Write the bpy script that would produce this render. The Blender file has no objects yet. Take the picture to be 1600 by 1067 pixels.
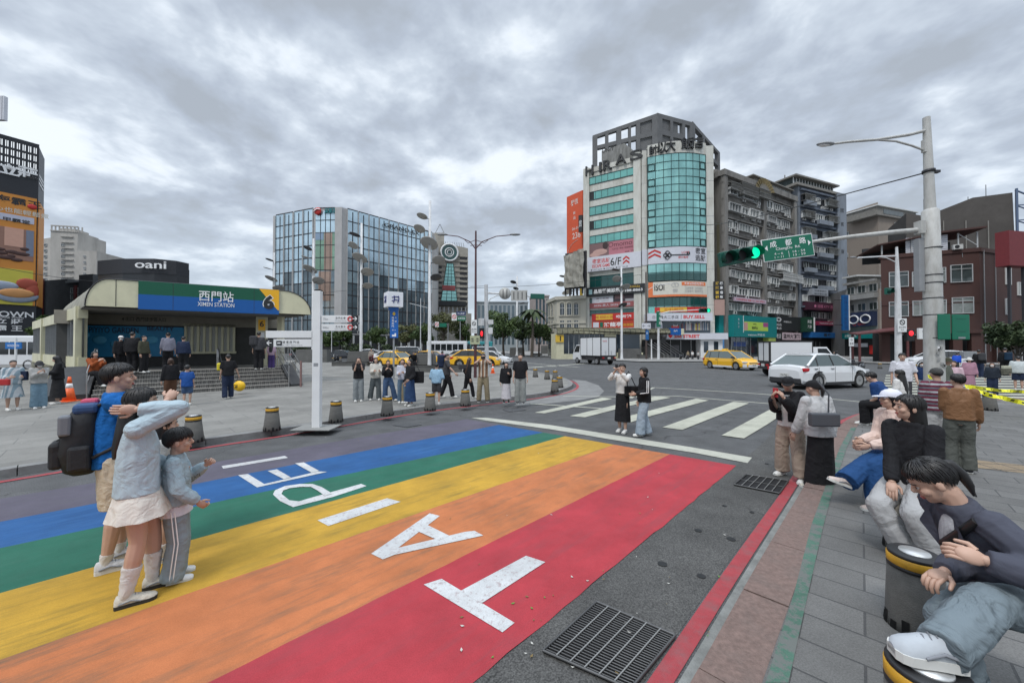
import bpy,bmesh,math,random
import numpy as np
from mathutils import Vector,Matrix,noise as mnoise
R=math.radians
rnd=random.Random(7)
C=bpy.context.scene.collection
SC=bpy.context.scene
F,CX,CY,HC=585.0,800.0,533.5,1.9
PITCH=math.atan(8.5/F)
cam=bpy.data.cameras.new('camera');cam.lens=36*F/1600;cam.sensor_width=36
cam.clip_start=0.05;cam.clip_end=6000
camo=bpy.data.objects.new('camera',cam);C.objects.link(camo)
camo.location=(0,0,HC);camo.rotation_euler=(R(90)+PITCH,0,0)
SC.camera=camo
def ray(px,py):
 x,y,z=(px-CX)/F,1.0,(CY-py)/F
 c,s=math.cos(PITCH),math.sin(PITCH)
 return Vector((x,y*c-z*s,y*s+z*c))
def g(px,py,z=0.0):
 r=ray(px,py);t=(z-HC)/r.z
 return Vector((r.x*t,r.y*t,z))
def at(px,py,Y):
 r=ray(px,py);t=Y/r.y
 return Vector((r.x*t,Y,HC+r.z*t))
def zat(py,Y,px=800):return at(px,py,Y).z
SC.view_settings.view_transform='Standard';SC.view_settings.look='None'
SC.view_settings.gamma=1;SC.view_settings.exposure=0.18
SC.view_settings.use_curve_mapping=False
SC.cycles.max_bounces=6;SC.cycles.diffuse_bounces=3;SC.cycles.glossy_bounces=3
SC.cycles.transparent_max_bounces=6
SUN_EL,SUN_AZ=R(56),R(-150)
world=bpy.data.worlds.new('World');SC.world=world;world.use_nodes=True
def build_world():
 nt=world.node_tree;N=nt.nodes;L=nt.links
 for n in list(N):N.remove(n)
 def nd(t,**k):
  n=N.new(t)
  for a,b in k.items():setattr(n,a,b)
  return n
 def mth(op,a,b=None,c=None):
  n=nd('ShaderNodeMath',operation=op)
  for i,v in enumerate((a,b,c)):
   if v is None:continue
   if hasattr(v,'links'):L.new(v,n.inputs[i])
   else:n.inputs[i].default_value=v
  return n.outputs[0]
 out=nd('ShaderNodeOutputWorld')
 sky=nd('ShaderNodeTexSky',sky_type='NISHITA');sky.sun_disc=False
 sky.sun_elevation=SUN_EL;sky.sun_rotation=SUN_AZ;sky.air_density=1.0;sky.dust_density=1.5
 b1=nd('ShaderNodeBackground');b1.inputs[1].default_value=0.12
 L.new(sky.outputs[0],b1.inputs[0])
 tc=nd('ShaderNodeTexCoord');sp=nd('ShaderNodeSeparateXYZ');L.new(tc.outputs['Generated'],sp.inputs[0])
 z=mth('ADD',mth('MAXIMUM',sp.outputs[2],0.0),0.22)
 cb=nd('ShaderNodeCombineXYZ')
 L.new(mth('DIVIDE',sp.outputs[0],z),cb.inputs[0]);L.new(mth('DIVIDE',sp.outputs[1],z),cb.inputs[1])
 mp=nd('ShaderNodeMapping');L.new(cb.outputs[0],mp.inputs[0]);mp.inputs['Rotation'].default_value=(0,0,R(20))
 mp.inputs['Location'].default_value=(3.1,1.7,0)
 def nz(scale,detail,rough,dist,w=0):
  n=nd('ShaderNodeTexNoise');n.inputs['Scale'].default_value=scale;n.inputs['Detail'].default_value=detail
  n.inputs['Roughness'].default_value=rough;n.inputs['Distortion'].default_value=dist
  L.new(mp.outputs[0],n.inputs['Vector']);return n.outputs[0]
 big=nz(.8,2,.5,.2);mid=nz(2.9,5,.55,.15);fine=nz(9,5,.6,.1)
 v=mth('ADD',mth('ADD',mth('MULTIPLY',big,.5),mth('MULTIPLY',mid,.95)),mth('MULTIPLY',fine,.16))
 v=mth('SUBTRACT',v,.30)
 cr=nd('ShaderNodeValToRGB');L.new(v,cr.inputs[0])
 e=cr.color_ramp.elements
 e[0].position=.35;e[0].color=(.86,.92,.97,1)
 e[1].position=.65;e[1].color=(.40,.445,.505,1)
 for p,c in((.40,(.78,.85,.93)),(.47,(.59,.66,.75)),(.56,(.46,.52,.61))):
  x=cr.color_ramp.elements.new(p);x.color=(*c,1)
 hz=nd('ShaderNodeMapRange');L.new(sp.outputs[2],hz.inputs[0])
 hz.inputs[1].default_value=0.0;hz.inputs[2].default_value=0.30;hz.inputs[3].default_value=.78;hz.inputs[4].default_value=0
 mx=nd('ShaderNodeMix',data_type='RGBA');L.new(hz.outputs[0],mx.inputs[0]);L.new(cr.outputs[0],mx.inputs[6])
 mx.inputs[7].default_value=(.58,.67,.76,1)
 up=nd('ShaderNodeMapRange',interpolation_type='SMOOTHSTEP');L.new(sp.outputs[2],up.inputs[0])
 up.inputs[1].default_value=.66;up.inputs[2].default_value=1.0;up.inputs[3].default_value=1.0;up.inputs[4].default_value=3.9
 b2=nd('ShaderNodeBackground');L.new(mx.outputs[2],b2.inputs[0]);L.new(up.outputs[0],b2.inputs[1])
 ms=nd('ShaderNodeMixShader');ms.inputs[0].default_value=.93
 L.new(b1.outputs[0],ms.inputs[1]);L.new(b2.outputs[0],ms.inputs[2]);L.new(ms.outputs[0],out.inputs[0])
build_world()
sun=bpy.data.lights.new('sun','SUN');sun.energy=1.5;sun.angle=R(12);sun.color=(1,.97,.93)
suno=bpy.data.objects.new('sun',sun);C.objects.link(suno)
_sd=Vector((math.sin(SUN_AZ)*math.cos(SUN_EL),math.cos(SUN_AZ)*math.cos(SUN_EL),math.sin(SUN_EL)))
suno.rotation_euler=(-_sd).to_track_quat('-Z','Y').to_euler();suno.location=(0,0,60)
_M={}
def mat(name,col=(.5,.5,.5),rough=.6,metal=0.0,var=.0,vscale=4.0,bump=0.0,bscale=40.0,emit=0.0,stain=None,samt=.4,sscale=1.2,stretch=(1,1,1),spec=.5,alpha=1.0,coat=0.0):
 if name in _M:return _M[name]
 m=bpy.data.materials.new(name);m.use_nodes=True;_M[name]=m
 nt=m.node_tree;b=nt.nodes['Principled BSDF'];L=nt.links
 b.inputs['Base Color'].default_value=(*col,1);b.inputs['Roughness'].default_value=rough
 b.inputs['Metallic'].default_value=metal;b.inputs['Specular IOR Level'].default_value=spec
 if coat:b.inputs['Coat Weight'].default_value=coat
 if emit:
  b.inputs['Emission Color'].default_value=(*col,1);b.inputs['Emission Strength'].default_value=emit
 if alpha<1:b.inputs['Alpha'].default_value=alpha
 if var or bump or stain:
  tc=nt.nodes.new('ShaderNodeTexCoord');mp=nt.nodes.new('ShaderNodeMapping');mp.inputs['Scale'].default_value=stretch
  L.new(tc.outputs['Object'],mp.inputs[0])
  src=None
  if var:
   n=nt.nodes.new('ShaderNodeTexNoise');n.inputs['Scale'].default_value=vscale;n.inputs['Detail'].default_value=6
   n.inputs['Roughness'].default_value=.65
   L.new(mp.outputs[0],n.inputs['Vector'])
   r=nt.nodes.new('ShaderNodeMapRange');L.new(n.outputs[0],r.inputs[0])
   r.inputs[1].default_value=.3;r.inputs[2].default_value=.7;r.inputs[3].default_value=1-var;r.inputs[4].default_value=1+var
   h=nt.nodes.new('ShaderNodeHueSaturation');h.inputs['Color'].default_value=(*col,1);L.new(r.outputs[0],h.inputs['Value'])
   src=h.outputs[0]
  if stain:
   n=nt.nodes.new('ShaderNodeTexNoise');n.inputs['Scale'].default_value=sscale;n.inputs['Detail'].default_value=8
   n.inputs['Roughness'].default_value=.7
   L.new(mp.outputs[0],n.inputs['Vector'])
   r=nt.nodes.new('ShaderNodeMapRange');L.new(n.outputs[0],r.inputs[0])
   r.inputs[1].default_value=.45;r.inputs[2].default_value=.72;r.inputs[3].default_value=0;r.inputs[4].default_value=samt
   x=nt.nodes.new('ShaderNodeMix');x.data_type='RGBA';L.new(r.outputs[0],x.inputs[0])
   if src:L.new(src,x.inputs[6])
   else:x.inputs[6].default_value=(*col,1)
   x.inputs[7].default_value=(*stain,1);src=x.outputs[2]
  if src:L.new(src,b.inputs['Base Color'])
  if bump:
   n=nt.nodes.new('ShaderNodeTexNoise');n.inputs['Scale'].default_value=bscale;n.inputs['Detail'].default_value=5
   L.new(mp.outputs[0],n.inputs['Vector'])
   bp=nt.nodes.new('ShaderNodeBump');bp.inputs['Strength'].default_value=min(1,bump);bp.inputs['Distance'].default_value=.02
   L.new(n.outputs[0],bp.inputs['Height']);L.new(bp.outputs[0],b.inputs['Normal'])
 return m
def srgb(r,g_,b_):
 f=lambda c:(c/255/12.92)if c/255<=.04045 else((c/255+.055)/1.055)**2.4
 return(f(r),f(g_),f(b_))
def frame(o,u,v):
 u=Vector(u).normalized();v=Vector(v);v=(v-u*v.dot(u)).normalized();w=u.cross(v)
 m=Matrix.Identity(4)
 for i in range(3):m[i][0],m[i][1],m[i][2],m[i][3]=u[i],v[i],w[i],o[i]
 return m
def rotz(a):return Matrix.Rotation(a,4,'Z')
def tr(x,y=0,z=0):
 return Matrix.Translation(Vector((x,y,z))if not hasattr(x,'__len__')else Vector(x))
_GL={}
def glyphs(s,bold=0.0,depth=0.0):
 k=(s,bold,depth)
 if k in _GL:return _GL[k]
 cu=bpy.data.curves.new('t','FONT');cu.body=s;cu.size=1;cu.offset=bold;cu.extrude=depth;cu.resolution_u=3
 cu.fill_mode='BOTH' if depth else 'FRONT'
 o=bpy.data.objects.new('t',cu);C.objects.link(o)
 dg=bpy.context.evaluated_depsgraph_get();me=bpy.data.meshes.new_from_object(o.evaluated_get(dg))
 V=np.array([v.co[:]for v in me.vertices]).reshape(-1,3);Fs=[tuple(p.vertices)for p in me.polygons]
 bpy.data.objects.remove(o);bpy.data.meshes.remove(me);bpy.data.curves.remove(cu)
 _GL[k]=(V,Fs);return _GL[k]
_CH={}
class MB:
 def __init__(self,M=None):
  self.V=[];self.F=[];self.K=[];self.S=[];self.mats=[];self.cur=0;self.M=M;self.sm=False
 def m(self,material):
  if material not in self.mats:self.mats.append(material)
  self.cur=self.mats.index(material);return self
 def add(self,V,Fs,smooth=None):
  n=len(self.V);M=self.M
  if M is not None:V=[M@Vector(v)for v in V]
  self.V.extend([tuple(v)for v in V]);self.F.extend([tuple(i+n for i in f)for f in Fs])
  self.K.extend([self.cur]*len(Fs));self.S.extend([self.sm if smooth is None else smooth]*len(Fs));return self
 def quad(self,a,b,c,d):return self.add([a,b,c,d],[(0,1,2,3)])
 def poly(self,pts):return self.add(pts,[tuple(range(len(pts)))])
 def box(self,lo,hi,ch=0.0):
  x0,y0,z0=lo;x1,y1,z1=hi
  if x0>x1:x0,x1=x1,x0
  if y0>y1:y0,y1=y1,y0
  if z0>z1:z0,z1=z1,z0
  if not ch:
   return self.add([(x0,y0,z0),(x1,y0,z0),(x1,y1,z0),(x0,y1,z0),(x0,y0,z1),(x1,y0,z1),(x1,y1,z1),(x0,y1,z1)],[(0,3,2,1),(4,5,6,7),(0,1,5,4),(1,2,6,5),(2,3,7,6),(3,0,4,7)],False)
  bm=bmesh.new();bmesh.ops.create_cube(bm,size=1)
  for v in bm.verts:v.co=Vector(((x0+x1)/2+v.co.x*(x1-x0),(y0+y1)/2+v.co.y*(y1-y0),(z0+z1)/2+v.co.z*(z1-z0)))
  bmesh.ops.bevel(bm,geom=bm.edges[:],offset=ch,segments=2,profile=.5,affect='EDGES')
  V=[v.co.copy()for v in bm.verts];bm.verts.index_update();Fs=[tuple(v.index for v in f.verts)for f in bm.faces];bm.free()
  return self.add(V,Fs,False)
 def cbox(self,c,s,ch=0.0):
  return self.box([c[i]-s[i]/2 for i in range(3)],[c[i]+s[i]/2 for i in range(3)],ch)
 def prism(self,pts,z0,z1):
  n=len(pts)
  a=sum(pts[i][0]*pts[(i+1)%n][1]-pts[(i+1)%n][0]*pts[i][1]for i in range(n))
  if a<0:pts=pts[::-1]
  V=[(p[0],p[1],z0)for p in pts]+[(p[0],p[1],z1)for p in pts]
  return self.add(V,[tuple(range(n))[::-1],tuple(range(n,2*n))]+[(i,(i+1)%n,n+(i+1)%n,n+i)for i in range(n)])
 def tube(self,pts,r,seg=8,cap=True,smooth=True):
  pts=[Vector(p)for p in pts];n=len(pts);rr=r if hasattr(r,'__len__')else[r]*n
  V=[];up=None
  for i,p in enumerate(pts):
   t=(pts[min(i+1,n-1)]-pts[max(i-1,0)])
   if t.length<1e-9:t=Vector((0,0,1))
   t.normalize()
   if up is None:up=Vector((0,0,1))if abs(t.z)<.9 else Vector((0,1,0))
   a=t.cross(up)
   if a.length<1e-4:a=t.orthogonal()
   a.normalize();b=a.cross(t).normalized();up=b
   for k in range(seg):
    q=2*math.pi*k/seg;V.append(p+a*math.cos(q)*rr[i]+b*math.sin(q)*rr[i])
  Fs=[(i*seg+k,i*seg+(k+1)%seg,(i+1)*seg+(k+1)%seg,(i+1)*seg+k)for i in range(n-1)for k in range(seg)]
  self.add(V,Fs,smooth)
  if cap:self.add(V[:seg],[tuple(range(seg))[::-1]],False);self.add(V[-seg:],[tuple(range(seg))],False)
  return self
 def lathe(self,prof,c=(0,0,0),seg=20,smooth=True,sx=1,sy=1):
  V=[(c[0]+r*math.cos(2*math.pi*k/seg)*sx,c[1]+r*math.sin(2*math.pi*k/seg)*sy,c[2]+z)for r,z in prof for k in range(seg)]
  n=len(prof)
  Fs=[(i*seg+k,i*seg+(k+1)%seg,(i+1)*seg+(k+1)%seg,(i+1)*seg+k)for i in range(n-1)for k in range(seg)]
  Fs+=[tuple(range(seg))[::-1],tuple((n-1)*seg+k for k in range(seg))]
  return self.add(V,Fs,smooth)
 def ball(self,c,r,seg=12,ring=8,M=None):
  rx,ry,rz=r if hasattr(r,'__len__')else(r,r,r)
  V=[Vector((0,0,-rz))]
  for i in range(1,ring):
   a=math.pi*i/ring
   for k in range(seg):
    b=2*math.pi*k/seg;V.append(Vector((math.sin(a)*math.cos(b)*rx,math.sin(a)*math.sin(b)*ry,-math.cos(a)*rz)))
  V.append(Vector((0,0,rz)));n=len(V)
  Fs=[(0,1+(k+1)%seg,1+k)for k in range(seg)]+[(n-1,n-1-seg+k,n-1-seg+(k+1)%seg)for k in range(seg)]
  Fs+=[(1+i*seg+k,1+i*seg+(k+1)%seg,1+(i+1)*seg+(k+1)%seg,1+(i+1)*seg+k)for i in range(ring-2)for k in range(seg)]
  if M is not None:V=[M@v for v in V]
  return self.add([v+Vector(c)for v in V],Fs,True)
 def loft(self,rings,cap=True,smooth=True):
  n=len(rings[0]);V=[p for r in rings for p in r];k=len(rings)
  Fs=[(i*n+j,i*n+(j+1)%n,(i+1)*n+(j+1)%n,(i+1)*n+j)for i in range(k-1)for j in range(n)]
  self.add(V,Fs,smooth)
  if cap:self.add(rings[0],[tuple(range(n))[::-1]],False);self.add(rings[-1],[tuple(range(n))],False)
  return self
 def text(self,s,h,c,u=(1,0,0),v=(0,0,1),w=None,bold=0.0,depth=0.0,mir=False):
  V,Fs=glyphs(s,bold,depth)
  if not len(V):return self
  lo,hi=V.min(0),V.max(0);sz=hi-lo;mid=(hi+lo)/2
  sy=h/sz[1];sx=sy if w is None else w/sz[0]
  u=Vector(u).normalized();v=Vector(v).normalized();n=u.cross(v);c=Vector(c)
  P=[c+u*((p[0]-mid[0])*sx)+v*((p[1]-mid[1])*sy)+n*(p[2]*sy)for p in V]
  return self.add(P,Fs,False)
 def build(self,name,parent=None,world=True,fixn=False,loc=None):
  me=bpy.data.meshes.new(name)
  V=self.V
  if parent is not None and world:
   W=wm(parent).inverted();V=[tuple(W@Vector(v))for v in V]
  off=None
  if parent is None and world and loc is not None:
   off=Vector(loc);V=[tuple(Vector(v)-off)for v in V]
  me.from_pydata(V,[],self.F);me.materials.clear()
  for q in self.mats:me.materials.append(q)
  me.polygons.foreach_set('material_index',self.K);me.polygons.foreach_set('use_smooth',self.S)
  if fixn:
   bm=bmesh.new();bm.from_mesh(me);bmesh.ops.recalc_face_normals(bm,faces=bm.faces[:]);bm.to_mesh(me);bm.free()
  me.update()
  o=bpy.data.objects.new(name,me);C.objects.link(o)
  if parent is not None:o.parent=parent
  if off is not None:o.location=off
  return o
def wm(o):
 M=o.matrix_basis.copy()
 while o.parent:o=o.parent;M=o.matrix_basis@M
 return M
def tag(o,label=None,cat=None,group=None,kind=None):
 if label:o['label']=label
 if cat:o['category']=cat
 if group:o['group']=group
 if kind:o['kind']=kind
 return o
def thing(name,label,cat,loc=(0,0,0),rz=0,group=None):
 o=bpy.data.objects.new(name,None);C.objects.link(o);o.empty_display_size=.2
 o.location=loc;o.rotation_euler=(0,0,rz);return tag(o,label,cat,group)
def kids(o):return[c for c in bpy.data.objects if c.parent==o]
def copy_tree(o,parent=None,memo=None):
 c=o.copy();C.objects.link(c);c.parent=parent
 for ch in[k for k in list(o.children)]:copy_tree(ch,c)
 return c
M_white=mat('white_paint',(.72,.73,.73),.45,var=.05,vscale=6,stain=(.35,.33,.3),samt=.25,sscale=3)
M_pole=mat('pole_paint_white',(.60,.61,.62),.5,var=.08,vscale=5,stain=(.28,.25,.22),samt=.5,sscale=4,stretch=(1,1,.4))
M_steel=mat('stainless_steel',(.55,.55,.55),.28,1.0,var=.1)
M_dkmetal=mat('dark_metal',(.035,.035,.04),.5,.3,var=.2)
M_grey=mat('grey_metal',(.28,.29,.3),.55,.2,var=.1)
M_green=mat('sign_green',(.0,.135,.075),.35)
M_signalgreen=mat('signal_housing_green',(.005,.085,.06),.4)
M_black=mat('black_plastic',(.012,.012,.013),.45)
M_rubber=mat('tyre_rubber',(.018,.018,.018),.85)
M_glassdk=mat('dark_window_glass',(.02,.028,.032),.06,spec=.9)
M_redpaint=mat('red_road_paint_line',srgb(150,56,62),.75,var=.12,vscale=9,stain=(.12,.11,.11),samt=.5,sscale=7,bump=.3,bscale=120)
M_yellow=mat('yellow_paint',(.72,.42,.02),.5)
M_orange=mat('orange_plastic',(.8,.12,.02),.5)
M_letw=mat('white_lettering',(.8,.8,.8),.5)
M_letb=mat('black_lettering',(.02,.02,.022),.5)
M_letr=mat('red_lettering',(.6,.03,.03),.5)
# ================================================================ GROUND, ROADS, PAVEMENTS
def asphalt(name,base,spec_amt=.35):
 m=mat(name,base,.88,var=.13,vscale=.35,bump=.0)
 nt=m.node_tree;L=nt.links;b=nt.nodes['Principled BSDF']
 tc=nt.nodes.new('ShaderNodeTexCoord')
 v=nt.nodes.new('ShaderNodeTexNoise');v.inputs['Scale'].default_value=95;v.inputs['Detail'].default_value=3;L.new(tc.outputs['Object'],v.inputs['Vector'])
 r=nt.nodes.new('ShaderNodeMapRange');L.new(v.outputs[0],r.inputs[0])
 r.inputs[1].default_value=.35;r.inputs[2].default_value=.72;r.inputs[3].default_value=.55;r.inputs[4].default_value=1.9
 st=nt.nodes.new('ShaderNodeTexNoise');st.inputs['Scale'].default_value=2.2;st.inputs['Detail'].default_value=8;L.new(tc.outputs['Object'],st.inputs['Vector'])
 r2=nt.nodes.new('ShaderNodeMapRange');L.new(st.outputs[0],r2.inputs[0]);r2.inputs[1].default_value=.35;r2.inputs[2].default_value=.7
 r2.inputs[3].default_value=.82;r2.inputs[4].default_value=1.2
 old=b.inputs['Base Color'].links[0].from_socket
 h=nt.nodes.new('ShaderNodeHueSaturation');L.new(old,h.inputs['Color']);L.new(r.outputs[0],h.inputs['Value'])
 h2=nt.nodes.new('ShaderNodeHueSaturation');L.new(h.outputs[0],h2.inputs['Color']);L.new(r2.outputs[0],h2.inputs['Value'])
 L.new(h2.outputs[0],b.inputs['Base Color'])
 vo=nt.nodes.new('ShaderNodeTexVoronoi');vo.feature='DISTANCE_TO_EDGE';vo.inputs['Scale'].default_value=.30
 ds=nt.nodes.new('ShaderNodeVectorMath');ds.operation='MULTIPLY_ADD';ds.inputs[1].default_value=(.9,.9,0);L.new(st.outputs['Color'],ds.inputs[0]);L.new(tc.outputs['Object'],ds.inputs[2]);L.new(ds.outputs[0],vo.inputs['Vector'])
 ck=nt.nodes.new('ShaderNodeMapRange');L.new(vo.outputs[0],ck.inputs[0]);ck.inputs[1].default_value=.0008;ck.inputs[2].default_value=.0035;ck.inputs[3].default_value=.5;ck.inputs[4].default_value=1
 h3=nt.nodes.new('ShaderNodeHueSaturation');L.new(h2.outputs[0],h3.inputs['Color']);L.new(ck.outputs[0],h3.inputs['Value']);L.new(h3.outputs[0],b.inputs['Base Color'])
 bp=nt.nodes.new('ShaderNodeBump');bp.inputs['Strength'].default_value=.5;bp.inputs['Distance'].default_value=.006
 L.new(v.outputs[0],bp.inputs['Height']);L.new(bp.outputs[0],b.inputs['Normal'])
 return m
M_asph=asphalt('asphalt_worn',(.066,.067,.068))
M_asph2=asphalt('asphalt_strip_aggregate',(.060,.059,.056))
M_asph3=asphalt('asphalt_dark_patch',(.055,.057,.06))
def paint(name,col,wear=.25,wearcol=(.13,.12,.12),ws=1.0):
 m=bpy.data.materials.new(name);m.use_nodes=True;nt=m.node_tree;L=nt.links;b=nt.nodes['Principled BSDF']
 b.inputs['Roughness'].default_value=.78;b.inputs['Specular IOR Level'].default_value=.3
 tc=nt.nodes.new('ShaderNodeTexCoord')
 mp=nt.nodes.new('ShaderNodeMapping');mp.inputs['Rotation'].default_value=(0,0,R(-44));mp.inputs['Scale'].default_value=(.35,2.4,1)
 mp.vector_type='POINT'
 rot=nt.nodes.new('ShaderNodeVectorRotate');rot.rotation_type='Z_AXIS';rot.inputs['Angle'].default_value=R(-45)
 L.new(tc.outputs['Object'],rot.inputs['Vector'])
 sc=nt.nodes.new('ShaderNodeVectorMath');sc.operation='MULTIPLY';sc.inputs[1].default_value=(.35,2.6,1);L.new(rot.outputs[0],sc.inputs[0])
 def n(scale,det,src,ro=.65):
  q=nt.nodes.new('ShaderNodeTexNoise');q.inputs['Scale'].default_value=scale;q.inputs['Detail'].default_value=det;q.inputs['Roughness'].default_value=ro
  L.new(src,q.inputs['Vector']);return q.outputs[0]
 def mr(src,a,b_,c,d):
  q=nt.nodes.new('ShaderNodeMapRange');L.new(src,q.inputs[0])
  for i,x in zip((1,2,3,4),(a,b_,c,d)):q.inputs[i].default_value=x
  return q.outputs[0]
 tone=mr(n(1.3,7,tc.outputs['Object'],.7),.3,.7,.76,1.18)
 grain=n(140,2,tc.outputs['Object'])
 gv=mr(grain,.3,.7,.86,1.12)
 mu=nt.nodes.new('ShaderNodeMath');mu.operation='MULTIPLY';L.new(tone,mu.inputs[0]);L.new(gv,mu.inputs[1])
 h=nt.nodes.new('ShaderNodeHueSaturation');h.inputs['Color'].default_value=(*col,1);L.new(mu.outputs[0],h.inputs['Value'])
 streak=mr(n(2.0*ws,9,sc.outputs[0],.75),.47,.66,0,1)
 patch=mr(n(.8,4,tc.outputs['Object']),.34,.60,0,1)
 mm=nt.nodes.new('ShaderNodeMath');mm.operation='MULTIPLY';L.new(streak,mm.inputs[0]);L.new(patch,mm.inputs[1])
 m3=nt.nodes.new('ShaderNodeMath');m3.operation='MULTIPLY';L.new(mm.outputs[0],m3.inputs[0]);m3.inputs[1].default_value=wear
 x=nt.nodes.new('ShaderNodeMix');x.data_type='RGBA';L.new(m3.outputs[0],x.inputs[0]);L.new(h.outputs[0],x.inputs[6]);x.inputs[7].default_value=(*wearcol,1)
 L.new(x.outputs[2],b.inputs['Base Color'])
 bp=nt.nodes.new('ShaderNodeBump');bp.inputs['Strength'].default_value=.35;bp.inputs['Distance'].default_value=.004
 L.new(grain,bp.inputs['Height']);L.new(bp.outputs[0],b.inputs['Normal'])
 return m
def chipped(name,col,lo=.62,base=(.10,.10,.10),scale=26):
 m=paint(name,col,.15);nt=m.node_tree;L=nt.links;b=nt.nodes['Principled BSDF']
 tc=nt.nodes.new('ShaderNodeTexCoord')
 q=nt.nodes.new('ShaderNodeTexNoise');q.inputs['Scale'].default_value=scale;q.inputs['Detail'].default_value=8;q.inputs['Roughness'].default_value=.8
 L.new(tc.outputs['Object'],q.inputs['Vector'])
 r=nt.nodes.new('ShaderNodeMapRange');L.new(q.outputs[0],r.inputs[0]);r.inputs[1].default_value=lo;r.inputs[2].default_value=lo+.06
 r.inputs[3].default_value=0;r.inputs[4].default_value=.85
 old=b.inputs['Base Color'].links[0].from_socket
 x=nt.nodes.new('ShaderNodeMix');x.data_type='RGBA';L.new(r.outputs[0],x.inputs[0]);L.new(old,x.inputs[6]);x.inputs[7].default_value=(*base,1)
 L.new(x.outputs[2],b.inputs['Base Color'])
 return m
def paving(name,base,bw,bh,ang,offset=.5,mortar=.008,dark=(.07,.07,.07),var=.22):
 m=bpy.data.materials.new(name);m.use_nodes=True;nt=m.node_tree;L=nt.links;b=nt.nodes['Principled BSDF']
 b.inputs['Roughness'].default_value=.82;b.inputs['Specular IOR Level'].default_value=.35
 tc=nt.nodes.new('ShaderNodeTexCoord')
 rot=nt.nodes.new('ShaderNodeVectorRotate');rot.rotation_type='Z_AXIS';rot.inputs['Angle'].default_value=ang;L.new(tc.outputs['Object'],rot.inputs['Vector'])
 wob=nt.nodes.new('ShaderNodeTexNoise');wob.inputs['Scale'].default_value=1.5;L.new(tc.outputs['Object'],wob.inputs['Vector'])
 br=nt.nodes.new('ShaderNodeTexBrick');L.new(rot.outputs[0],br.inputs['Vector'])
 br.offset=offset;br.inputs['Scale'].default_value=1;br.inputs['Brick Width'].default_value=bw;br.inputs['Row Height'].default_value=bh
 br.inputs['Mortar Size'].default_value=mortar;br.inputs['Mortar Smooth'].default_value=.2;br.inputs['Bias'].default_value=0
 c=np.array(base)
 br.inputs['Color1'].default_value=(*(c*(1-var)),1);br.inputs['Color2'].default_value=(*(c*(1+var)),1);br.inputs['Mortar'].default_value=(*dark,1)
 def n(scale,det,ro=.6):
  q=nt.nodes.new('ShaderNodeTexNoise');q.inputs['Scale'].default_value=scale;q.inputs['Detail'].default_value=det;q.inputs['Roughness'].default_value=ro
  L.new(tc.outputs['Object'],q.inputs['Vector']);return q.outputs[0]
 def mr(src,a,b_,c_,d):
  q=nt.nodes.new('ShaderNodeMapRange');L.new(src,q.inputs[0])
  for i,x in zip((1,2,3,4),(a,b_,c_,d)):q.inputs[i].default_value=x
  return q.outputs[0]
 grain=n(110,3)
 mu=nt.nodes.new('ShaderNodeMath');mu.operation='MULTIPLY';L.new(mr(n(.7,7,.7),.3,.72,.72,1.22),mu.inputs[0]);L.new(mr(grain,.3,.7,.78,1.25),mu.inputs[1])
 vo=nt.nodes.new('ShaderNodeTexVoronoi');vo.inputs['Scale'].default_value=2.6;L.new(tc.outputs['Object'],vo.inputs['Vector'])
 m5=nt.nodes.new('ShaderNodeMath');m5.operation='MULTIPLY';L.new(mu.outputs[0],m5.inputs[0]);L.new(mr(vo.outputs['Distance'],.045,.07,.55,1),m5.inputs[1]);mu=m5
 h=nt.nodes.new('ShaderNodeHueSaturation');L.new(br.outputs['Color'],h.inputs['Color']);L.new(mu.outputs[0],h.inputs['Value'])
 L.new(h.outputs[0],b.inputs['Base Color'])
 inv=nt.nodes.new('ShaderNodeMath');inv.operation='MULTIPLY_ADD';L.new(br.outputs['Fac'],inv.inputs[0]);inv.inputs[1].default_value=-1;inv.inputs[2].default_value=1
 ad=nt.nodes.new('ShaderNodeMath');ad.operation='MULTIPLY_ADD';L.new(grain,ad.inputs[0]);ad.inputs[1].default_value=.25;L.new(inv.outputs[0],ad.inputs[2])
 bp=nt.nodes.new('ShaderNodeBump');bp.inputs['Strength'].default_value=.6;bp.inputs['Distance'].default_value=.006
 L.new(ad.outputs[0],bp.inputs['Height']);L.new(bp.outputs[0],b.inputs['Normal'])
 return m
M_pave_r=paving('granite_paving_right',(.135,.133,.128),.60,.29,R(-47+90),.5,.007,var=.13)
M_pave_l=paving('granite_paving_plaza',(.20,.195,.18),1.2,.6,R(-47),.5,.006,dark=(.12,.12,.115),var=.09)
M_kerbpink=mat('kerb_stone_pinkish',srgb(114,95,88),.85,var=.28,vscale=30,bump=.4,bscale=90,stain=(.12,.10,.09),samt=.45,sscale=6)
M_kerbgrey=mat('kerb_stone_grey',(.20,.20,.195),.85,var=.18,vscale=2,bump=.4,bscale=90,stain=(.09,.08,.075),samt=.5,sscale=5)
def sheet(name,pts,z,m,label=None,kind='structure',sub=0):
 mb=MB().m(m);mb.poly([(p[0],p[1],z)for p in pts])
 o=mb.build(name);n=o.data.polygons[0].normal
 if n.z<0:o.data.flip_normals()
 tag(o,label,None,None,kind);return o
def merge_sheet(name,polys,z,m,label=None):
 mb=MB().m(m)
 for zi,pts in enumerate(polys):
  a=sum(pts[i][0]*pts[(i+1)%len(pts)][1]-pts[(i+1)%len(pts)][0]*pts[i][1]for i in range(len(pts)))
  if a<0:pts=pts[::-1]
  mb.poly([(p[0],p[1],z+.0012*zi)for p in pts])
 return tag(mb.build(name),label,None,None,'structure')
gm=MB().m(M_asph)
gm.quad((-3000,-300,0),(3000,-300,0),(3000,5000,0),(-3000,5000,0))
tag(gm.build('ground'),'grey worn asphalt of the road junction reaching far beyond',None,None,'structure')
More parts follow.
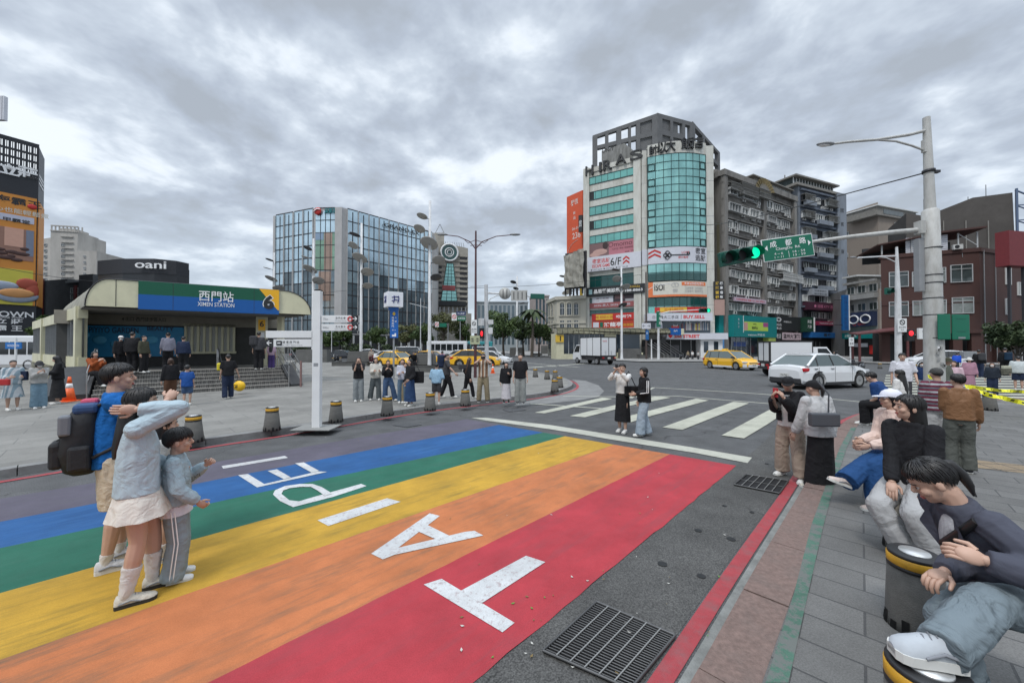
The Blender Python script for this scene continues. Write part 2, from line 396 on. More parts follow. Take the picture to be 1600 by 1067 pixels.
def offset_line(pts,d):
 out=[]
 n=len(pts)
 for i in range(n):
  a=pts[max(i-1,0)];b=pts[min(i+1,n-1)]
  t=Vector((b[0]-a[0],b[1]-a[1],0)).normalized();out.append(Vector((pts[i][0]-t.y*d,pts[i][1]+t.x*d,0)))
 return out
def smooth_line(pts,it=2):
 for _ in range(it):
  o=[pts[0]]
  for a,b in zip(pts,pts[1:]):o+=[a*.75+b*.25,a*.25+b*.75]
  o.append(pts[-1]);pts=o
 return pts
def strip(name,line,d0,d1,z,m,label=None):
 a=offset_line(line,d0);b=offset_line(line,d1)
 mb=MB().m(m)
 for i in range(len(a)-1):mb.quad((a[i].x,a[i].y,z),(a[i+1].x,a[i+1].y,z),(b[i+1].x,b[i+1].y,z),(b[i].x,b[i].y,z))
 o=mb.build(name)
 if o.data.polygons[0].normal.z<0:o.data.flip_normals()
 return tag(o,label,None,None,'structure')
def kerb(name,line,d0,d1,h,m,label,L=1.0,gap=.012):
 pts=[Vector(p)for p in line];seg=[0]
 for a,b in zip(pts,pts[1:]):seg.append(seg[-1]+(b-a).length)
 def P(s):
  s=max(0,min(s,seg[-1]))
  for i in range(len(pts)-1):
   if s<=seg[i+1]or i==len(pts)-2:
    t=(s-seg[i])/max(1e-6,seg[i+1]-seg[i]);return pts[i].lerp(pts[i+1],t),(pts[i+1]-pts[i]).normalized()
 mb=MB().m(m);s=0
 while s<seg[-1]-.05:
  e=min(s+L,seg[-1]);K=3;lo=[];hi=[]
  for k in range(K+1):
   p,t=P(s+gap/2+(e-s-gap)*k/K);nrm=Vector((-t.y,t.x,0))
   lo.append(p+nrm*d0);hi.append(p+nrm*d1)
  dz=rnd.uniform(-.004,.004)
  mb.prism([(q.x,q.y)for q in lo]+[(q.x,q.y)for q in hi[::-1]],-.02,h+dz);s=e
 return tag(mb.build(name,fixn=True),label,None,None,'structure')
kr=[g(1010,1300),g(1098,1067),g(1183,905),g(1262,765)]
kr[0]=kr[1]+(kr[1]-kr[2])*2.2
kr+=[g(1285,716),g(1303,683),g(1325,661),g(1362,646),g(1420,637),g(1500,631),g(1600,627),g(1800,622)]
kr=smooth_line([Vector((p.x,p.y,0))for p in kr],2)
a_=offset_line(kr,-.27)
poly=[(p.x,p.y)for p in a_]+[(60,a_[-1].y),(60,-12),(a_[0].x,-12)]
sheet('pavement',poly,.12,M_pave_r,'granite pavement on the right with rows of grey slabs')
kerb('kerb',kr,-.27,0,.125,M_kerbpink,'pinkish kerb stones along the right pavement',.95)
M_gutter=mat('gutter_concrete',(.17,.175,.165),.9,var=.25,vscale=8,stain=(.32,.33,.32),samt=.55,sscale=3.5,bump=.4,bscale=60)
strip('gutter',kr,0,.10,.004,M_gutter,'narrow dirty gutter beside the right kerb')
strip('red_line',kr,.115,.225,.008,M_redpaint,'red kerbside line along the right pavement')
k1=[Vector((p.x,p.y,0))for p in(g(560,1225),g(740,1067),g(945,897),g(1150,728),g(1195,690),g(1228,650))]
strp=[(p.x,p.y)for p in k1]+[(p.x,p.y)for p in offset_line(kr,.24)[::-1]if p.y<k1[-1].y and p.y>.8]
sheet('road_strip',strp,.004,M_asph2,'coarse dark asphalt strip between red stripe and kerb')
M_greenpaint=chipped('green_guide_paint',srgb(72,104,90),lo=.47,base=(.135,.135,.13),scale=6)
gl=[g(1150,1200,.12),g(1196,1067,.12),g(1240,930,.12),g(1268,820,.12),g(1290,760,.12),g(1312,700,.12),g(1330,668,.12)]
gr_=[g(1222,1200,.12),g(1232,1067,.12),g(1262,930,.12),g(1287,820,.12),g(1303,760,.12),g(1323,700,.12),g(1338,668,.12)]
merge_sheet('green_guide_line',[[gl[i],gl[i+1],gr_[i+1],gr_[i]]for i in range(len(gl)-1)],.124,M_greenpaint,'faded green guide strip on the right pavement')
M_tact=paving('tactile_tiles',srgb(138,122,100),.3,.3,R(10),0,.012,var=.08)
sheet('tactile_strip',[g(1508,717,.12),g(1700,737,.12),g(1700,751,.12),g(1502,728,.12)],.124,M_tact,'tan tactile tiles across the right pavement')
kl=[g(-200,779),g(0,748),g(160,722),g(310,697),g(430,680),g(520,665),g(600,651),g(680,639),g(760,630),g(830,622),g(872,615),g(893,608),g(896,601),g(884,594),g(860,588),g(838,583),g(815,579),g(780,575),g(700,571.5),g(600,569),g(480,567.5),g(200,568),g(-200,572)]
kl=smooth_line([Vector((p.x,p.y,0))for p in kl],2)
a_=offset_line(kl,.2)
sheet('plaza',[(p.x,p.y)for p in a_],.12,M_pave_l,'pale grey paved plaza around the station entrance')
kerb('plaza_kerb',kl,0,.2,.125,M_kerbgrey,'grey kerb stones round the station plaza',1.1)
half=[p for p in kl if True][:int(len(kl)*.62)]
strip('red_line',half,-.30,-.18,.008,M_redpaint,'red kerbside line round the station plaza')
M_conc=mat('apron_concrete',(.19,.19,.185),.9,var=.16,vscale=1.4,bump=.3,bscale=70,stain=(.09,.09,.09),samt=.5,sscale=2)
sheet('apron',[g(*p)for p in((893,609),(905,603),(900,597),(893,593),(915,595),(935,602),(944,611),(935,620),(900,626),(850,631),(800,634),(820,628),(860,620))],.004,M_conc,'paler concrete apron beyond the plaza corner')
NE=[(735,656),(790,663),(866,675),(952,689),(1046,710.5),(1150,728)]
SWp=[(0,773),(0,816),(0,858),(0,926),(0,1031),(326,1067)]
def ext(a,b,k):
 a=g(*a);b=g(*b);d=(a-b);return a+d.normalized()*k
cols=[('purple',srgb(86,82,94),'dull purple'),('blue',srgb(34,80,130),'blue'),('green',srgb(36,94,76),'green'),('yellow',srgb(178,140,50),'yellow'),('orange',srgb(178,108,68),'orange'),('red',srgb(162,54,62),'red')]
far=[(742,655),(797,662),(876,675),(953,689),(1046,710.5),(1150,728)]
edges=[]
top0=((700,662),(0,780))
lines=[(top0[0],top0[1]),((787,662),(0,816)),((868,675),(0,857)),((940,689),(0,928)),((948,700),(0,1032)),((1046,710.5),(326,1067)),((1150,728),(740,1067))]
ft=[(725,657),(800,661),(868,671.5),(945,685),(1046,702),(1046,710.5),(1150,728)]
nears=[(0,780),(0,816),(0,857),(0,928),(0,1032),(326,1067),(740,1067)]
fars=[(733,656.5),(800,663),(872,672.5),(945,685),(0,0),(1046,711),(1150,728)]
bd=[((0,780),(724,657)),((0,816),(800,661)),((0,857),(868,673)),((0,928),(942,684)),((0,1032),(962,697)),((326,1067),(1046,710.5)),((740,1067),(1150,728))]
bd[3]=((0,928),(884,681.5))
bd=[((0,780),(690,662)),((0,816),(795,661)),((0,857),(865,672.5)),((0,928),(900,677)),((0,1032),(968,692)),((326,1067),(1046,710.5)),((740,1067),(1150,728))]
B=[]
for n_,f_ in bd:
 a,b=g(*n_),g(*f_);d=(a-b).normalized();B.append((a+d*(7 if n_[0]==0 else 6),b))
Pf,Qf=g(733,656),g(1150,728)
def isect(a,b,p,q):
 d1=b-a;d2=q-p;den=d1.x*d2.y-d1.y*d2.x;t=((p.x-a.x)*d2.y-(p.y-a.y)*d2.x)/den
 return a+d1*t
B=[(a,isect(a,b,Pf,Qf))for a,b in B]
def ragged(a,b,n=60,amp=.010,seed=0):
 r=random.Random(seed);d=(b-a);nrm=Vector((-d.y,d.x,0)).normalized()
 return[a+d*(i/n)+nrm*(r.uniform(-amp,amp)if 0<i<n else 0)for i in range(n+1)]
rag=[ragged(a,b,seed=i,amp=.009 if i==6 else .005)for i,(a,b)in enumerate(B)]
M_rb={}
for i,(nm,c,lab)in enumerate(cols):
 wear={'purple':.7,'blue':.5,'green':.55,'yellow':.95,'orange':.95,'red':.75}[nm]
 wc={'yellow':(.22,.15,.03),'orange':(.17,.10,.06),'red':(.22,.05,.06),'green':(.05,.12,.09),'blue':(.04,.13,.3),'purple':(.09,.09,.1)}[nm]
 m=paint('rainbow_'+nm,c,wear,wc,ws=1.6 if nm in('orange','yellow')else 1);M_rb[nm]=m
 pts=rag[i]+rag[i+1][::-1]
 mb=MB().m(m);n=len(rag[i])
 for k in range(n-1):mb.quad(rag[i+1][k],rag[i+1][k+1],rag[i][k+1],rag[i][k])
 mb.V=[(v[0],v[1],.008)for v in mb.V]
 o=mb.build('rainbow_stripe')
 if o.data.polygons[0].normal.z<0:o.data.flip_normals()
 tag(o,lab+' stripe of the rainbow painted across the road',None,'rainbow road stripes','structure')
M_roadw=chipped('white_road_letter',(.50,.51,.51),lo=.54,base=(.33,.27,.27))
M_roadw2=chipped('white_road_line',(.41,.41,.35),lo=.60,base=(.12,.12,.12),scale=18)
def zp(X,Y):return(340+X*.325,600+Y*.325)
def roadletter(ch,polys,on):
 ps=[[g(*p)for p in q]for q in polys]
 merge_sheet('road_letter',ps,.012,M_roadw,'white letter %s painted on the %s stripe'%(ch,on))
roadletter('I',[[(346,729),(445,713),(450,716),(349,733)]],'dull purple')
Ez=[[(98,441),(146,435),(225,484),(190,500)],[(190,500),(225,484),(482,423),(527,425)],[(240,421),(285,413),(352,452),(318,461)],[(372,385),(414,380),(488,421),(452,430)]]
roadletter('E',[[zp(*p)for p in q]for q in Ez],'blue')
Pz=[[(690,483),(716,493),(548,548),(516,531)],[(548,548),(362,596),(345,586),(390,568),(516,531)],[(362,596),(300,567),(266,535),(307,532),(345,563),(390,568)],[(266,535),(276,515),(322,495),(346,505),(316,516),(307,532)],[(322,495),(395,485),(455,485),(448,499),(400,499),(346,505)],[(455,485),(500,500),(550,531),(516,543),(480,517),(448,499)]]
roadletter('P',[[zp(*p)for p in q]for q in Pz],'green')
roadletter('I',[[(496,814),(605,779.5),(626,785),(513,823)]],'yellow')
Az=[[(1020,625),(1068,638),(795,848),(738,820)],[(1190,715),(1235,710),(1277,733),(850,826),(795,848),(835,800)],[(1010,683),(960,712),(1062,757),(1115,735)]]
roadletter('A',[[zp(*p)for p in q]for q in Az],'orange')
roadletter('T',[[(662,915),(690,906),(804,975),(785,990)],[(718,926),(822,870),(852,880),(752,945)]],'red')
M_zebra=chipped('zebra_paint',(.40,.40,.33),lo=.60,base=(.12,.12,.12),scale=12)
merge_sheet('stop_line',[[g(*p)for p in((736,653),(760,653),(860,664.5),(960,680),(1085,700),(1175,715.5),(1168,724),(1085,708),(960,688),(860,671),(760,657.5))]],.010,M_roadw2,'cream stop line in front of the rainbow stripes')
def z2(X,Y):return(860+X*.225,500+Y*.225)
zeb=[[(-110,645),(-40,650),(430,548),(360,540)],[(135,668),(240,678),(560,595),(835,540),(740,530),(480,585)],[(440,696),(560,712),(700,668),(1100,560),(1010,548)],[(778,748),(915,766),(1380,580),(1270,570)],[(1188,805),(1345,826),(1500,732),(1640,640),(1560,605)]]
merge_sheet('zebra_crossing',[[g(*z2(*p))for p in q]for q in zeb],.012,M_zebra,'broad cream zebra bars beyond the stop line')
def rline(pts,w,z=.006,m=None,name='road_line',lab=None):
 ps=[g(*p)for p in pts];ps=[Vector((p.x,p.y,0))for p in ps]
 strip(name,ps,-w/2,w/2,z,m or M_roadw2,lab)
rline([(1022,605.5),(1150,613),(1300,623.5),(1345,628)],.15,lab='thin white line beyond the zebra bars')
rline([(880,619),(960,620),(1060,619),(1120,624),(1230,633)],.13,lab='white line crossing the far ends of the zebra bars')
rline([(1022,605.5),(985,622)],.13,lab='short white line by the crossing women')
rline([(828,631),(900,636),(960,640)],.14,.014,lab='white line at the corner of the plaza')
rline([(745,578),(820,575),(900,569),(925,567.5)],.5,lab='wide white line behind the plaza cone')
rline([(820,567),(905,574)],.25,lab='white line in front of the van')
rline([(780,571),(870,573)],.25,lab='long white line behind the plaza')
rline([(1050,566),(1105,567.5)],.2,lab='white line left of the taxi')
rline([(550,566.5),(480,568)],.3,lab='white line beyond the low wall')
mbz=[]
for i in range(11):
 y0=586+i*3.9+i*i*.03
 a=(1384-i*.8,y0);b=(1640,y0+1.5)
 h_=1.5+i*.09
 mbz.append([g(a[0],a[1]),g(b[0],b[1]),g(b[0],b[1]+h_),g(a[0],a[1]+h_)])
merge_sheet('zebra_crossing',mbz,.010,M_zebra,'white zebra bars crossed by walkers on the right')
mbz=[[g(1195-0,559+i*1.3),g(1228,559.2+i*1.3),g(1228,559.8+i*1.3),g(1195,559.6+i*1.3)]for i in range(5)]
merge_sheet('zebra_crossing',[[g(1165+i*16,566),g(1172+i*16,566),g(1184+i*17,572),g(1172+i*17,572)]for i in range(3)],.01,M_zebra,'far zebra bars beside the taxi')
M_farpave=mat('far_pavement',(.24,.235,.225),.85,var=.15,vscale=.4)
sheet('far_pavement',[g(830,556.5),g(1000,566),g(1100,565.5),g(1340,567.5),g(1400,569.5),g(1500,571),g(1800,573),(160,90),(160,220),(-20,220)],.1,M_farpave,'pavement below the buildings across the junction')
mbh=MB().m(M_black)
for px,py,r_ in((1091,829.5,.035),(1142.5,843,.04),(1035,882,.04),(1096,901,.035),(1132,791,.025),(1175,801,.025),(1198,725,.03)):
 c=g(px,py);mbh.add([(c.x+math.cos(q*.52)*r_,c.y+math.sin(q*.52)*r_,.010)for q in range(12)],[tuple(range(12))])
tag(mbh.build('drill_holes'),'small dark drill holes in the asphalt strip',None,None,'structure')
sheet('patch',[g(*p)for p in((612,664.5),(640,661),(660,664),(636,668))],.012,M_asph3)
sheet('patch',[g(*p)for p in((785,640),(815,637.5),(822,641),(795,644))],.012,M_asph3)
def grate(name,label,corners,nb,nc,M_bar,drop=.12):
 a,b,c,d=[Vector((p.x,p.y,0))for p in corners]
 t=thing(name,label,'drain grate',(a+b+c+d)/4)
 mb=MB().m(mat('drain_pit',(.008,.008,.009),.9));zt=.0
 mb.poly([Vector((p.x,p.y,.010))for p in(a,b,c,d)])
 p=mb.build('pit',t)
 if p.data.polygons[0].normal.z<0:p.data.flip_normals()
 mb=MB().m(M_bar)
 for k in range(nb+1):
  s=k/nb;p,q=a.lerp(b,s),d.lerp(c,s);mb.tube([p+Vector((0,0,.018)),q+Vector((0,0,.018))],.0045,4)
 mb.build('bars',t)
 mb=MB().m(mat('grate_cross_bar',(.30,.30,.29),.5,.5))
 for k in range(nc+1):
  s=k/nc;p,q=a.lerp(d,s),b.lerp(c,s);mb.tube([p+Vector((0,0,.026)),q+Vector((0,0,.026))],.0055 if nc>4 else .012,4)
 mb.m(M_bar)
 for p,q in((a,b),(b,c),(c,d),(d,a)):mb.tube([p+Vector((0,0,.022)),q+Vector((0,0,.022))],.010,4)
 mb.build('frame',t)
M_iron=mat('worn_iron',(.10,.10,.10),.5,.6,var=.2)
grate('drain_grate','large square steel grate beside the red stripe end',[g(848,1021),g(932,944),g(1055,997),g(985,1082)],26,6,M_iron)
grate('drain_grate','small iron grate by the kerb near the man in beige trousers',[g(1147,759),g(1166,743),g(1232,753),g(1218,773)],2,6,M_iron)
q_=random.Random(21);lt=MB();lm_=[mat('litter_pale',(.45,.44,.40),.8),mat('litter_leaf',(.16,.11,.04),.8),mat('litter_green',(.10,.22,.04),.8)]
for i in range(150):
 c=g(q_.uniform(700,1350),q_.uniform(640,1060))if i%3 else g(q_.uniform(0,760),q_.uniform(640,720));s=q_.uniform(.006,.018);a=q_.uniform(0,6.3);zz=.014 if i%3 else .13
 lt.m(q_.choice(lm_));lt.poly([(c.x+math.cos(a+k*1.57)*s*(1 if k%2 else .5),c.y+math.sin(a+k*1.57)*s*(1 if k%2 else .5),zz+.003*(k%2))for k in range(4)])
tag(lt.build('litter'),'tiny scraps and leaves scattered over road and plaza',None,None,'stuff')
# ================================================================ BUILDINGS
class Wall:
 def __init__(s,p1,Y1,p2,Y2):
  s.a=Vector(((p1-CX)/F*Y1,Y1,0));s.b=Vector(((p2-CX)/F*Y2,Y2,0));s.w=(s.b-s.a).length
  s.M=frame(s.a,s.b-s.a,(0,0,1));s.I=s.M.inverted()
  s.n=s.M.to_3x3()@Vector((0,0,1));s.u=(s.b-s.a).normalized()
 def sh(s,px,py):
  r=ray(px,py);o=Vector((0,0,HC));t=(s.a-o).dot(s.n)/r.dot(s.n);p=s.I@(o+r*t);return p.x,p.y
 def rect(s,x0,x1,y0,y1,xm=None):
  xm=(x0+x1)/2 if xm is None else xm
  return s.sh(x0,y1)[0],s.sh(x1,y1)[0],s.sh(xm,max(y0,y1))[1],s.sh(xm,min(y0,y1))[1]
def glassmat(name,col,rough=.08,metal=.0,var=.12,vs=.35):
 return mat(name,col,rough,metal,var=var,vscale=vs,spec=.9)
G_teal=glassmat('teal_glass',(.17,.45,.40),.09,.4,.18,.3)
G_tealdk=glassmat('teal_glass_dark',(.015,.075,.07),.08,.1)
G_teallite=glassmat('teal_glass_bay',(.26,.52,.49),.07,.5,.22,.35)
G_blue=glassmat('blue_grey_glass',(.16,.24,.30),.08,.55,.25,.12)
G_dkblue=glassmat('dark_blue_glass',(.030,.045,.06),.08,.2,.3,.3)
G_house=glassmat('house_window_glass',(.045,.06,.06),.12,0,.5,.8)
G_houselt=mat('house_window_curtain',(.20,.22,.21),.4,var=.3,vscale=1.2)
M_frame=mat('window_frame_aluminium',(.42,.43,.43),.5,var=.1)
M_framew=mat('window_frame_white',(.62,.63,.62),.5)
M_mull=mat('mullion_dark_green',(.02,.06,.06),.5)
M_ac=mat('air_conditioner_white',(.50,.50,.48),.6,var=.1,stain=(.2,.18,.15),samt=.4)
def window(parent,W,r,cols=2,m=None,fr=None,d=.10,fw=.06,transom=None,name='window',recess=None,tall=None):
 s0,s1,h0,h1=r;mb=MB(W.M);m=m or G_house;fr=fr or M_frame
 mb.m(fr)
 mb.box((s0,h0,0),(s0+fw,h1,d));mb.box((s1-fw,h0,0),(s1,h1,d));mb.box((s0+fw,h0,0),(s1-fw,h0+fw,d+.03));mb.box((s0+fw,h1-fw,0),(s1-fw,h1,d))
 for k in range(1,cols):
  x=s0+(s1-s0)*k/cols;mb.box((x-fw*.4,h0+fw,0),(x+fw*.4,h1-fw,d*.9))
 if transom:y=h0+(h1-h0)*transom;mb.box((s0+fw,y-fw*.4,0),(s1-fw,y+fw*.4,d*.85))
 mb.m(m);mb.box((s0+fw*.5,h0+fw*.5,-.02),(s1-fw*.5,h1-fw*.5,d*.35))
 return mb.build(name,parent)
_ACM={}
def aircon(parent,W,s,h,w=.8,hh=.55):
 key=(w,hh)
 if key not in _ACM:
  mb=MB().m(M_ac);mb.box((-w/2,0,.04),(w/2,hh,.40),.02)
  mb.m(M_black);
  mb.add([(-w*.12+math.cos(q*.5236)*hh*.38,hh*.5+math.sin(q*.5236)*hh*.38,.405)for q in range(12)],[tuple(range(12))])
  mb.m(M_grey);mb.box((-w*.45,-.06,0),(-w*.38,0,.4));mb.box((w*.38,-.06,0),(w*.45,0,.4));mb.tube([(w*.4,hh*.3,.1),(w*.6,hh*.1,.04),(w*.62,-.9,.03)],.025,5)
  me=bpy.data.meshes.new('air_conditioner');me.from_pydata(mb.V,[],mb.F)
  for q in mb.mats:me.materials.append(q)
  me.polygons.foreach_set('material_index',mb.K);_ACM[key]=me
 o=bpy.data.objects.new('air_conditioner',_ACM[key]);C.objects.link(o);o.parent=parent
 o.matrix_basis=wm(parent).inverted()@W.M@tr(s,h,0);return o
def sign(parent,W,r,col,texts=(),d=.18,name='sign',rough=.5,extra=None,emit=0,d0=0.0,label=None):
 s0,s1,h0,h1=r;mb=MB(W.M).m(col if not isinstance(col,tuple)else mat('sign_%02x%02x%02x'%tuple(int(min(1,c)*255)for c in col),col,rough,var=.08,vscale=1.5,emit=emit))
 mb.box((s0,h0,d0),(s1,h1,d))
 for t in texts:
  st,tm,cx,cy,rh,rw=t[:6];mb.m(tm)
  mb.text(st,(h1-h0)*rh,(s0+(s1-s0)*cx,h0+(h1-h0)*cy,d+.012),(1,0,0),(0,1,0),None if rw is None else(s1-s0)*rw,bold=t[6]if len(t)>6 else 0)
 if extra:extra(mb,s0,s1,h0,h1,d)
 o=mb.build(name,parent)
 if label:o['label']=label
 return o
def boards(mb,s0,s1,h0,h1,d,items):
 for k,(a,b,c,e,m)in enumerate(items):
  mb.m(m);mb.box((s0+(s1-s0)*a,h0+(h1-h0)*c,d),(s0+(s1-s0)*b,h0+(h1-h0)*e,d+.006+.002*k))
def body(parent,pts,z0,z1,m,name='walls'):
 mb=MB().m(m);mb.prism([(p[0],p[1])for p in pts],z0,z1);return mb.build(name,parent,fixn=True)
def bthing(name,label,cat,W,**k):return thing(name,label,cat,(W.a.x,W.a.y,0),**k)
LW=lambda:M_letw
M_tile=mat('pale_wall_tile',(.58,.58,.53),.65,var=.10,vscale=1.2,stain=(.20,.16,.10),samt=.45,sscale=.7,stretch=(1,1,.25))
WL=Wall(913,71,1003,65.5);WR=Wall(1003,65.5,1115,64.5)
tower=bthing('office_tower','tall teal-glass office tower with a curved bay, white ESCAPE GAME banner and black rooftop lettering','tower',WL)
ztop=WL.sh(1000,243)[1]
back=[(42,84),(18,92)]
body(tower,[(WL.a.x,WL.a.y),(WL.b.x,WL.b.y),(WR.b.x,WR.b.y)]+back,0,ztop,M_tile)
def z7(X,Y):return(870+X*.384,160+Y*.3842)
def L7(x0,x1,y0,y1,xm):a=z7(x0,y0);b=z7(x1,y1);return WL.rect(a[0],b[0],a[1],b[1],z7(xm,0)[0])
for k,(yt,yb)in enumerate(((283,313),(345,378),(408,443),(468,502),(530,563),(700,745),(792,815),(842,862))):
 r=L7(133,341,yt,yb,236)
 mb=MB(WL.M);mb.m(G_teal if k<5 else G_tealdk);mb.box((r[0],r[2],0),(r[1],r[3],.04));mb.m(M_mull);n=8
 for i in range(n+1):
  x=r[0]+(r[1]-r[0])*(i/n);mb.box((x-.035,r[2],0),(x+.035,r[3],.07))
 mb.box((r[0],r[2]-.06,0),(r[1],r[2]+.05,.11));mb.box((r[0],r[3]-.05,0),(r[1],r[3]+.06,.11))
 if k<7:
  mb.m(M_black);mb.box((r[0]-.0,r[2],.02),(r[0]+.9,r[3],.05))if k in(1,3)else None
 mb.build('window_band',tower)
mb=MB(WL.M).m(M_tile)
mb.box((0,0,0),(.95*1.2,ztop,.35));mb.box((WL.w-1.25,0,0),(WL.w,ztop+.6,.38));mb.box((1.14,ztop-.9,0),(WL.w-1.25,ztop-.05,.18))
mb.M=WR.M;mb.box((0.02,0,0),(.85,ztop+.6,.40));mb.box((WR.w-1.35,0,0),(WR.w,ztop+.9,.5))
mb.m(M_grey)
for i in range(11):mb.box((WR.w-1.36,3+i*3.05,0),(WR.w+.01,3.05+i*3.05,.51));mb.box((-.01,3+i*3.05,0),(.86,3.04+i*3.05,.41))
mb.build('piers',tower)
def bayx(t):return .9+(WR.w-2.3)*t
def bayz(t,e=0):return .35+1.55*math.sin(math.pi*(.08+.84*t))+e
def bayband(mb,h0,h1,e=0,n=16,t0=0,t1=1):
 for i in range(n):
  a,b=t0+(t1-t0)*i/n,t0+(t1-t0)*(i+1)/n
  mb.quad((bayx(a),h0,bayz(a,e)),(bayx(b),h0,bayz(b,e)),(bayx(b),h1,bayz(b,e)),(bayx(a),h1,bayz(a,e)))
Hb=lambda y:WR.sh(z7(488,0)[0],z7(0,y)[1])[1]
mb=MB(WR.M).m(G_teallite);bayband(mb,Hb(596),Hb(228));mb.build('bay_glass',tower)
mb=MB(WR.M).m(G_tealdk)
for i,(x0,x1,y0,y1)in enumerate(((370,398,545,596),(420,465,345,420),(430,470,420,500),(440,468,470,596),(372,395,500,540),(465,470,540,596))):
 pass
mb=MB(WR.M).m(G_teallite);bayband(mb,Hb(700),Hb(662));mb.m(G_tealdk);bayband(mb,Hb(730),Hb(700));mb.build('lower_bay_glass',tower);mb=MB(WR.M).m(G_tealdk);bayband(mb,Hb(830),Hb(797));mb.m(G_teal);bayband(mb,Hb(862),Hb(830),-.02);mb.build('lower_bay_glass',tower)
mb=MB(WR.M).m(M_mull)
rows=[228+30.7*i for i in range(13)]+[662,697,730,797,830,862]
for y in rows:
 h=Hb(y)
 for i in range(16):
  a,b=i/16,(i+1)/16;mb.tube([(bayx(a),h,bayz(a,.02)),(bayx(b),h,bayz(b,.02))],.06,4,cap=False,smooth=False)
for i in range(9):
 t=i/8
 for(ya,yb)in((228,596),(662,730),(797,862)):mb.tube([(bayx(t),Hb(yb),bayz(t,.02)),(bayx(t),Hb(ya),bayz(t,.02))],.05,4,cap=False,smooth=False)
for k in range(0,12,2):
 y0,y1=258+30.7*k,289+30.7*k
 if y1>600:continue
 for t0,t1 in((.01,.11),(.89,.985)):
  for(ta,tb,ha,hb)in((t0,t1,y0+3,y0+3),(t0,t1,y1-3,y1-3),(t0,t0,y0+3,y1-3),(t1,t1,y0+3,y1-3)):
   mb.tube([(bayx(ta),Hb(ha),bayz(ta,.05)),(bayx(tb),Hb(hb),bayz(tb,.05))],.07,4,smooth=False)
mb.build('bay_mullions',tower)
mb=MB(WR.M).m(M_tile);bayband(mb,Hb(228),Hb(182),.12)
mb.prism([(bayx(i/16),-bayz(i/16))for i in range(17)]+[(bayx(1),.2),(bayx(0),.2)],0,0)
mb.V=mb.V[:len(mb.V)];mb.build('bay_parapet',tower)
mb=MB(WR.M).m(M_tile)
pr=[(bayx(i/16),Hb(228),bayz(i/16))for i in range(17)]
mb.add(pr+[(bayx(1),Hb(228),0),(bayx(0),Hb(228),0)],[tuple(range(19))[::-1]]);pr=[(p[0],Hb(186),p[2]+.12)for p in pr];mb.add(pr+[(bayx(1),Hb(186),0),(bayx(0),Hb(186),0)],[tuple(range(19))])
mb.build('bay_roof',tower)
def cmat(n,c,r=.55):return mat(n,c,r,var=.05,vscale=2)
M_bannerw=cmat('banner_white',(.60,.61,.66));M_pink=cmat('banner_pink',srgb(176,112,122));M_pinkd=cmat('banner_photo',srgb(120,92,92));M_redsign=cmat('sign_red',srgb(186,44,40))
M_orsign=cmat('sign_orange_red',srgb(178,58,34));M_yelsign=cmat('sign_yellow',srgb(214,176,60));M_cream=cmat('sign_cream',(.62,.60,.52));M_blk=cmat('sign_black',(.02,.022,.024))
M_txp=cmat('text_mauve',srgb(92,40,52));M_txo=cmat('text_orange',srgb(222,120,70));M_txg=cmat('text_grey',(.35,.35,.37))
def skin_photo(mb,s0,s1,h0,h1,d):
 mb.m(M_pinkd);mb.box((s0,h0,d),(s0+(s1-s0)*.40,h1,d+.01));mb.m(cmat('photo_skin',srgb(186,150,140)))
 mb.ball((s0+(s1-s0)*.22,h0+(h1-h0)*.35,d),((s1-s0)*.16,(h1-h0)*.22,.03));mb.ball((s0+(s1-s0)*.12,h0+(h1-h0)*.2,d),((s1-s0)*.12,(h1-h0)*.16,.03));mb.m(cmat('photo_hair',srgb(58,40,40)))
 mb.ball((s0+(s1-s0)*.33,h0+(h1-h0)*.75,d),((s1-s0)*.06,(h1-h0)*.28,.03))
sign(tower,WL,L7(133,341,575,640,133+104)[:2]+L7(133,341,562,622,236)[2:],M_pink,(('Omomo',M_txp,.62,.74,.32,.46),('QQ 86·8888',M_txp,.66,.42,.13,.4),('4A 7F',M_txp,.8,.14,.13,.18)),.10,extra=skin_photo)
def chev(mb,cx,cy,w,h,z):
 for k in range(2):
  y=cy-h*.5+k*h*.5
  mb.m(M_redsign)
  mb.poly([(cx-w/2,y,z),(cx,y+h*.35,z),(cx,y+h*.62,z),(cx-w/2,y+h*.27,z)]);mb.poly([(cx+w/2,y,z),(cx+w/2,y+h*.27,z),(cx,y+h*.62,z),(cx,y+h*.35,z)])
r6=L7(128,366,620,680,240);r6=(r6[0],WL.w,r6[2],r6[3])
def esc(mb,s0,s1,h0,h1,d):chev(mb,s0+(s1-s0)*.74,h0+(h1-h0)*.5,(s1-s0)*.12,(h1-h0)*.5,d+.012)
sign(tower,WL,r6,M_bannerw,(('密室逃脫',M_letr,.27,.68,.32,.34,.01),('ESCAPE GAME',M_letr,.27,.34,.22,.34,.02),('6/F',M_letb,.55,.52,.52,.2,.01),('■ LOST GAME  ■ GPS GAME   ■ 2305-552-58',M_letb,.42,.10,.08,.7)),.48,extra=esc)
mb=MB(WR.M).m(M_bannerw);bayband(mb,Hb(662),Hb(599),.14);mb.box((.0,Hb(662),.0),(.9,Hb(599),.48))
def bt(s,t,y,h,m,w=None,bold=0):
 x=bayx(t);hh=Hb(y-h/2)-Hb(y+h/2);dz=(bayz(t+.03)-bayz(t-.03))/(bayx(t+.03)-bayx(t-.03))
 mb.m(m).text(s,hh,(x,Hb(y),bayz(t,.17)),(1,0,dz),(0,1,0),w,bold)
for t,s in((.72,''),):pass
bt('密室',.875,614,24,M_letb,2.0,.01);bt('逃脫',.875,642,24,M_letb,2.0,.01);bt('LOST',.60,622,9,M_letr,1.3);bt('鍵の魔神',.56,641,9,M_letr,1.6)
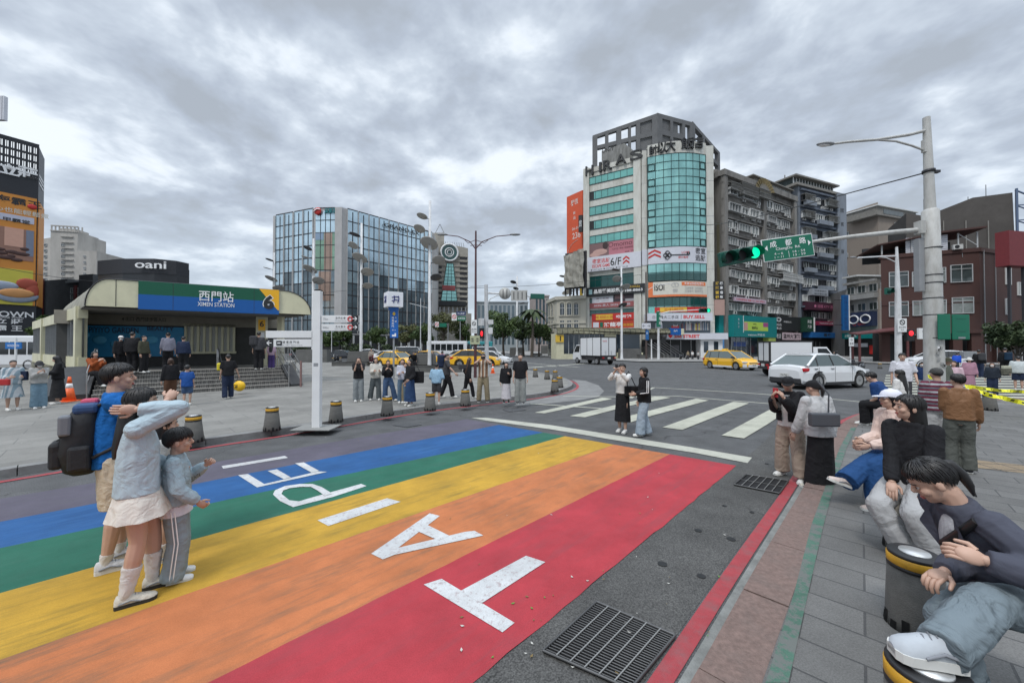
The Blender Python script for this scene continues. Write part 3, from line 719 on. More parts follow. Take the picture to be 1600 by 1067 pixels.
for k in range(2):
 y=640-k*16
 for sgn in(-1,1):
  a=[(bayx(.10),Hb(y-12)),(bayx(.10)+sgn*.95,Hb(y)),(bayx(.10)+sgn*.95,Hb(y-8)),(bayx(.10),Hb(y-20))]
  mb.m(M_redsign).poly([(p[0],p[1],bayz((p[0]-.9)/(WR.w-2.3),.17))for p in(a if sgn>0 else a[::-1])])
mb.m(M_letb)
for cx,cy in((.30,622),(.30,640),(.27,631),(.33,631)):
 x,y=bayx(cx),Hb(cy);z=bayz(cx,.19);mb.tube([(x+.33*math.cos(q*.524),y+.33*math.sin(q*.524),z)for q in range(13)],.07,5)
mb.tube([(bayx(.34),Hb(631),bayz(.34,.2)),(bayx(.5),Hb(631),bayz(.5,.2)),(bayx(.66),Hb(631),bayz(.66,.2))],.08,5)
mb.box((bayx(.62),Hb(630),bayz(.63,.15)),(bayx(.64),Hb(620),bayz(.63,.22)));mb.box((bayx(.655),Hb(630),bayz(.65,.15)),(bayx(.675),Hb(620),bayz(.65,.22)))
mb.build('banner',tower)
mb=MB(WR.M).m(M_cream);bayband(mb,Hb(795),Hb(735),.14);mb.m(M_txo);bayband(mb,Hb(795),Hb(787),.155);bayband(mb,Hb(787),Hb(735),.155,t0=0,t1=.07)
bayband(mb,Hb(752),Hb(738),.155,t0=.53,t1=.97,n=6);bt('ISOi',.17,757,26,M_letb,1.6,.02);bt('①',.42,750,18,M_txg,1.2);bt('御',.42,772,14,M_txg,.8);bt('專業減重體雕專科',.75,745,9,M_letw,3.6);bt('拉提緊實  淡化細紋',.75,762,8,M_txg,3.4);bt('皮膚專科  醫學美容',.75,774,8,M_txg,3.4)
mb.build('sign',tower)
mb=MB(WR.M).m(M_redsign);bayband(mb,Hb(858),Hb(836),.05,t0=.1,t1=1);mb.m(M_yelsign);bayband(mb,Hb(855),Hb(838),.07,t0=.18,t1=.62,n=8);bt('超人氣火鍋吃到飽',.4,846,11,M_redsign,3.0);bt('一樂',.85,847,13,M_letw,1.5);mb.build('sign',tower)
sign(tower,WL,L7(124,360,747,783,240),M_blk,(('晶思醫美診所',M_letw,.37,.5,.5,.46,.02),('Dr.Hilda',M_yelsign,.8,.74,.22,.26),('7188-8863',M_letw,.8,.35,.28,.34,.02)),.55,extra=lambda mb,s0,s1,h0,h1,d:(mb.m(cmat('sign_tealring',(.4,.6,.62))),mb.lathe([(.001,0),(.5,0)],(0,0,0),4)if 0 else mb.box((s0+.5,h0+.35,d),(s0+1.15,h1-.35,d+.02))))
sign(tower,WL,L7(145,230,790,815,187),M_bannerw,(('靜心茶館',M_txp,.5,.68,.25,.6),('3F  0800',M_txg,.5,.3,.2,.6)),.16);
def poster_dk(mb,s0,s1,h0,h1,d):boards(mb,s0,s1,h0,h1,d,((.05,.4,.5,.95,M_pinkd),(.45,.95,.1,.4,M_txg)))
sign(tower,WL,L7(232,340,778,812,290),mat('dark_poster',(.05,.035,.045),.5),(),.14,extra=poster_dk)
sign(tower,WL,L7(133,345,812,833,240),cmat('sign_pinkred',srgb(150,84,84)),(('SKIN 美人 SKIN 美人館',M_bannerw,.45,.5,.5,.7),),.22)
sign(tower,WL,L7(145,320,858,886,232),M_redsign,(('喝 超級火鍋',M_redsign,.3,.5,.4,.4),('吃到飽',M_letw,.75,.5,.45,.34,.02)),.35,extra=lambda mb,s0,s1,h0,h1,d:boards(mb,s0,s1,h0,h1,d,((.1,.5,.12,.88,M_yelsign),)))
sign(tower,WL,L7(145,320,888,918,232),M_orsign,(('鴻龍亭',M_letw,.5,.5,.62,.42,.02),('麻辣鍋',M_yelsign,.85,.4,.4,.22)),.35,extra=lambda mb,s0,s1,h0,h1,d:boards(mb,s0,s1,h0,h1,d,((.03,.17,.15,.85,M_bannerw),(.2,.27,.15,.85,M_green))))
rr=(.3,WR.w-1.2,WR.sh(1060,z7(0,892)[1])[1],WR.sh(1060,z7(0,862)[1])[1])
sign(tower,WR,rr,M_bannerw,(('日本最大二手店',M_letb,.28,.48,.42,.40,.005),('|',M_letb,.52,.5,.6,None),('BUY.SELL',M_letr,.72,.5,.46,.33,.03)),2.5,d0=0)
rr2=(.4,WR.w-1.2,WR.sh(1060,z7(0,940)[1])[1],rr[2])
M_cloth=[cmat('clothes_%d'%i,c)for i,c in enumerate(((.5,.4,.05),(.3,.3,.32),(.1,.1,.12),(.4,.38,.35),(.15,.05,.06),(.05,.1,.15)))]
def rack(mb,s0,s1,h0,h1,d):
 q=random.Random(5)
 for i in range(26):
  x=s0+(s1-s0)*(.55+.43*i/26);mb.m(q.choice(M_cloth));mb.box((x,h0+.5,d+.01),(x+.16,h0+.6+q.uniform(.9,1.5),d+.10))
 mb.m(M_bannerw).box((s0+1.4,h0+.35,d),(s0+2.6,h1-.3,d+.04));mb.m(M_redsign).box((s0+4.1,h0+.6,d),(s0+5.3,h1-.8,d+.04));mb.m(M_letw).text('2nd',.35,(s0+4.7,h0+1.3,d+.06),(1,0,0),(0,1,0))
sign(tower,WR,rr2,G_dkblue,(),1.6,name='shop_window',extra=rack)
rr3=(.2+3.0,WR.w+.9,WR.sh(1060,z7(0,965)[1])[1],WR.sh(1060,z7(0,941)[1])[1])
sign(tower,WR,rr3,M_bannerw,(('2nd STREET',M_letr,.33,.5,.55,.42,.04),('♥',M_letr,.06,.5,.6,None)),3.2)
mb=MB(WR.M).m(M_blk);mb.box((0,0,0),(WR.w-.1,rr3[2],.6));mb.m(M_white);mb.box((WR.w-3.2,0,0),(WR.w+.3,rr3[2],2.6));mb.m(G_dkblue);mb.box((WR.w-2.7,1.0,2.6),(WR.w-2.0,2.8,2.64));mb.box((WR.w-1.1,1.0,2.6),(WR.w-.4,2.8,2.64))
mb.m(M_frame)
for i in range(5):mb.box((1.2+i*1.7,0,.6),(1.3+i*1.7,rr3[2],.66))
mb.m(cmat('shop_inside',(.12,.12,.13)));mb.box((1.4,0,.6),(2.8,2.4,.63));mb.box((4.7,0,.6),(6.1,2.2,.63));mb.build('shop_front',tower)
mb=MB(WL.M).m(M_tile);mb.box((1.2,L7(145,320,888,918,232)[2],0),(WL.w-1.3,L7(145,320,888,918,232)[2]-.3,.4));mb.m(G_dkblue);mb.box((1.2,.2,0),(WL.w-1.3,3.6,.1));mb.m(M_frame)
for i in range(6):mb.box((1.4+i*1.5,.2,.1),(1.48+i*1.5,3.6,.14))
mb.build('shop_front',tower)
for t,W,px,py,hh,ww in(('H',WL,922,268,1.5,1.5),('I',WL,939,262.5,1.5,.45),('R',WL,950,259,1.5,1.6),('A',WL,971,250,1.5,1.9),('S',WL,995,243.5,1.5,2.2)):
 s_,h_=W.sh(px,py);mb=MB(W.M).m(M_blk).text(t,hh*1.15,(s_,h_,.30),(1,0,0),(0,1,0),ww,.015,.10);mb.build('rooftop_letter',tower)
for t,px,py,hh,ww in(('帥',1018,241,1.6,1.4),('以',1030,239,2.0,1.5),('大',1042,237,2.0,1.5),('飯',1067,234,2.0,2.2),('店',1084,231,1.9,1.9)):
 s_,h_=WR.sh(px,py);mb=MB(WR.M).m(M_blk).text(t,hh,(s_,h_,bayz((s_-.9)/(WR.w-2.3),.2)),(1,0,0),(0,1,0),ww,.005,.10);mb.build('rooftop_letter',tower)
s_,h_=WL.sh(950,228)
mb=MB(WL.M).m(mat('gable_concrete',(.24,.24,.23),.8,var=.2,vscale=.8,stain=(.05,.05,.04),samt=.9,sscale=1.2,stretch=(1,1,.2)))
a=WL.sh(937,262);b=WL.sh(937,232);c=WL.sh(973,219);d=WL.sh(998,240)
mb.add([(a[0],a[1]-1,-1.2),(d[0],a[1]-1,-1.2),(d[0],d[1],-1.2),(c[0],c[1],-1.2),(b[0],b[1],-1.2),(a[0],a[1]-1,-2.0),(d[0],a[1]-1,-2.0),(d[0],d[1],-2.0),(c[0],c[1],-2.0),(b[0],b[1],-2.0)],[(0,1,2,3,4),(9,8,7,6,5),(0,5,6,1),(1,6,7,2),(2,7,8,3),(3,8,9,4),(4,9,5,0)])
mb.m(M_blk).text('UNIT',.7,(WL.sh(947,230)[0],WL.sh(947,230)[1],-1.18),(1,0,0),(0,1,0),2.2,.02);mb.build('roof_gable',tower)
mb=MB(WL.M).m(mat('sign_rust',(.10,.05,.03),.7,var=.3));mb.box((-.9,4,-.2),(-.1,WL.sh(913,480)[1],.3));mb.m(M_yelsign);mb.box((-.75,WL.sh(913,478)[1],.3),(-.15,WL.sh(913,440)[1],.34));mb.m(M_bannerw);mb.box((-.9,WL.sh(913,428)[1],-.1),(-.2,WL.sh(913,410)[1],.3));mb.m(M_blk);mb.box((-1.0,WL.sh(913,362)[1],-.2),(-.25,WL.sh(913,336)[1],.3))
mb.m(M_letw).text('旅館',1.3,(-.62,WL.sh(913,349)[1],.32),(1,0,0),(0,1,0),.5);mb.build('side_signs',tower)
mb=MB(WR.M).m(M_blk);mb.box((WR.w-.2,WR.sh(1119,467)[1],.5),(WR.w+1.4,WR.sh(1119,441)[1],.8));mb.m(M_yelsign).text('鴻興當舖',2.6*.9,(WR.w+.1,WR.sh(1119,454)[1],.82),(0,-1,0),(1,0,0),2.6)if 0 else None
for i,ch in enumerate('鴻興當舖'):mb.m(M_yelsign).text(ch,.55,(WR.w+.3,WR.sh(1119,444+i*7)[1],.82),(1,0,0),(0,1,0),.55,.02);mb.m(M_letw).text('機車借款'[i],.5,(WR.w+1.0,WR.sh(1119,444+i*7)[1],.82),(1,0,0),(0,1,0),.5,.02)
mb.m(cmat('sign_peach',srgb(170,140,130)));mb.box((WR.w-.1,WR.sh(1119,493)[1],.5),(WR.w+1.5,WR.sh(1119,469)[1],.8));mb.build('side_signs',tower)
M_crown=mat('dark_crown_concrete',(.11,.112,.115),.7,var=.12,vscale=.6)
CA,CB,CC,CD=Wall(927,82,1029,80),Wall(1029,80,1085,83),Wall(1085,83,1127.5,92),None
crown=bthing('crowned_tower','dark grey tower with an open square-grid crown rising behind the teal one','tower',CA)
q=[(CA.a.x,CA.a.y),(CA.b.x,CA.b.y),(CB.b.x,CB.b.y),(CC.b.x,CC.b.y)]
bk=[(CC.b.x-2,CC.b.y+10),(CA.a.x+4,CC.b.y+10)]
body(crown,[(x*1.0+0,y+1)for x,y in q]+bk,0,zat(262,82),M_crown)
def grid(W,ytl,ytr,posts,bars,depth=.9):
 mb=MB(W.M).m(M_crown);hb=zat(268,82);htl,htr=W.sh(*ytl)[1],W.sh(*ytr)[1]
 top=lambda s:htl+(htr-htl)*s/W.w
 for s0,s1 in posts:
  s0*=W.w;s1*=W.w
  V=[(s0,hb,-depth),(s1,hb,-depth),(s1,hb,0),(s0,hb,0),(s0,top(s0),-depth),(s1,top(s1),-depth),(s1,top(s1),0),(s0,top(s0),0)]
  mb.add(V,[(0,3,2,1),(4,5,6,7),(0,1,5,4),(1,2,6,5),(2,3,7,6),(3,0,4,7)])
 for f0,th,x0,x1,pan in bars:
  s0,s1=x0*W.w,x1*W.w;y=lambda s,f:hb+(top(s)-hb)*f
  dp=depth-.05 if not pan else .4;off=-.02 if not pan else-.35
  V=[(s0,y(s0,f0),-dp+off),(s1,y(s1,f0),-dp+off),(s1,y(s1,f0),off),(s0,y(s0,f0),off),(s0,y(s0,f0+th),-dp+off),(s1,y(s1,f0+th),-dp+off),(s1,y(s1,f0+th),off),(s0,y(s0,f0+th),off)]
  mb.add(V,[(0,3,2,1),(4,5,6,7),(0,1,5,4),(1,2,6,5),(2,3,7,6),(3,0,4,7)])
 return mb.build('crown_frame',crown,fixn=True)
grid(CA,(927,212),(1029,177),((0,.075),(.20,.25),(.375,.45),(.56,.60),(.68,.74),(.92,1)),((.92,.08,0,1,0),(.60,.09,0,1,0),(.25,.08,.4,1,0),(.64,.30,.74,.93,1),(.3,.3,.73,.93,1),(0,.25,.7,.95,1)))
grid(CB,(1029,177),(1085,192),((0,.14),(.36,.44),(.70,.78),(.92,1)),((.92,.08,0,1,0),(.62,.10,0,.78,0),(.3,.10,0,.78,0),(.66,.28,.1,.6,1),(.36,.26,.1,.36,1),(.36,.26,.44,.72,1),(0,.3,.1,.72,1)))
grid(CC,(1085,192),(1127,240),((0,.08),(.34,.42),(.62,.70),(.93,1)),((.93,.07,0,1,0),(.60,.08,0,1,0),(.25,.08,0,1,0),(0,.25,.0,.9,1)))
WO=Wall(886,76,915,72)
ob=bthing('billboard','tall orange billboard with white numbers on the side of the teal tower','billboard',WO)
mb=MB(WO.M).m(mat('billboard_orange',srgb(206,84,48),.6,var=.06,vscale=.5));r=(0,WO.w*.86,WO.sh(886,400)[1],WO.sh(886,308)[1]);mb.box((r[0],r[2],-.3),(r[1],r[3],0))
mb.m(cmat('billboard_text',(.7,.6,.55)))
for t,x,y,h,w in(('236',.62,.30,1.2,2.2),('26-01',.55,.42,.5,1.8),('昇恆',.5,.86,1.1,2.0),('新',.5,.68,.6,.6),('品',.5,.6,.6,.6)):mb.text(t,h,(r[0]+(r[1]-r[0])*x,r[2]+(r[3]-r[2])*y,.02),(1,0,0),(0,1,0),w,.01)
mb.tube([(r[0]+.3+3*(1-math.cos(t*.15)),r[2]+2.6*math.sin(t*.15),.03)for t in range(11)],.05,4);mb.build('panel',ob)
mb=MB(WO.M).m(M_dkmetal)
for i in range(4):mb.box((r[0]+.3+i*1.0,6,-.7),(r[0]+.42+i*1.0,r[3]-.2,-.3))
for i in range(8):mb.box((r[0]+.1,8+i*2.6,-.8),(r[1]-.1,8.12+i*2.6,-.7))
mb.build('support_frame',ob)
WB=Wall(882,68,912,66)
rb=bthing('weathered_banner','torn grey cloth banner hanging below the orange billboard','banner',WB)
mb=MB(WB.M).m(mat('banner_cloth_old',(.34,.33,.29),.9,var=.2,vscale=1.0,stain=(.12,.11,.09),samt=.8,sscale=1.6))
a=WB.sh(884,400)[1];b=WB.sh(884,450)[1];n,k=14,10;V=[]
for j in range(k+1):
 for i in range(n+1):
  s_=WB.w*i/n;h_=b+(a-b)*j/k+(i/n)*1.0*(j/k);V.append((s_,h_,.25*math.sin(i*1.7+j*.8)+.15*math.sin(j*2.1+i*.6)))
mb.add(V,[(j*(n+1)+i,j*(n+1)+i+1,(j+1)*(n+1)+i+1,(j+1)*(n+1)+i)for j in range(k)for i in range(n)],True);mb.build('cloth',rb)
mb=MB(WB.M).m(M_dkmetal);mb.box((-.1,b-.2,-.9),(WB.w+.3,a+.6,-.6))
for i in range(4):mb.box((i*1.1,b-1.2,-.6),(i*1.1+.1,b+.2,-.1))
mb.build('support_frame',rb)
M_creamw=mat('cream_stucco',(.48,.46,.39),.8,var=.1,vscale=1,stain=(.2,.18,.14),samt=.4,sscale=1.0,stretch=(1,1,.3))
WC1=Wall(856,78,870,72);WC2=Wall(870,72,916,70)
cb=bthing('old_building','old cream building with arched window heads left of the teal tower','building',WC1)
zt=WC2.sh(880,466)[1]
body(cb,[(WC1.a.x,WC1.a.y),(WC1.b.x,WC1.b.y),(WC2.b.x,WC2.b.y),(WC2.b.x+1,84),(WC1.a.x+2,88)],0,zt,M_creamw)
mb=MB(WC2.M).m(M_creamw);mb.box((-.2,zt-.3,-.3),(WC2.w,zt+.35,.35));mb.box((-.1,6.3,0),(WC2.w,6.6,.2));mb.M=WC1.M;mb.box((0,zt-.3,-.3),(WC1.w+.2,zt+.35,.35));mb.box((0,6.3,0),(WC1.w+.1,6.6,.2));mb.build('cornice',cb)
def archwin(parent,W,s0,s1,h0,h1,arch=True):
 mb=MB(W.M);mb.m(G_dkblue).box((s0,h0,-.02),(s1,h1,.04));mb.m(M_creamw);mb.box((s0-.22,h0-.1,0),(s0,h1,.16));mb.box((s1,h0-.1,0),(s1+.22,h1,.16));mb.box((s0-.25,h0-.25,0),(s1+.25,h0-.1,.25))
 c=(s0+s1)/2;rr=(s1-s0)/2
 if arch:
  for i in range(8):
   a0,a1=math.pi*i/8,math.pi*(i+1)/8;P=lambda q,r_,z:(c+math.cos(q)*r_,h1+math.sin(q)*r_*.8,z)
   mb.add([P(a0,rr,0),P(a1,rr,0),P(a1,rr+.25,0),P(a0,rr+.25,0),P(a0,rr,.18),P(a1,rr,.18),P(a1,rr+.25,.18),P(a0,rr+.25,.18)],[(4,7,6,5),(0,4,5,1),(3,2,6,7)])
 mb.m(M_frame);mb.box((c-.04,h0,.04),(c+.04,h1,.08));mb.box((s0,h0+(h1-h0)*.6,.04),(s1,h0+(h1-h0)*.6+.08,.09));return mb.build('window',parent,fixn=True)
for px in(878.5,889.5,900.5):
 a=WC2.rect(px-3.2,px+3.2,475,492);archwin(cb,WC2,*a);a=WC2.rect(px-3.2,px+3.2,501,515);archwin(cb,WC2,*a,arch=False)
for px in(859,863.5):
 a=WC1.rect(px-1.3,px+1.3,478,494);archwin(cb,WC1,*a);a=WC1.rect(px-1.3,px+1.3,502,517);archwin(cb,WC1,*a,arch=False)
a=WC1.rect(857.5,862,531,545);archwin(cb,WC1,*a)
M_conc1=mat('apartment_concrete',(.21,.20,.185),.85,var=.14,vscale=.8,stain=(.055,.05,.045),samt=.75,sscale=.7,stretch=(1,1,.22))
WA0=Wall(1116,67,1129,65);WA=Wall(1129,65,1242,77)
ap=bthing('apartment_block','dirty grey apartment block covered in air conditioners above the teal shop','building',WA0)
def z8(X,Y):return(1100+X*.3,240+Y*.3)
zt=WA.sh(1134,277)[1]
body(ap,[(WA0.a.x,WA0.a.y+2),(WA0.b.x,WA0.b.y),(WA.b.x,WA.b.y),(WA.b.x+2,92),(WA0.a.x+6,90)],0,zt,M_conc1)
floors=[(165,200),(210,250),(280,330),(360,402),(447,478),(548,590),(613,645),(700,738),(790,822)]
fl=[]
hs=[WA.sh(z8(200,0)[0],z8(0,y)[1])[1]for y in(270,350,430,515,600,690,775,850)]
step=(hs[0]-hs[-1])/7
mb=MB(WA.M).m(M_conc1)
for k in range(9):
 h=hs[-1]+step*k;mb.box((.0,h-.32,0),(WA.w,h,.42))if k else None
 mb.box((0,h-.02,.0),(WA.w,h+.0,.5))
for s_ in(0,WA.w*.50,WA.w-.9):mb.box((s_,0,0),(s_+.9,zt+.3,.62))
mb.box((-.2,zt-.1,-.6),(WA.w+.2,zt+.9,.75));mb.M=WA0.M;mb.box((0,zt-.1,-.6),(WA0.w,zt+.9,.5))
mb.m(mat('brick_strip',(.12,.11,.07),.8,var=.2));mb.box((WA0.w*.45,8,0),(WA0.w*.75,zt-8,.05));mb.build('floor_bands',ap)
q=random.Random(11)
for k in range(8):
 h=hs[-1]+step*k
 for(sa,sb)in((.9,WA.w*.5),(WA.w*.5+.9,WA.w-.9)):
  s_=sa+q.uniform(.3,.9)
  while s_<sb-1.2:
   w=q.choice((1.4,2.2,3.0,3.6));e=min(s_+w,sb-.2)
   wh=q.choice((1.25,1.35,1.45));r=(s_,e,h+.95,h+.95+wh)
   cage=q.random()<.3
   wo=window(ap,WA,r,cols=max(2,int((e-s_)/.75)),m=q.choice((G_house,G_house,G_houselt)),fr=q.choice((M_frame,M_framew,M_frame)),d=.3 if not cage else .75,fw=.07)
   if q.random()<.62:aircon(ap,WA,q.uniform(s_+.3,e-.3),h+q.uniform(.15,.45))
   if q.random()<.3:aircon(ap,WA,q.uniform(s_+.3,e-.3),h+q.uniform(.3,.9))
   s_=e+q.uniform(.15,.6)
M_cage=mat('balcony_cage_metal',(.20,.20,.19),.6,.2,var=.2)
for px0,px1,y0,y1 in((1134,1149,290,300),(1151,1176,293,309),(1178,1195,300,312),(1215,1245,430,441)):
 s0,s1,h0,h1=WA.rect(px0,px1,y0,y1);mb=MB(WA.M).m(M_framew if px0==1215 else M_cage);n=int((s1-s0)/.3)
 for i in range(n+1):x=s0+(s1-s0)*i/n;mb.box((x,h0,1.05),(x+.05,h1,1.10))
 mb.box((s0,h0-.08,.1),(s1+.05,h0,1.12));mb.box((s0,h1,.1),(s1+.05,h1+.08,1.12));mb.box((s0,(h0+h1)/2,1.06),(s1,(h0+h1)/2+.06,1.13));mb.build('balcony_cage',ap)
mb=MB(WA.M).m(mat('awning_rusty_yellow',(.22,.17,.08),.8,var=.3));c=WA.sh(1188,303)
for i in range(10):
 a0,a1=R(25+i*13),R(25+(i+1)*13);rr=3.6
 mb.add([(c[0],c[1],.5),(c[0]+math.cos(a0)*rr,c[1]-1+math.sin(a0)*rr,.9),(c[0]+math.cos(a1)*rr,c[1]-1+math.sin(a1)*rr,.9)],[(0,1,2)]);mb.tube([(c[0],c[1],.52),(c[0]+math.cos(a0)*rr,c[1]-1+math.sin(a0)*rr,.95)],.05,4)
mb.build('fan_awning',ap)
M_shed=mat('roof_shed_grey',(.22,.21,.19),.8,var=.15,stain=(.1,.09,.08),samt=.5)
mb=MB(WA.M).m(M_shed)
a=WA.sh(1148,262);mb.box((1.5,zt,-6),(6.2,a[1],-2));a=WA.sh(1200,284);s0=WA.sh(1182,290)[0];mb.box((s0,zt,-5),(WA.w-.1,zt+2.3,-.4))
mb.m(G_house);mb.box((s0+1.5,zt+.9,-.42),(WA.w-1,zt+1.9,-.36));mb.m(M_framew)
for i in range(7):x=s0+1.5+i*1.55;mb.box((x,zt+.9,-.4),(x+.1,zt+1.9,-.32))
mb.m(M_shed).box((s0-1.2,zt+2.3,-5.4),(WA.w+.2,zt+2.5,.1));mb.build('roof_shed',ap)
def wr(x0,x1,y0,y1,xm=None):a=(1110+x0*.14375,1110+x1*.14375);return WA.rect(a[0],a[1],440+y0*.14375,440+y1*.14375,None)
r=WA.rect(1131,1199.5,495,527,1165)
M_tealshop=cmat('shop_teal',srgb(0,122,122))
def wat(mb,s0,s1,h0,h1,d):
 boards(mb,s0,s1,h0,h1,d,((.22,.78,.30,.72,cmat('screen_green',srgb(176,206,84))),(.22,.30,.32,.68,cmat('poster_face',srgb(196,150,140))),(.66,.78,.5,.71,cmat('poster_pink',srgb(160,80,130))),(.2,.21,.2,1.0,M_letw)))
 mb.m(M_blk).text('期間限定',(h1-h0)*.07,(s0+(s1-s0)*.46,h0+(h1-h0)*.62,d+.03),(1,0,0),(0,1,0));mb.text('限定新品',(h1-h0)*.12,(s0+(s1-s0)*.46,h0+(h1-h0)*.44,d+.03),(1,0,0),(0,1,0),None,.02)
 for i,ch in enumerate('屈臣氏'):mb.m(M_bannerw).text(ch,(h1-h0)*.10,(s0+(s1-s0)*.1,h0+(h1-h0)*(.8-.17*i),d+.03),(1,0,0),(0,1,0))
sign(ap,WA,(r[0]+.3,r[1],r[2],r[3]),M_tealshop,(('watsons 屈臣氏',M_letw,.5,.11,.11,.4,.01),),1.6,extra=wat,name='shop_fascia')
mb=MB(WA0.M).m(M_tealshop);mb.box((-.2,r[2],0),(WA0.w+.3,r[3],.9));mb.m(cmat('pillar_pink',srgb(120,74,96))).box((0,0,0),(WA0.w*.5,r[2],.9));mb.m(cmat('pillar_blue',srgb(92,140,190))).box((WA0.w*.5,0,0),(WA0.w+.4,r[2],.9))
mb.M=WA.M;mb.m(cmat('pillar_lime',srgb(170,186,96))).box((r[1]-2.6,0,.2),(r[1]-.2,r[2],1.5));mb.m(G_dkblue).box((1.5,0,.2),(r[1]-2.6,r[2],.5));mb.m(cmat('inside_blue',(.05,.1,.3))).box((2.4,2.0,.5),(6.2,2.8,.55));mb.m(M_frame)
for i in range(5):mb.box((1.6+i*1.5,0,.5),(1.68+i*1.5,r[2],.56))
mb.build('shop_front',ap)
sign(ap,WA,WA.rect(1203,1243,495,517,1222),M_blk,(('中國信託',M_letw,.48,.62,.12,.3),('◎',M_letw,.14,.75,.3,.2),('誠品',M_letw,.14,.4,.16,.2),('書店',M_letw,.14,.15,.16,.2)),.9)
sign(ap,WA,WA.rect(1201,1241,520,531,1221),cmat('sign_pinkish_white',srgb(200,178,184)),(('温州大餛飩',M_letb,.62,.5,.66,.66,.02),('老店',M_letw,.12,.5,.6,.18)),1.2,extra=lambda mb,s0,s1,h0,h1,d:boards(mb,s0,s1,h0,h1,d,((0,.25,0,1,M_blk),)))
sign(ap,WA,WA.rect(1142,1191,467,473,1165),cmat('sign_pale_pink',srgb(190,170,184)),(('日本語補習班 英語 2361-0555 招生中',M_letr,.5,.5,.5,.9),),.7)
mb=MB(WA.M).m(M_blk);mb.box((r[1]+.2,0,.1),(WA.w-.2,WA.rect(1201,1241,520,531,1221)[2],.3));mb.m(M_frame);mb.box((r[1]+3,0,.3),(r[1]+3.1,3,.36));mb.m(M_bannerw).box((r[1]+5,.8,.3),(r[1]+6.2,2.4,.36));mb.build('shop_front',ap)
M_conc2=mat('blue_grey_render',(.11,.13,.165),.8,var=.14,vscale=.8,stain=(.03,.035,.045),samt=.6,sscale=.7,stretch=(1,1,.25))
M_conc2l=mat('blue_grey_render_pale',(.20,.225,.26),.8,var=.1,vscale=.8,stain=(.09,.1,.11),samt=.5,sscale=.7,stretch=(1,1,.25))
WD0=Wall(1243,78.5,1252,77.5);WD=Wall(1252,77.5,1306,82);WD2=Wall(1306,82,1320,82.5)
db=bthing('apartment_block','dark blue-grey apartment block beside the dirty grey one','building',WD0)
zt2=WD.sh(1252,292)[1]
body(db,[(WD0.a.x,WD0.a.y+.3),(WD0.b.x,WD0.b.y),(WD.b.x,WD.b.y),(WD2.b.x,WD2.b.y),(WD2.b.x+1,96),(WD0.a.x+2,96)],0,zt2,M_conc2)
mb=MB(WD0.M).m(M_conc2l);mb.box((0,0,0),(WD0.w,zt2+.2,.4));mb.M=WD2.M;mb.box((0,0,0),(WD2.w,zt2+.2,.7))
for i,ch in enumerate('國賓大廈'):mb.m(M_blk).text(ch,.9,(WD2.w*.5,zt2-3.6-i*3.0,.72),(1,0,0),(0,1,0),.9)
mb.build('side_piers',db)
hh0=WD.sh(1280,505)[1];st2=(WD.sh(1280,328)[1]-hh0)/7
mb=MB(WD.M).m(M_conc2)
for k in range(9):mb.box((0,hh0+st2*k-.35,0),(WD.w,hh0+st2*k,.5))
mb.m(M_conc2l)
for k in range(2,8):mb.box((.4,hh0+st2*k,.5),(WD.w*.32,hh0+st2*k+.9,1.1))if k%2 else mb.box((WD.w*.4,hh0+st2*k,.5),(WD.w*.8,hh0+st2*k+.9,1.1))
mb.build('floor_bands',db)
for k in range(8):
 h=hh0+st2*k;s_=.4
 while s_<WD.w-1.0:
  w=q.choice((1.2,1.8,2.4));e=min(s_+w,WD.w-.1)
  window(db,WD,(s_,e,h+.95,h+2.3),cols=max(2,int((e-s_)/.7)),m=q.choice((G_house,G_house,G_houselt)),fr=q.choice((M_frame,M_framew,M_dkmetal)),d=.35,fw=.07)
  if q.random()<.5:aircon(db,WD,(s_+e)/2,h+q.uniform(.1,.5))
  s_=e+q.uniform(.1,.5)
for k in range(6):
 for px in(1246,1249):pass
for k in(4,5,6,7):
 h=hh0+st2*k
 for(a,b)in((.2,WD.w*.3),(WD.w*.68,WD.w-.1)):
  n=int((b-a)/.28);mb=MB(WD.M).m(M_cage)
  for i in range(n+1):x=a+(b-a)*i/n;mb.box((x,h+.9,1.0),(x+.04,h+2.2,1.04))
  mb.box((a,h+.85,.1),(b+.04,h+.92,1.06));mb.box((a,h+2.2,.1),(b+.04,h+2.3,1.06));mb.build('balcony_cage',db)
mb=MB(WD.M).m(M_shed);mb.box((-1.6,zt2,-6),(WD.w+2,zt2+.5,.5));mb.m(G_house);mb.box((-.8,zt2+.5,-5),(WD.w+1,zt2+2.1,-.8));mb.m(M_framew)
for i in range(15):x=-.8+i*(WD.w+1.7)/14;mb.box((x,zt2+.5,-.8),(x+.12,zt2+2.1,-.65))
mb.m(M_shed);mb.box((-1.4,zt2+2.1,-6),(WD.w+1.8,zt2+2.4,.2));mb.box((0,zt2+2.4,-3),(.15,zt2+3.6,-2.85));mb.box((5,zt2+2.4,-3),(5.15,zt2+3.4,-2.85));mb.build('roof_shed',db)
M_purp=cmat('sign_maroon',srgb(70,34,52));M_bluesign=cmat('sign_blue',srgb(30,96,156))
sign(db,WD,WD.rect(1254,1306,474,486,1280),M_purp,(('● 錢櫃 KTV 酒店 SPA',cmat('text_pinkish',srgb(200,120,150)),.55,.5,.42,.8),),1.2)
sign(db,WD,WD.rect(1268,1305,503,509,1287),cmat('sign_magenta',srgb(140,44,74)),(('MASSAGE 足體養生會館',M_bannerw,.5,.5,.5,.9),),1.3)
sign(db,WD,WD.rect(1260,1284,453,463,1272),cmat('sign_pale_grey',(.3,.32,.35)),(('法律事務所',M_letb,.5,.7,.28,.8),('聯合會計師',M_letb,.5,.25,.28,.8)),1.2)
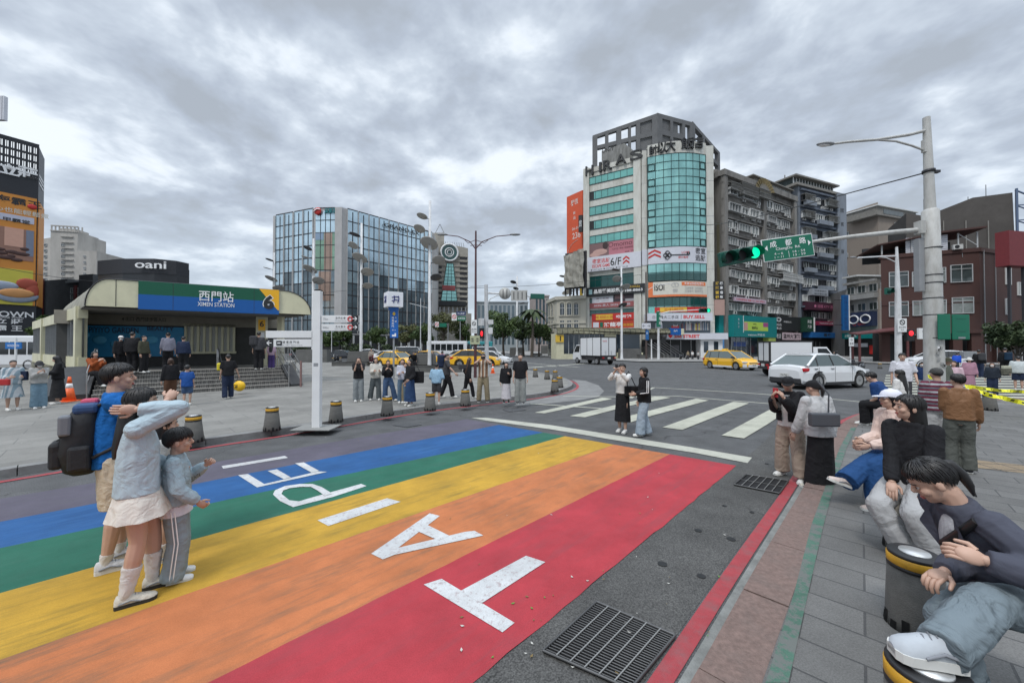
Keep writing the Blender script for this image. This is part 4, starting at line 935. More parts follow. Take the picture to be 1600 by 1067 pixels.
sign(db,WD,WD.rect(1254,1309,520,528,1282),M_bluesign,(('眼 鏡',M_letb,.42,.5,.7,.2,.03),('寶島眼鏡',M_letb,.85,.5,.4,.2)),1.8)
sign(db,WD,(-.9,1.3,WD.sh(1262,519)[1],WD.sh(1262,497)[1]),cmat('sign_dark_green',srgb(28,66,50)),(('典當',M_letw,.4,.7,.24,.6),('汽車',M_letw,.4,.35,.24,.6)),1.6)
mb=MB(WD.M).m(M_letw);mb.box((1.35,WD.sh(1262,519)[1],1.4),(1.6,WD.sh(1262,497)[1],1.7));mb.m(M_blk).box((-1,0,.1),(WD.w+1.6,WD.sh(1280,528)[1],.3));mb.m(G_tealdk).box((WD.w-1.6,0,.3),(WD.w+.4,WD.sh(1280,528)[1],1.7));mb.m(M_frame)
for i in range(5):mb.box((i*1.4,0,.3),(i*1.4+.08,3,.36))
mb.build('shop_front',db)
W2=Wall(1317,72,1329,72)
bs=bthing('hanging_sign','tall narrow blue sign with white edge jutting out beside the dark blue block','sign',W2)
mb=MB(W2.M).m(M_bluesign);h0,h1=W2.sh(1320,516)[1],W2.sh(1320,461)[1];mb.box((0,h0,-.3),(W2.w*.78,h1,.05));mb.m(M_letw);mb.box((W2.w*.78,h0,-.3),(W2.w*.9,h1,.1))
for i,ch in enumerate('眼鏡公司專業配鏡'):mb.m(cmat('text_navy',(.02,.08,.25))).text(ch,.62,(W2.w*.4,h1-.6-i*.8,.07),(1,0,0),(0,1,0),.6,.02)
mb.build('panel',bs);mb=MB(W2.M).m(M_dkmetal);mb.box((-1.5,h0+1,-.15),(0,h0+1.1,-.05));mb.box((-1.5,h1-1,-.15),(0,h1-.9,-.05));mb.build('bracket',bs)
M_brown=mat('brown_grey_render',(.25,.21,.175),.85,var=.08,vscale=.3,stain=(.12,.10,.085),samt=.5,sscale=.3,stretch=(1,1,.3))
WE=Wall(1318,100,1375,92);WE2=Wall(1375,92,1425,96)
bb=bthing('apartment_slab','large plain brown building behind the pale corner house','building',WE)
body(bb,[(WE.a.x,WE.a.y),(WE.b.x,WE.b.y),(WE.b.x+6,112),(WE.a.x+8,118)],0,WE.sh(1375,315)[1],M_brown)
body(bb,[(WE2.a.x+.05,WE2.a.y+.2),(WE2.b.x,WE2.b.y),(WE2.b.x+5,112),(WE2.a.x+6,111)],0,WE2.sh(1400,342)[1],M_brown,'annexe')
mb=MB(WE2.M).m(M_shed);a=WE2.sh(1365,330);t_=WE2.sh(1400,342)[1];mb.box((-1.5,t_,-6),(WE2.w+1.4,t_+2.1,.5));mb.m(G_house);mb.box((1,t_+.5,.5),(WE2.w*.7,t_+1.6,.55));mb.m(M_framew);mb.box((-1.8,t_+2.1,-6.3),(WE2.w+1.8,t_+2.35,.9));mb.build('roof_shed',bb)
for px,py in((1400,352),(1400,362),(1400,372),(1322,367),(1321,400),(1322,433)):
 W_=WE2 if px>1375 else WE;a=W_.sh(px,py);window(bb,W_,(a[0]-.7,a[0]+.7,a[1]-.5,a[1]+.6),2,d=.2);
for px,py in((1403,356),(1403,368)):a=WE2.sh(px,py);aircon(bb,WE2,a[0]+1.4,a[1])
WH=Wall(1322,74,1372,68)
ph=bthing('corner_house','pale low building with rounded corner between the dark blue and red blocks','building',WH)
M_pale=mat('pale_render',(.34,.34,.33),.8,var=.1,stain=(.14,.13,.12),samt=.55,sscale=.8,stretch=(1,1,.3))
body(ph,[(WH.a.x,WH.a.y),(WH.b.x,WH.b.y),(WH.b.x+6,84),(WH.a.x+5,86)],0,WH.sh(1345,449)[1],M_pale)
mb=MB(WH.M).m(M_pale);h=WH.sh(1345,468)[1];mb.box((-.2,h,0),(WH.w+.2,h+.9,.9));mb.box((-.1,h+3.1,0),(WH.w,h+3.5,.5));mb.m(M_shed);mb.box((0,WH.sh(1345,449)[1],-5),(WH.w*.4,WH.sh(1345,449)[1]+2.2,-.3));mb.m(M_framew).box((-.3,WH.sh(1345,449)[1]+2.2,-5),(WH.w*.45,WH.sh(1345,449)[1]+2.5,.4));mb.build('balcony',ph)
for i in range(4):
 for k in range(2):s0=.4+i*2.1;window(ph,WH,(s0,s0+1.5,h-2.4+k*3.4+.2,h-.8+k*3.4),2,d=.15,fr=M_frame)
def circ(mb,s0,s1,h0,h1,d):
 mb.m(M_letw)
 for cx in(.3,.75):mb.tube([(s0+(s1-s0)*cx+.9*math.cos(t*.45),h0+(h1-h0)*.5+.75*math.sin(t*.45),d+.05)for t in range(15)],.13,5)
sign(ph,WH,WH.rect(1330,1371,488,510,1350),mat('navy_painted_sign',srgb(36,48,78),.6,var=.2),(('@ Qoo',M_orsign,.5,.15,.2,.5),),1.0,extra=circ)
sign(ph,WH,WH.rect(1326,1374,520,529,1350),M_tealshop,(('彩券行 公益',M_letw,.3,.5,.5,.4),),1.4)
mb=MB(WH.M).m(M_blk);mb.box((0,0,.05),(WH.w,WH.rect(1326,1374,520,529,1350)[2],.3));mb.m(M_bannerw);mb.box((2,1.9,.3),(4.5,2.6,.4));mb.box((6,1.8,.3),(8,2.5,.4));mb.m(M_redsign);mb.box((4.8,.6,.3),(5.6,2.2,.38));mb.build('shop_front',ph)
WS=Wall(1372,62,1590,54)
sh_=bthing('netted_roof','long dark net-covered roof structure behind the red building','roof structure',WS)
M_net=mat('dark_net',(.075,.068,.062),.9,var=.15,vscale=.25,stain=(.14,.13,.12),samt=.5,sscale=.2)
pf=[WS.sh(*p)for p in((1416,470),(1590,470),(1582,301),(1520,309),(1446,338),(1416,333))]
V=[(p[0],p[1],0)for p in pf]+[(p[0],p[1],-10)for p in pf];n=len(pf)
mb=MB(WS.M).m(M_net);mb.add(V,[tuple(range(n)),tuple(range(n,2*n))[::-1]]+[(i,i+n,(i+1)%n+n,(i+1)%n)for i in range(n)]);mb.m(M_shed)
for px in(1445,1475,1510,1545):a=WS.sh(px,470);b=WS.sh(px,345);mb.box((a[0],a[1],.02),(a[0]+.12,b[1],.12))
mb.build('net_cover',sh_,fixn=True)
mb=MB(WS.M).m(mat('truss_blue',(.10,.14,.22),.5,.3));s0=WS.sh(1585,301)[0];zt_=WS.sh(1585,298)[1];zb_=WS.sh(1585,372)[1]
for x in(s0,s0+1.6):mb.box((x,zb_,.1),(x+.22,zt_+.2,.35))
P=[(s0,zt_),(s0+3.2,zt_-2.6),(s0,zt_-2.2),(s0+3.2,zt_-4.6),(s0,zt_-4.4),(s0+3.2,zt_-6.5)]
for a,b in zip(P,P[1:]):mb.tube([(a[0],a[1],.2),(b[0],b[1],.2)],.09,5)
mb.tube([(s0,zt_,.2),(s0+4,zt_-3.4,.2)],.12,5);mb.build('truss',sh_)
mb=MB(WS.M).m(M_grey)
for px,y0,y1 in((1543,287,310),(1515,306,360),(1445,310,345)):a=WS.sh(px,y0);b=WS.sh(px,y1);mb.tube([(a[0],b[1]-2,-.5),(a[0],a[1],-.5)],.05,5)
mb.build('antennas',sh_)
M_maroon=mat('maroon_painted_wall',(.066,.028,.022),.75,var=.12,vscale=1.2,stain=(.035,.02,.02),samt=.6,sscale=1.2,stretch=(1,1,.3))
WM1=Wall(1378,45.5,1533,42);WM2=Wall(1533,42,1630,46)
mr_=bthing('red_building','dark red three-storey building with open covered roof terrace','building',WM1)
def zr(X,Y):return(1280+X*.3747,160+Y*.3749)
def rect1(x0,x1,y0,y1,xm=None):a=zr(x0,y0);b=zr(x1,y1);return WM1.rect(a[0],b[0],a[1],b[1],None if xm is None else zr(xm,0)[0])
zr_top=WM1.sh(zr(600,0)[0],zr(0,620)[1])[1]
base_out=[(WM1.a.x,WM1.a.y),(WM1.b.x,WM1.b.y),(WM2.b.x,WM2.b.y),(WM2.b.x+6,54),(WM1.a.x+9.5,54)]
body(mr_,base_out,3.7,zr_top,M_maroon)
wl=[]
for(x0,x1,y0,y1,cur)in((290,372,706,770,0),(386,440,706,768,1),(500,528,688,752,1),(546,640,676,750,0),(290,372,830,893,0),(388,450,826,889,1),(500,530,822,880,1),(552,644,812,880,1)):
 window(mr_,WM1,rect1(x0,x1,y0,y1),2,m=G_houselt if cur else G_house,fr=M_frame,d=.12,fw=.07,transom=.75)
for(x0,x1,y0,y1)in((775,797,690,760),(775,797,818,885),(825,843,750,805)):
 a=zr(x0,y0);b=zr(x1,y1);window(mr_,WM2,WM2.rect(a[0],b[0],a[1],b[1]),2,m=G_houselt,fr=M_framew,d=.12,fw=.08)
mb=MB(WM1.M).m(M_maroon);h=WM1.sh(1500,494)[1]
mb.box((-.3,3.45,-.2),(WM1.w+.1,3.95,.25));mb.box((0,6.9,0),(WM1.w,7.05,.06));mb.box((-.1,zr_top-.2,-.3),(WM1.w+.1,zr_top+.25,.12))
mb.M=WM2.M;mb.box((-.1,zr_top-.2,-.3),(WM2.w,zr_top+.25,.12));mb.m(M_grey);mb.tube([(.6,.2,.1),(.6,zr_top,.1)],.05,6);mb.tube([(2.9,.2,.1),(2.9,zr_top,.1)],.04,6);mb.build('ledges',mr_)
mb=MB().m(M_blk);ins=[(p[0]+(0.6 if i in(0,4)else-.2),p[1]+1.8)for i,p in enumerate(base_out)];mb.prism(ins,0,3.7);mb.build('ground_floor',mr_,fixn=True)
mb=MB(WM1.M).m(M_maroon)
for s_ in(0,3.0,6.2,WM1.w-.75):MB(WM1.M).m(M_maroon).box((s_,0,-.75),(s_+.75,3.5,0)).build('arcade_post',mr_)
for s_ in(.02,3.3,6.0):MB(WM2.M).m(M_maroon).box((s_,0,-.75),(s_+.7,3.5,0)).build('arcade_post',mr_)
MB(WM2.M).m(M_maroon).box((2.0,0,-1.0),(3.3,3.5,-.4)).build('side_wall',mr_)
mb=MB(WM2.M).m(M_frame);mb.box((.9,1.0,-1.2),(1.7,2.2,-1.1));mb.m(G_houselt);mb.box((1,1.1,-1.1),(1.6,2.1,-1.06));mb.build('side_window',mr_);aircon(mr_,WM2,1.3,2.3)
mb=MB(WM1.M).m(M_maroon);rz=WM1.sh(1500,362)[1]
V=[(-.4,zr_top+1.4,.4),(WM1.w*.55,zr_top+2.1,.5),(WM1.w*.55,zr_top+2.1,-6),(-.4,zr_top+1.3,-6)]
mb.add(V+[(v[0],v[1]+.14,v[2])for v in V],[(3,2,1,0),(4,5,6,7),(0,1,5,4),(1,2,6,5),(2,3,7,6),(3,0,4,7)])
V=[(WM1.w*.56,zr_top+2.2,.5),(WM1.w+.4,zr_top+2.35,.5),(WM1.w+.4,zr_top+2.4,-5),(WM1.w*.56,zr_top+2.2,-5)]
mb.add(V+[(v[0],v[1]+.18,v[2])for v in V],[(3,2,1,0),(4,5,6,7),(0,1,5,4),(1,2,6,5),(2,3,7,6),(3,0,4,7)]);mb.build('terrace_roof',mr_,fixn=True)
mb=MB(WM1.M).m(M_frame)
for s_ in(.1,2.8,WM1.w*.55,WM1.w*.8,WM1.w-.15):mb.box((s_,zr_top+.2,-.2),(s_+.12,zr_top+(1.6 if s_<1 else 2.1),-.08))
mb.tube([(WM1.w*.8,zr_top+2.1,-.1),(WM1.w*.98,zr_top+.6,-.1)],.05,5);mb.box((0,zr_top+.25,-5.2),(WM1.w,zr_top+2.6,-5.0))if 0 else None
mb.m(M_blk).box((0,zr_top+.1,-5.2),(WM1.w,zr_top+2.2,-5.0));mb.m(M_bannerw)
r=rect1(366,540,570,632,453);mb.box((WM1.sh(1417,385)[0],zr_top+.3,-.35),(WM1.sh(1483,385)[0],zr_top+2.1,-.25));mb.m(M_grey)
for i in range(7):mb.box((WM1.sh(1417,385)[0],zr_top+.5+i*.24,-.25),(WM1.sh(1483,385)[0],zr_top+.54+i*.24,-.22))
mb.build('terrace_frame',mr_)
aircon(mr_,WM1,WM1.sh(1494,390)[0],zr_top+.2)
mb=MB(WM1.M).m(mat('entrance_canopy_maroon',(.10,.03,.03),.7,var=.2));a=WM1.sh(1380,512)
V=[(-3.2,3.3,2.6),(1.6,3.9,2.2),(1.6,4.2,.2),(-3.2,3.5,.2)]
mb.add(V+[(v[0],v[1]+.15,v[2])for v in V],[(3,2,1,0),(4,5,6,7),(0,1,5,4),(1,2,6,5),(2,3,7,6),(3,0,4,7)])
for x,z in((-3.0,2.4),(1.4,2.0),(-3.0,.4)):mb.box((x,0,z-.1),(x+.2,3.4,z+.1))
mb.build('entrance_canopy',mr_,fixn=True)
WQ=Wall(1580,38,1640,39)
rp=bthing('advert_board','bright dark-red sign panel high at the right end of the red building','sign',WQ)
mb=MB(WQ.M).m(mat('panel_red',(.16,.018,.022),.6,var=.1));mb.box((0,WQ.sh(1590,415)[1],-1.0),(WQ.w,WQ.sh(1590,361)[1],0));mb.build('panel',rp);mb=MB(WQ.M).m(M_dkmetal);mb.box((1,0,-.7),(1.2,WQ.sh(1590,415)[1],-.5));mb.box((3,0,-.7),(3.2,WQ.sh(1590,415)[1],-.5));mb.build('support',rp)
# ================================================================ BUILDINGS ON THE LEFT
M_fin=mat('hotel_stone_fin',(.42,.415,.41),.7,var=.08,vscale=.5)
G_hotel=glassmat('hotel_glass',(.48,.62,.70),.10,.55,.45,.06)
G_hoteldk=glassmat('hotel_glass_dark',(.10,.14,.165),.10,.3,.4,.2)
GA,GB,GC=Wall(425,114,491,107.5),Wall(491,107.5,534,107),Wall(534,107,677,131)
ht=bthing('glass_hotel','large hotel with tall glass strips between stone fins and GRAND lettering near its roof','hotel',GA)
zt=GB.sh(512,325)[1]
body(ht,[(GA.a.x,GA.a.y),(GA.b.x,GA.b.y),(GC.a.x,GC.a.y),(GC.b.x,GC.b.y),(GC.b.x-2,150),(GA.a.x,150)],0,zt,M_fin)
fh=(zt-6)/10
def strips(W,xs,top=zt-.6):
 for i,(x0,x1)in enumerate(xs):
  s0,s1=W.sh(x0,400)[0]-.35,W.sh(x1,400)[0]+.35;mb=MB(W.M)
  for k in range(10):
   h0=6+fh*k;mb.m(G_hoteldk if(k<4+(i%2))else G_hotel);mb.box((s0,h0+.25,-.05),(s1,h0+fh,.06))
  mb.m(M_dkmetal)
  for k in range(11):mb.box((s0,6+fh*k-.05,.0),(s1,6+fh*k+.22,.12))
  mb.box(((s0+s1)/2-.12,6,0),((s0+s1)/2+.12,top,.14))
  mb.m(M_fin);mb.box((s0-.2,0,0),(s0,top+.4,.35));mb.box((s1,0,0),(s1+.2,top+.4,.35));mb.build('window_strip',ht)
Z4=lambda x:400+x*.2437
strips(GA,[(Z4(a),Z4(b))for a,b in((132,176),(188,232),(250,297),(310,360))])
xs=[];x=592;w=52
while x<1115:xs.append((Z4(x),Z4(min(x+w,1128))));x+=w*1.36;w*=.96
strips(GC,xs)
mb=MB(GB.M);s0,s1=GB.sh(493,400)[0],GB.sh(524,400)[0]
mb.m(G_hotel).box((s0,6,0),(s1,zt-.8,.06));hh=lambda y:GB.sh(512,y)[1]
mb.m(mat('glass_art_green',(.22,.36,.27),.25,.2,var=.25,vscale=.12));mb.box((s0,hh(423),.06),(s1,hh(363),.09))
mb.m(mat('glass_art_pink',(.36,.26,.21),.25,.2,var=.25,vscale=.15));mb.box((s0+1,hh(470),.07),(s1-1.2,hh(424),.10));mb.box((s0+2.6,hh(423),.09),(s0+5.0,hh(363),.12))
mb.m(mat('glass_art_blue',(.25,.34,.45),.2,.3));mb.box((s0,hh(375),.1),(s0+2.4,hh(363),.13))
mb.m(M_dkmetal)
for k in range(11):mb.box((s0,6+fh*k-.05,.08),(s1,6+fh*k+.12,.16))
for t in(.25,.5,.75):mb.box((s0+(s1-s0)*t-.07,6,.08),(s0+(s1-s0)*t+.07,zt-.8,.15))
mb.m(M_fin).box((s1,0,0),(GB.w,zt,.4));mb.build('corner_glass',ht)
mb=MB(GB.M).m(M_redsign);c=GB.sh(498,331);mb.ball((c[0],c[1],.5),(1.1,1.1,.3),16,10);mb.m(M_letw).tube([(c[0]-.9,c[1]-.2,.9),(c[0],c[1]+.5,.95),(c[0]+.9,c[1]+.4,.9)],.15,5)
mb.m(mat('logo_teal',(.02,.18,.20),.5));mb.text('遠東銀行',1.6,GB.sh(520,330)+(.3,),(1,0,0),(0,1,0),4.6,.03,.05);mb.build('roof_logo',ht)
mb=MB(GC.M).m(M_blk);a=GC.sh(627,355);mb.text('GRAND EX',1.2,(a[0],a[1]-.9,.75),(1,0,0),(0,1,0),13,.0,.05);mb.build('roof_lettering',ht)
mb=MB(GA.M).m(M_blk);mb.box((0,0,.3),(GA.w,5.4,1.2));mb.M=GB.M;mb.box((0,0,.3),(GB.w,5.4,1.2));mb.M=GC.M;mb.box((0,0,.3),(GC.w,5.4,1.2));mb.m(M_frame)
for i in range(14):mb.box((i*2.6,0,1.2),(i*2.6+.4,5.2,1.5))
mb.build('ground_floor',ht)
WK=Wall(672,150,731,154)
kb=bthing('round_window_building','weathered concrete building with big round window and teal glass strip','building',WK)
M_kconc=mat('weathered_concrete',(.33,.31,.27),.85,var=.18,vscale=.4,stain=(.10,.09,.07),samt=.6,sscale=.3)
h=lambda y:WK.sh(700,y)[1]
pts=[(0,0),(WK.w,0),(WK.w,h(386)),(WK.w*.8,h(384)),(WK.w*.36,h(381)),(WK.w*.36,h(364)),(WK.w*.06,h(366)),(0,h(395))]
V=[(p[0],p[1],0)for p in pts]+[(p[0],p[1],-14)for p in pts];n=len(pts)
mb=MB(WK.M).m(M_kconc);mb.add(V,[tuple(range(n)),tuple(range(n,2*n))[::-1]]+[(i,i+n,(i+1)%n+n,(i+1)%n)for i in range(n)])
for k in range(11):mb.box((0,h(400+k*8),0),(WK.w,h(400+k*8)+.25,.35))
mb.build('walls',kb,fixn=True)
mb=MB(WK.M).m(M_dkmetal)
for k in range(11):mb.box((.5,h(404+k*8)-.0,0),(WK.w*.3,h(404+k*8)+.8,.1));mb.box((WK.w*.78,h(404+k*8),0),(WK.w-.4,h(404+k*8)+.8,.1))
mb.build('window_bands',kb)
c=WK.sh(702,395)
mb=MB(WK.M).m(M_white)
for rr,rt in((3.4,.35),(1.7,.22),(.9,.15)):mb.tube([(c[0]+rr*math.cos(q*.2618),c[1]+rr*math.sin(q*.2618),.7)for q in range(25)],rt,6)
mb.m(G_tealdk).add([(c[0]+3.3*math.cos(q*.2618),c[1]+3.3*math.sin(q*.2618),.5)for q in range(24)],[tuple(range(24))]);mb.build('round_window',kb)
mb=MB(WK.M).m(G_teallite);P=[WK.sh(*p)for p in((698,412),(708,412),(714,470),(689,470))];mb.add([(p[0],p[1],.5)for p in P],[(0,1,2,3)][::1]);mb.add([(p[0],p[1],.52)for p in P[::-1]],[(0,1,2,3)]);mb.m(M_mull)
for k in range(12):
 t=k/11;a=(P[0][0]*(1-t)+P[3][0]*t,P[0][1]*(1-t)+P[3][1]*t);b=(P[1][0]*(1-t)+P[2][0]*t,a[1]);mb.box((a[0],a[1]-.08,.5),(b[0],a[1]+.08,.6))
for t in(0,.33,.66,1):mb.tube([(P[0][0]*(1-t)+P[1][0]*t,P[0][1],.55),(P[3][0]*(1-t)+P[2][0]*t,P[3][1],.55)],.1,4)
mb.m(cmat('sign_dusty_red',srgb(150,70,70)));a,b=WK.sh(691,454),WK.sh(711,447);mb.box((a[0],a[1],.6),(b[0],b[1],.9));mb.build('glass_strip',kb)
mb=MB(WK.M).m(M_blk);a=WK.sh(680,477);mb.box((.5,h(478),0),(WK.w-1,h(471),1.4));mb.m(M_kconc).box((-1,0,0),(WK.w+1,h(490),3));mb.m(M_grey)
for i in range(9):mb.box((i*1.7,h(490),2.6),(i*1.7+.5,h(481),2.9))
mb.build('podium',kb)
mb=MB(WK.M).m(M_grey);a=WK.sh(684,366);b=WK.sh(688,350);
for x in(-2.2,2.2):mb.tube([(b[0]+x,h(366),-2),(b[0],h(349),-2)],.14,5)
for i in range(9):x=WK.w*(.42+.06*i);mb.tube([(x,h(384),-1),(x-.3,h(377),-1)],.1,4)
mb.build('roof_mast',kb)
WT1,WT2=Wall(-70,55,54,61),Wall(54,61,63,65)
tt=bthing('advert_tower','tall black tower wrapped in orange food advertisements at the left edge','tower',WT1)
M_tblk=mat('black_cladding',(.016,.018,.024),.45,var=.15)
H=lambda y:WT1.sh(54,y)[1]
body(tt,[(WT1.a.x,WT1.a.y),(WT1.b.x,WT1.b.y),(WT2.b.x,WT2.b.y),(WT2.b.x-17,76),(WT1.a.x-17,70)],0,H(272),M_tblk)
mb=MB(WT1.M).m(M_tblk);n=26;dk=mat('advert_screen_dark',(.01,.03,.025),.5)
for i in range(n+1):
 x=WT1.w*i/n;mb.box((x-.12,H(272),-.35),(x+.12,H(224),-.05))if i%2==0 else mb.box((x-.05,H(272),-.35),(x+.05,H(224),-.2))
for f in(224,227,240,252,264):mb.box((0,H(f)-.3,-.4),(WT1.w,H(f),-.08))
mb.M=WT2.M;mb.box((0,0,0),(WT2.w,H(224)-.4,.1));mb.build('roof_slats',tt)
mb=MB(WT1.M).m(M_letw);
for ch,px,py,hh_ in(('立',14,265,1.7),('莊',43,270,1.8)):a=WT1.sh(px,py);mb.text(ch,hh_,(a[0],a[1],.15),(1,0,0),(0,1,0),2.0,.03,.04)
mb.M=WT2.M;
for y in(271,277,284):a=WT2.sh(58,y);mb.box((.3,a[1]-.15,.1),(WT2.w*.8,a[1]+.15,.16))
mb.build('lettering',tt)
M_adorange=mat('advert_orange',srgb(206,136,56),.6,var=.06,vscale=.2);M_adyel=mat('advert_yellow_green',srgb(196,186,72),.6,var=.1,vscale=.3)
x1=WT1.sh(52,400)[0]
mb=MB(WT1.M).m(M_adorange);mb.box((0,H(478),0),(WT1.w-.05,H(311),.25));mb.M=WT2.M;mb.box((.03,H(478),0),(WT2.w*.95,H(313),.2));mb.M=WT1.M
mb.m(cmat('advert_photo',srgb(150,112,96))).box((0,H(410),.25),(x1,H(362),.3));mb.m(cmat('advert_photo_light',srgb(206,160,140))).box((WT1.sh(6,400)[0],H(390),.3),(WT1.sh(36,400)[0],H(362),.33))
mb.m(cmat('advert_photo_grey',srgb(120,128,146))).box((WT1.sh(40,400)[0],H(402),.3),(x1,H(362),.33));mb.m(cmat('advert_photo_dark',srgb(74,48,44)))
q=random.Random(3)
for i in range(16):a=WT1.sh(q.uniform(-30,48),q.uniform(388,408));mb.ball((a[0],a[1],.32),(q.uniform(.4,1.0),.3,.06),10,6)
mb.m(M_adyel).box((0,H(478),.25),(x1,H(424),.3));mb.m(cmat('dish_blue_grey',srgb(150,160,176)))
a=WT1.sh(26,462);mb.ball((a[0],a[1],.35),(2.2,1.15,.2),18,8);b=WT1.sh(2,446);mb.ball((b[0],b[1],.35),(1.7,.7,.2),16,8)
mb.m(cmat('dish_food',srgb(196,140,84)));mb.ball((a[0],a[1]+.35,.5),(1.75,.75,.15),16,8);mb.m(cmat('dish_food_red',srgb(160,70,50)));c=WT1.sh(42,444);mb.ball((c[0],c[1],.35),(1.1,.9,.15),14,8);c=WT1.sh(50,455);mb.ball((c[0],c[1],.36),(.7,1.3,.15),14,8)
mb.m(M_blk).text('海霸王',1.25,WT1.sh(29,316)+(.28,),(1,0,0),(0,1,0),4.6,.02);mb.m(M_redsign).ball(WT1.sh(50,324)+(.3,),(.5,.42,.1),12,6)
mb.m(M_cream).text('安心也能輕鬆煮',.8,WT1.sh(28,331)+(.28,),(1,0,0),(0,1,0),6.2,.01);mb.m(cmat('advert_pale_band',srgb(188,190,206))).box((0,H(352),.26),(x1,H(342),.31));mb.m(M_blk).text('甲霸堂',.6,WT1.sh(26,345.5)+(.33,),(1,0,0),(0,1,0),2.6,.02)
mb.build('billboard',tt)
mb=MB(WT1.M).m(M_letw);mb.text('TOWN',.9,WT1.sh(19,491)+(.05,),(1,0,0),(0,1,0),4.2,.02);mb.text('MUHOUSE TOWN',.3,WT1.sh(12,496)+(.05,),(1,0,0),(0,1,0),3.0);mb.text('立 莊',.8,WT1.sh(14,502)+(.05,),(1,0,0),(0,1,0),2.6,.02);mb.text('霸 王',.9,WT1.sh(14,513)+(.05,),(1,0,0),(0,1,0),2.6,.02)
mb.build('lettering',tt)
WZ=Wall(-60,50,5,50)
zz=bthing('rooftop_board','pale board edge showing at the top of the left side','sign board',WZ)
mb=MB(WZ.M).m(M_bannerw);mb.box((0,WZ.sh(0,190)[1],0),(WZ.w,WZ.sh(5,153)[1],.4));mb.m(M_grey)
for i in range(12):mb.box((WZ.w*.3+i*.33,WZ.sh(0,190)[1],.4),(WZ.w*.3+i*.33+.04,WZ.sh(5,153)[1],.43))
mb.build('board',zz);mb=MB(WZ.M).m(M_dkmetal).box((1,0,.1),(1.5,WZ.sh(0,190)[1],.3));mb.build('post',zz)
WW0,WW,WW2=Wall(60,152,76,150),Wall(76,150,118.5,152),Wall(118.5,152,149,153)
M_wapt=mat('white_apartment_render',(.42,.40,.37),.8,var=.08,vscale=.3,stain=(.2,.19,.17),samt=.5,sscale=.25,stretch=(1,1,.3))
wt=bthing('apartment_tower','pale apartment tower with stepped roofline behind the station','tower',WW)
for W_,top in((WW0,373),(WW,362),(WW2,392)):
 mb=MB(W_.M).m(M_wapt);t_=W_.sh((W_.a.x/W_.a.y+W_.b.x/W_.b.y)*F/2+CX,top)[1];mb.box((0,0,-14),(W_.w,t_,0));mb.build('walls',wt)
mb=MB(WW.M).m(M_wapt);t_=WW.sh(97,362)[1];mb.box((.0,t_,-10),(WW.w,t_+.4,.3))
for i in range(9):mb.box((i*1.25,t_,-.3),(i*1.25+.35,t_+2.2,0))
mb.box((0,t_+2.0,-.4),(WW.w,t_+2.5,.1));mb.box((1,t_,-8),(WW.w-2,t_+1.9,-2));mb.build('roof_frame',wt)
for k in range(12):
 y=372+k*9
 for W_,x0,x1 in((WW,96,101),(WW0,63,68),(WW0,70,74),(WW2,131,134)):
  if y<(395 if W_ is WW2 else 376):continue
  r=W_.rect(x0,x1,y,y+4);window(wt,W_,r,2,d=.3,fw=.12)
 r=WW.rect(96,115,y-2.2,y-1.4);MB(WW.M).m(M_wapt).box((r[0],r[2],0),(r[1],r[2]+.35,.5)).build('ledge',wt)if k<9 else None
WX=Wall(66,78,152,74)
dkb=bthing('old_shop_block','dark low shop block with a red strip beneath the pale tower','building',WX)
mb=MB(WX.M).m(mat('dark_block_wall',(.06,.065,.07),.7,var=.25,vscale=.8));mb.box((0,0,-10),(WX.w*.45,WX.sh(90,437)[1],0));mb.box((WX.w*.45,0,-10),(WX.w,WX.sh(130,441)[1],0));mb.box((WX.w*.78,0,-6),(WX.w*1.02,WX.sh(150,430)[1],1));mb.build('walls',dkb)
MB(WX.M).m(mat('red_strip_sign',(.14,.03,.03),.6,var=.2)).box((-.3,2,0),(.3,WX.sh(66,436)[1],.4)).box((WX.w*.6,5,0),(WX.w*.6+.6,WX.sh(120,446)[1],.3)).build('strip_sign',dkb)
for i in range(4):
 for k in range(3):s0=WX.w*.5+.3+i*1.25;window(dkb,WX,(s0,s0+.95,WX.sh(120,478-k*10)[1],WX.sh(120,478-k*10)[1]+1.1),2,d=.1)
MB(WX.M).m(M_grey).box((WX.w*.45,WX.sh(130,441)[1],.0),(WX.w*.8,WX.sh(130,438)[1],.3)).build('parapet',dkb)
od=thing('black_drum_building','black faceted rooftop drum with white oani lettering behind the station','building',((223-CX)/F*62,62,0))
P=[]
for px,Y in((151.6,60),(190,58.5),(240,58.5),(275,60),(294.5,62),(290,72),(160,72)):P.append(((px-CX)/F*Y,Y))
mb=MB().m(mat('drum_black',(.018,.02,.024),.35,var=.2,vscale=.5));mb.prism(P,0,zat(418,60));mb.m(mat('drum_black_top',(.022,.024,.03),.6,var=.1));mb.prism([(p[0]+(.02 if i>3 else 0),p[1]-.12)for i,p in enumerate(P)],zat(430,60),zat(404.5,58.5));mb.build('walls',od,fixn=True)
WO2=Wall(190,58.5,275,60);MB(WO2.M).m(M_letw).text('oani',1.15,WO2.sh(245,416.5)+(1.3,),(1,0,0),(0,1,0),4.1,.005,.05).build('lettering',od)
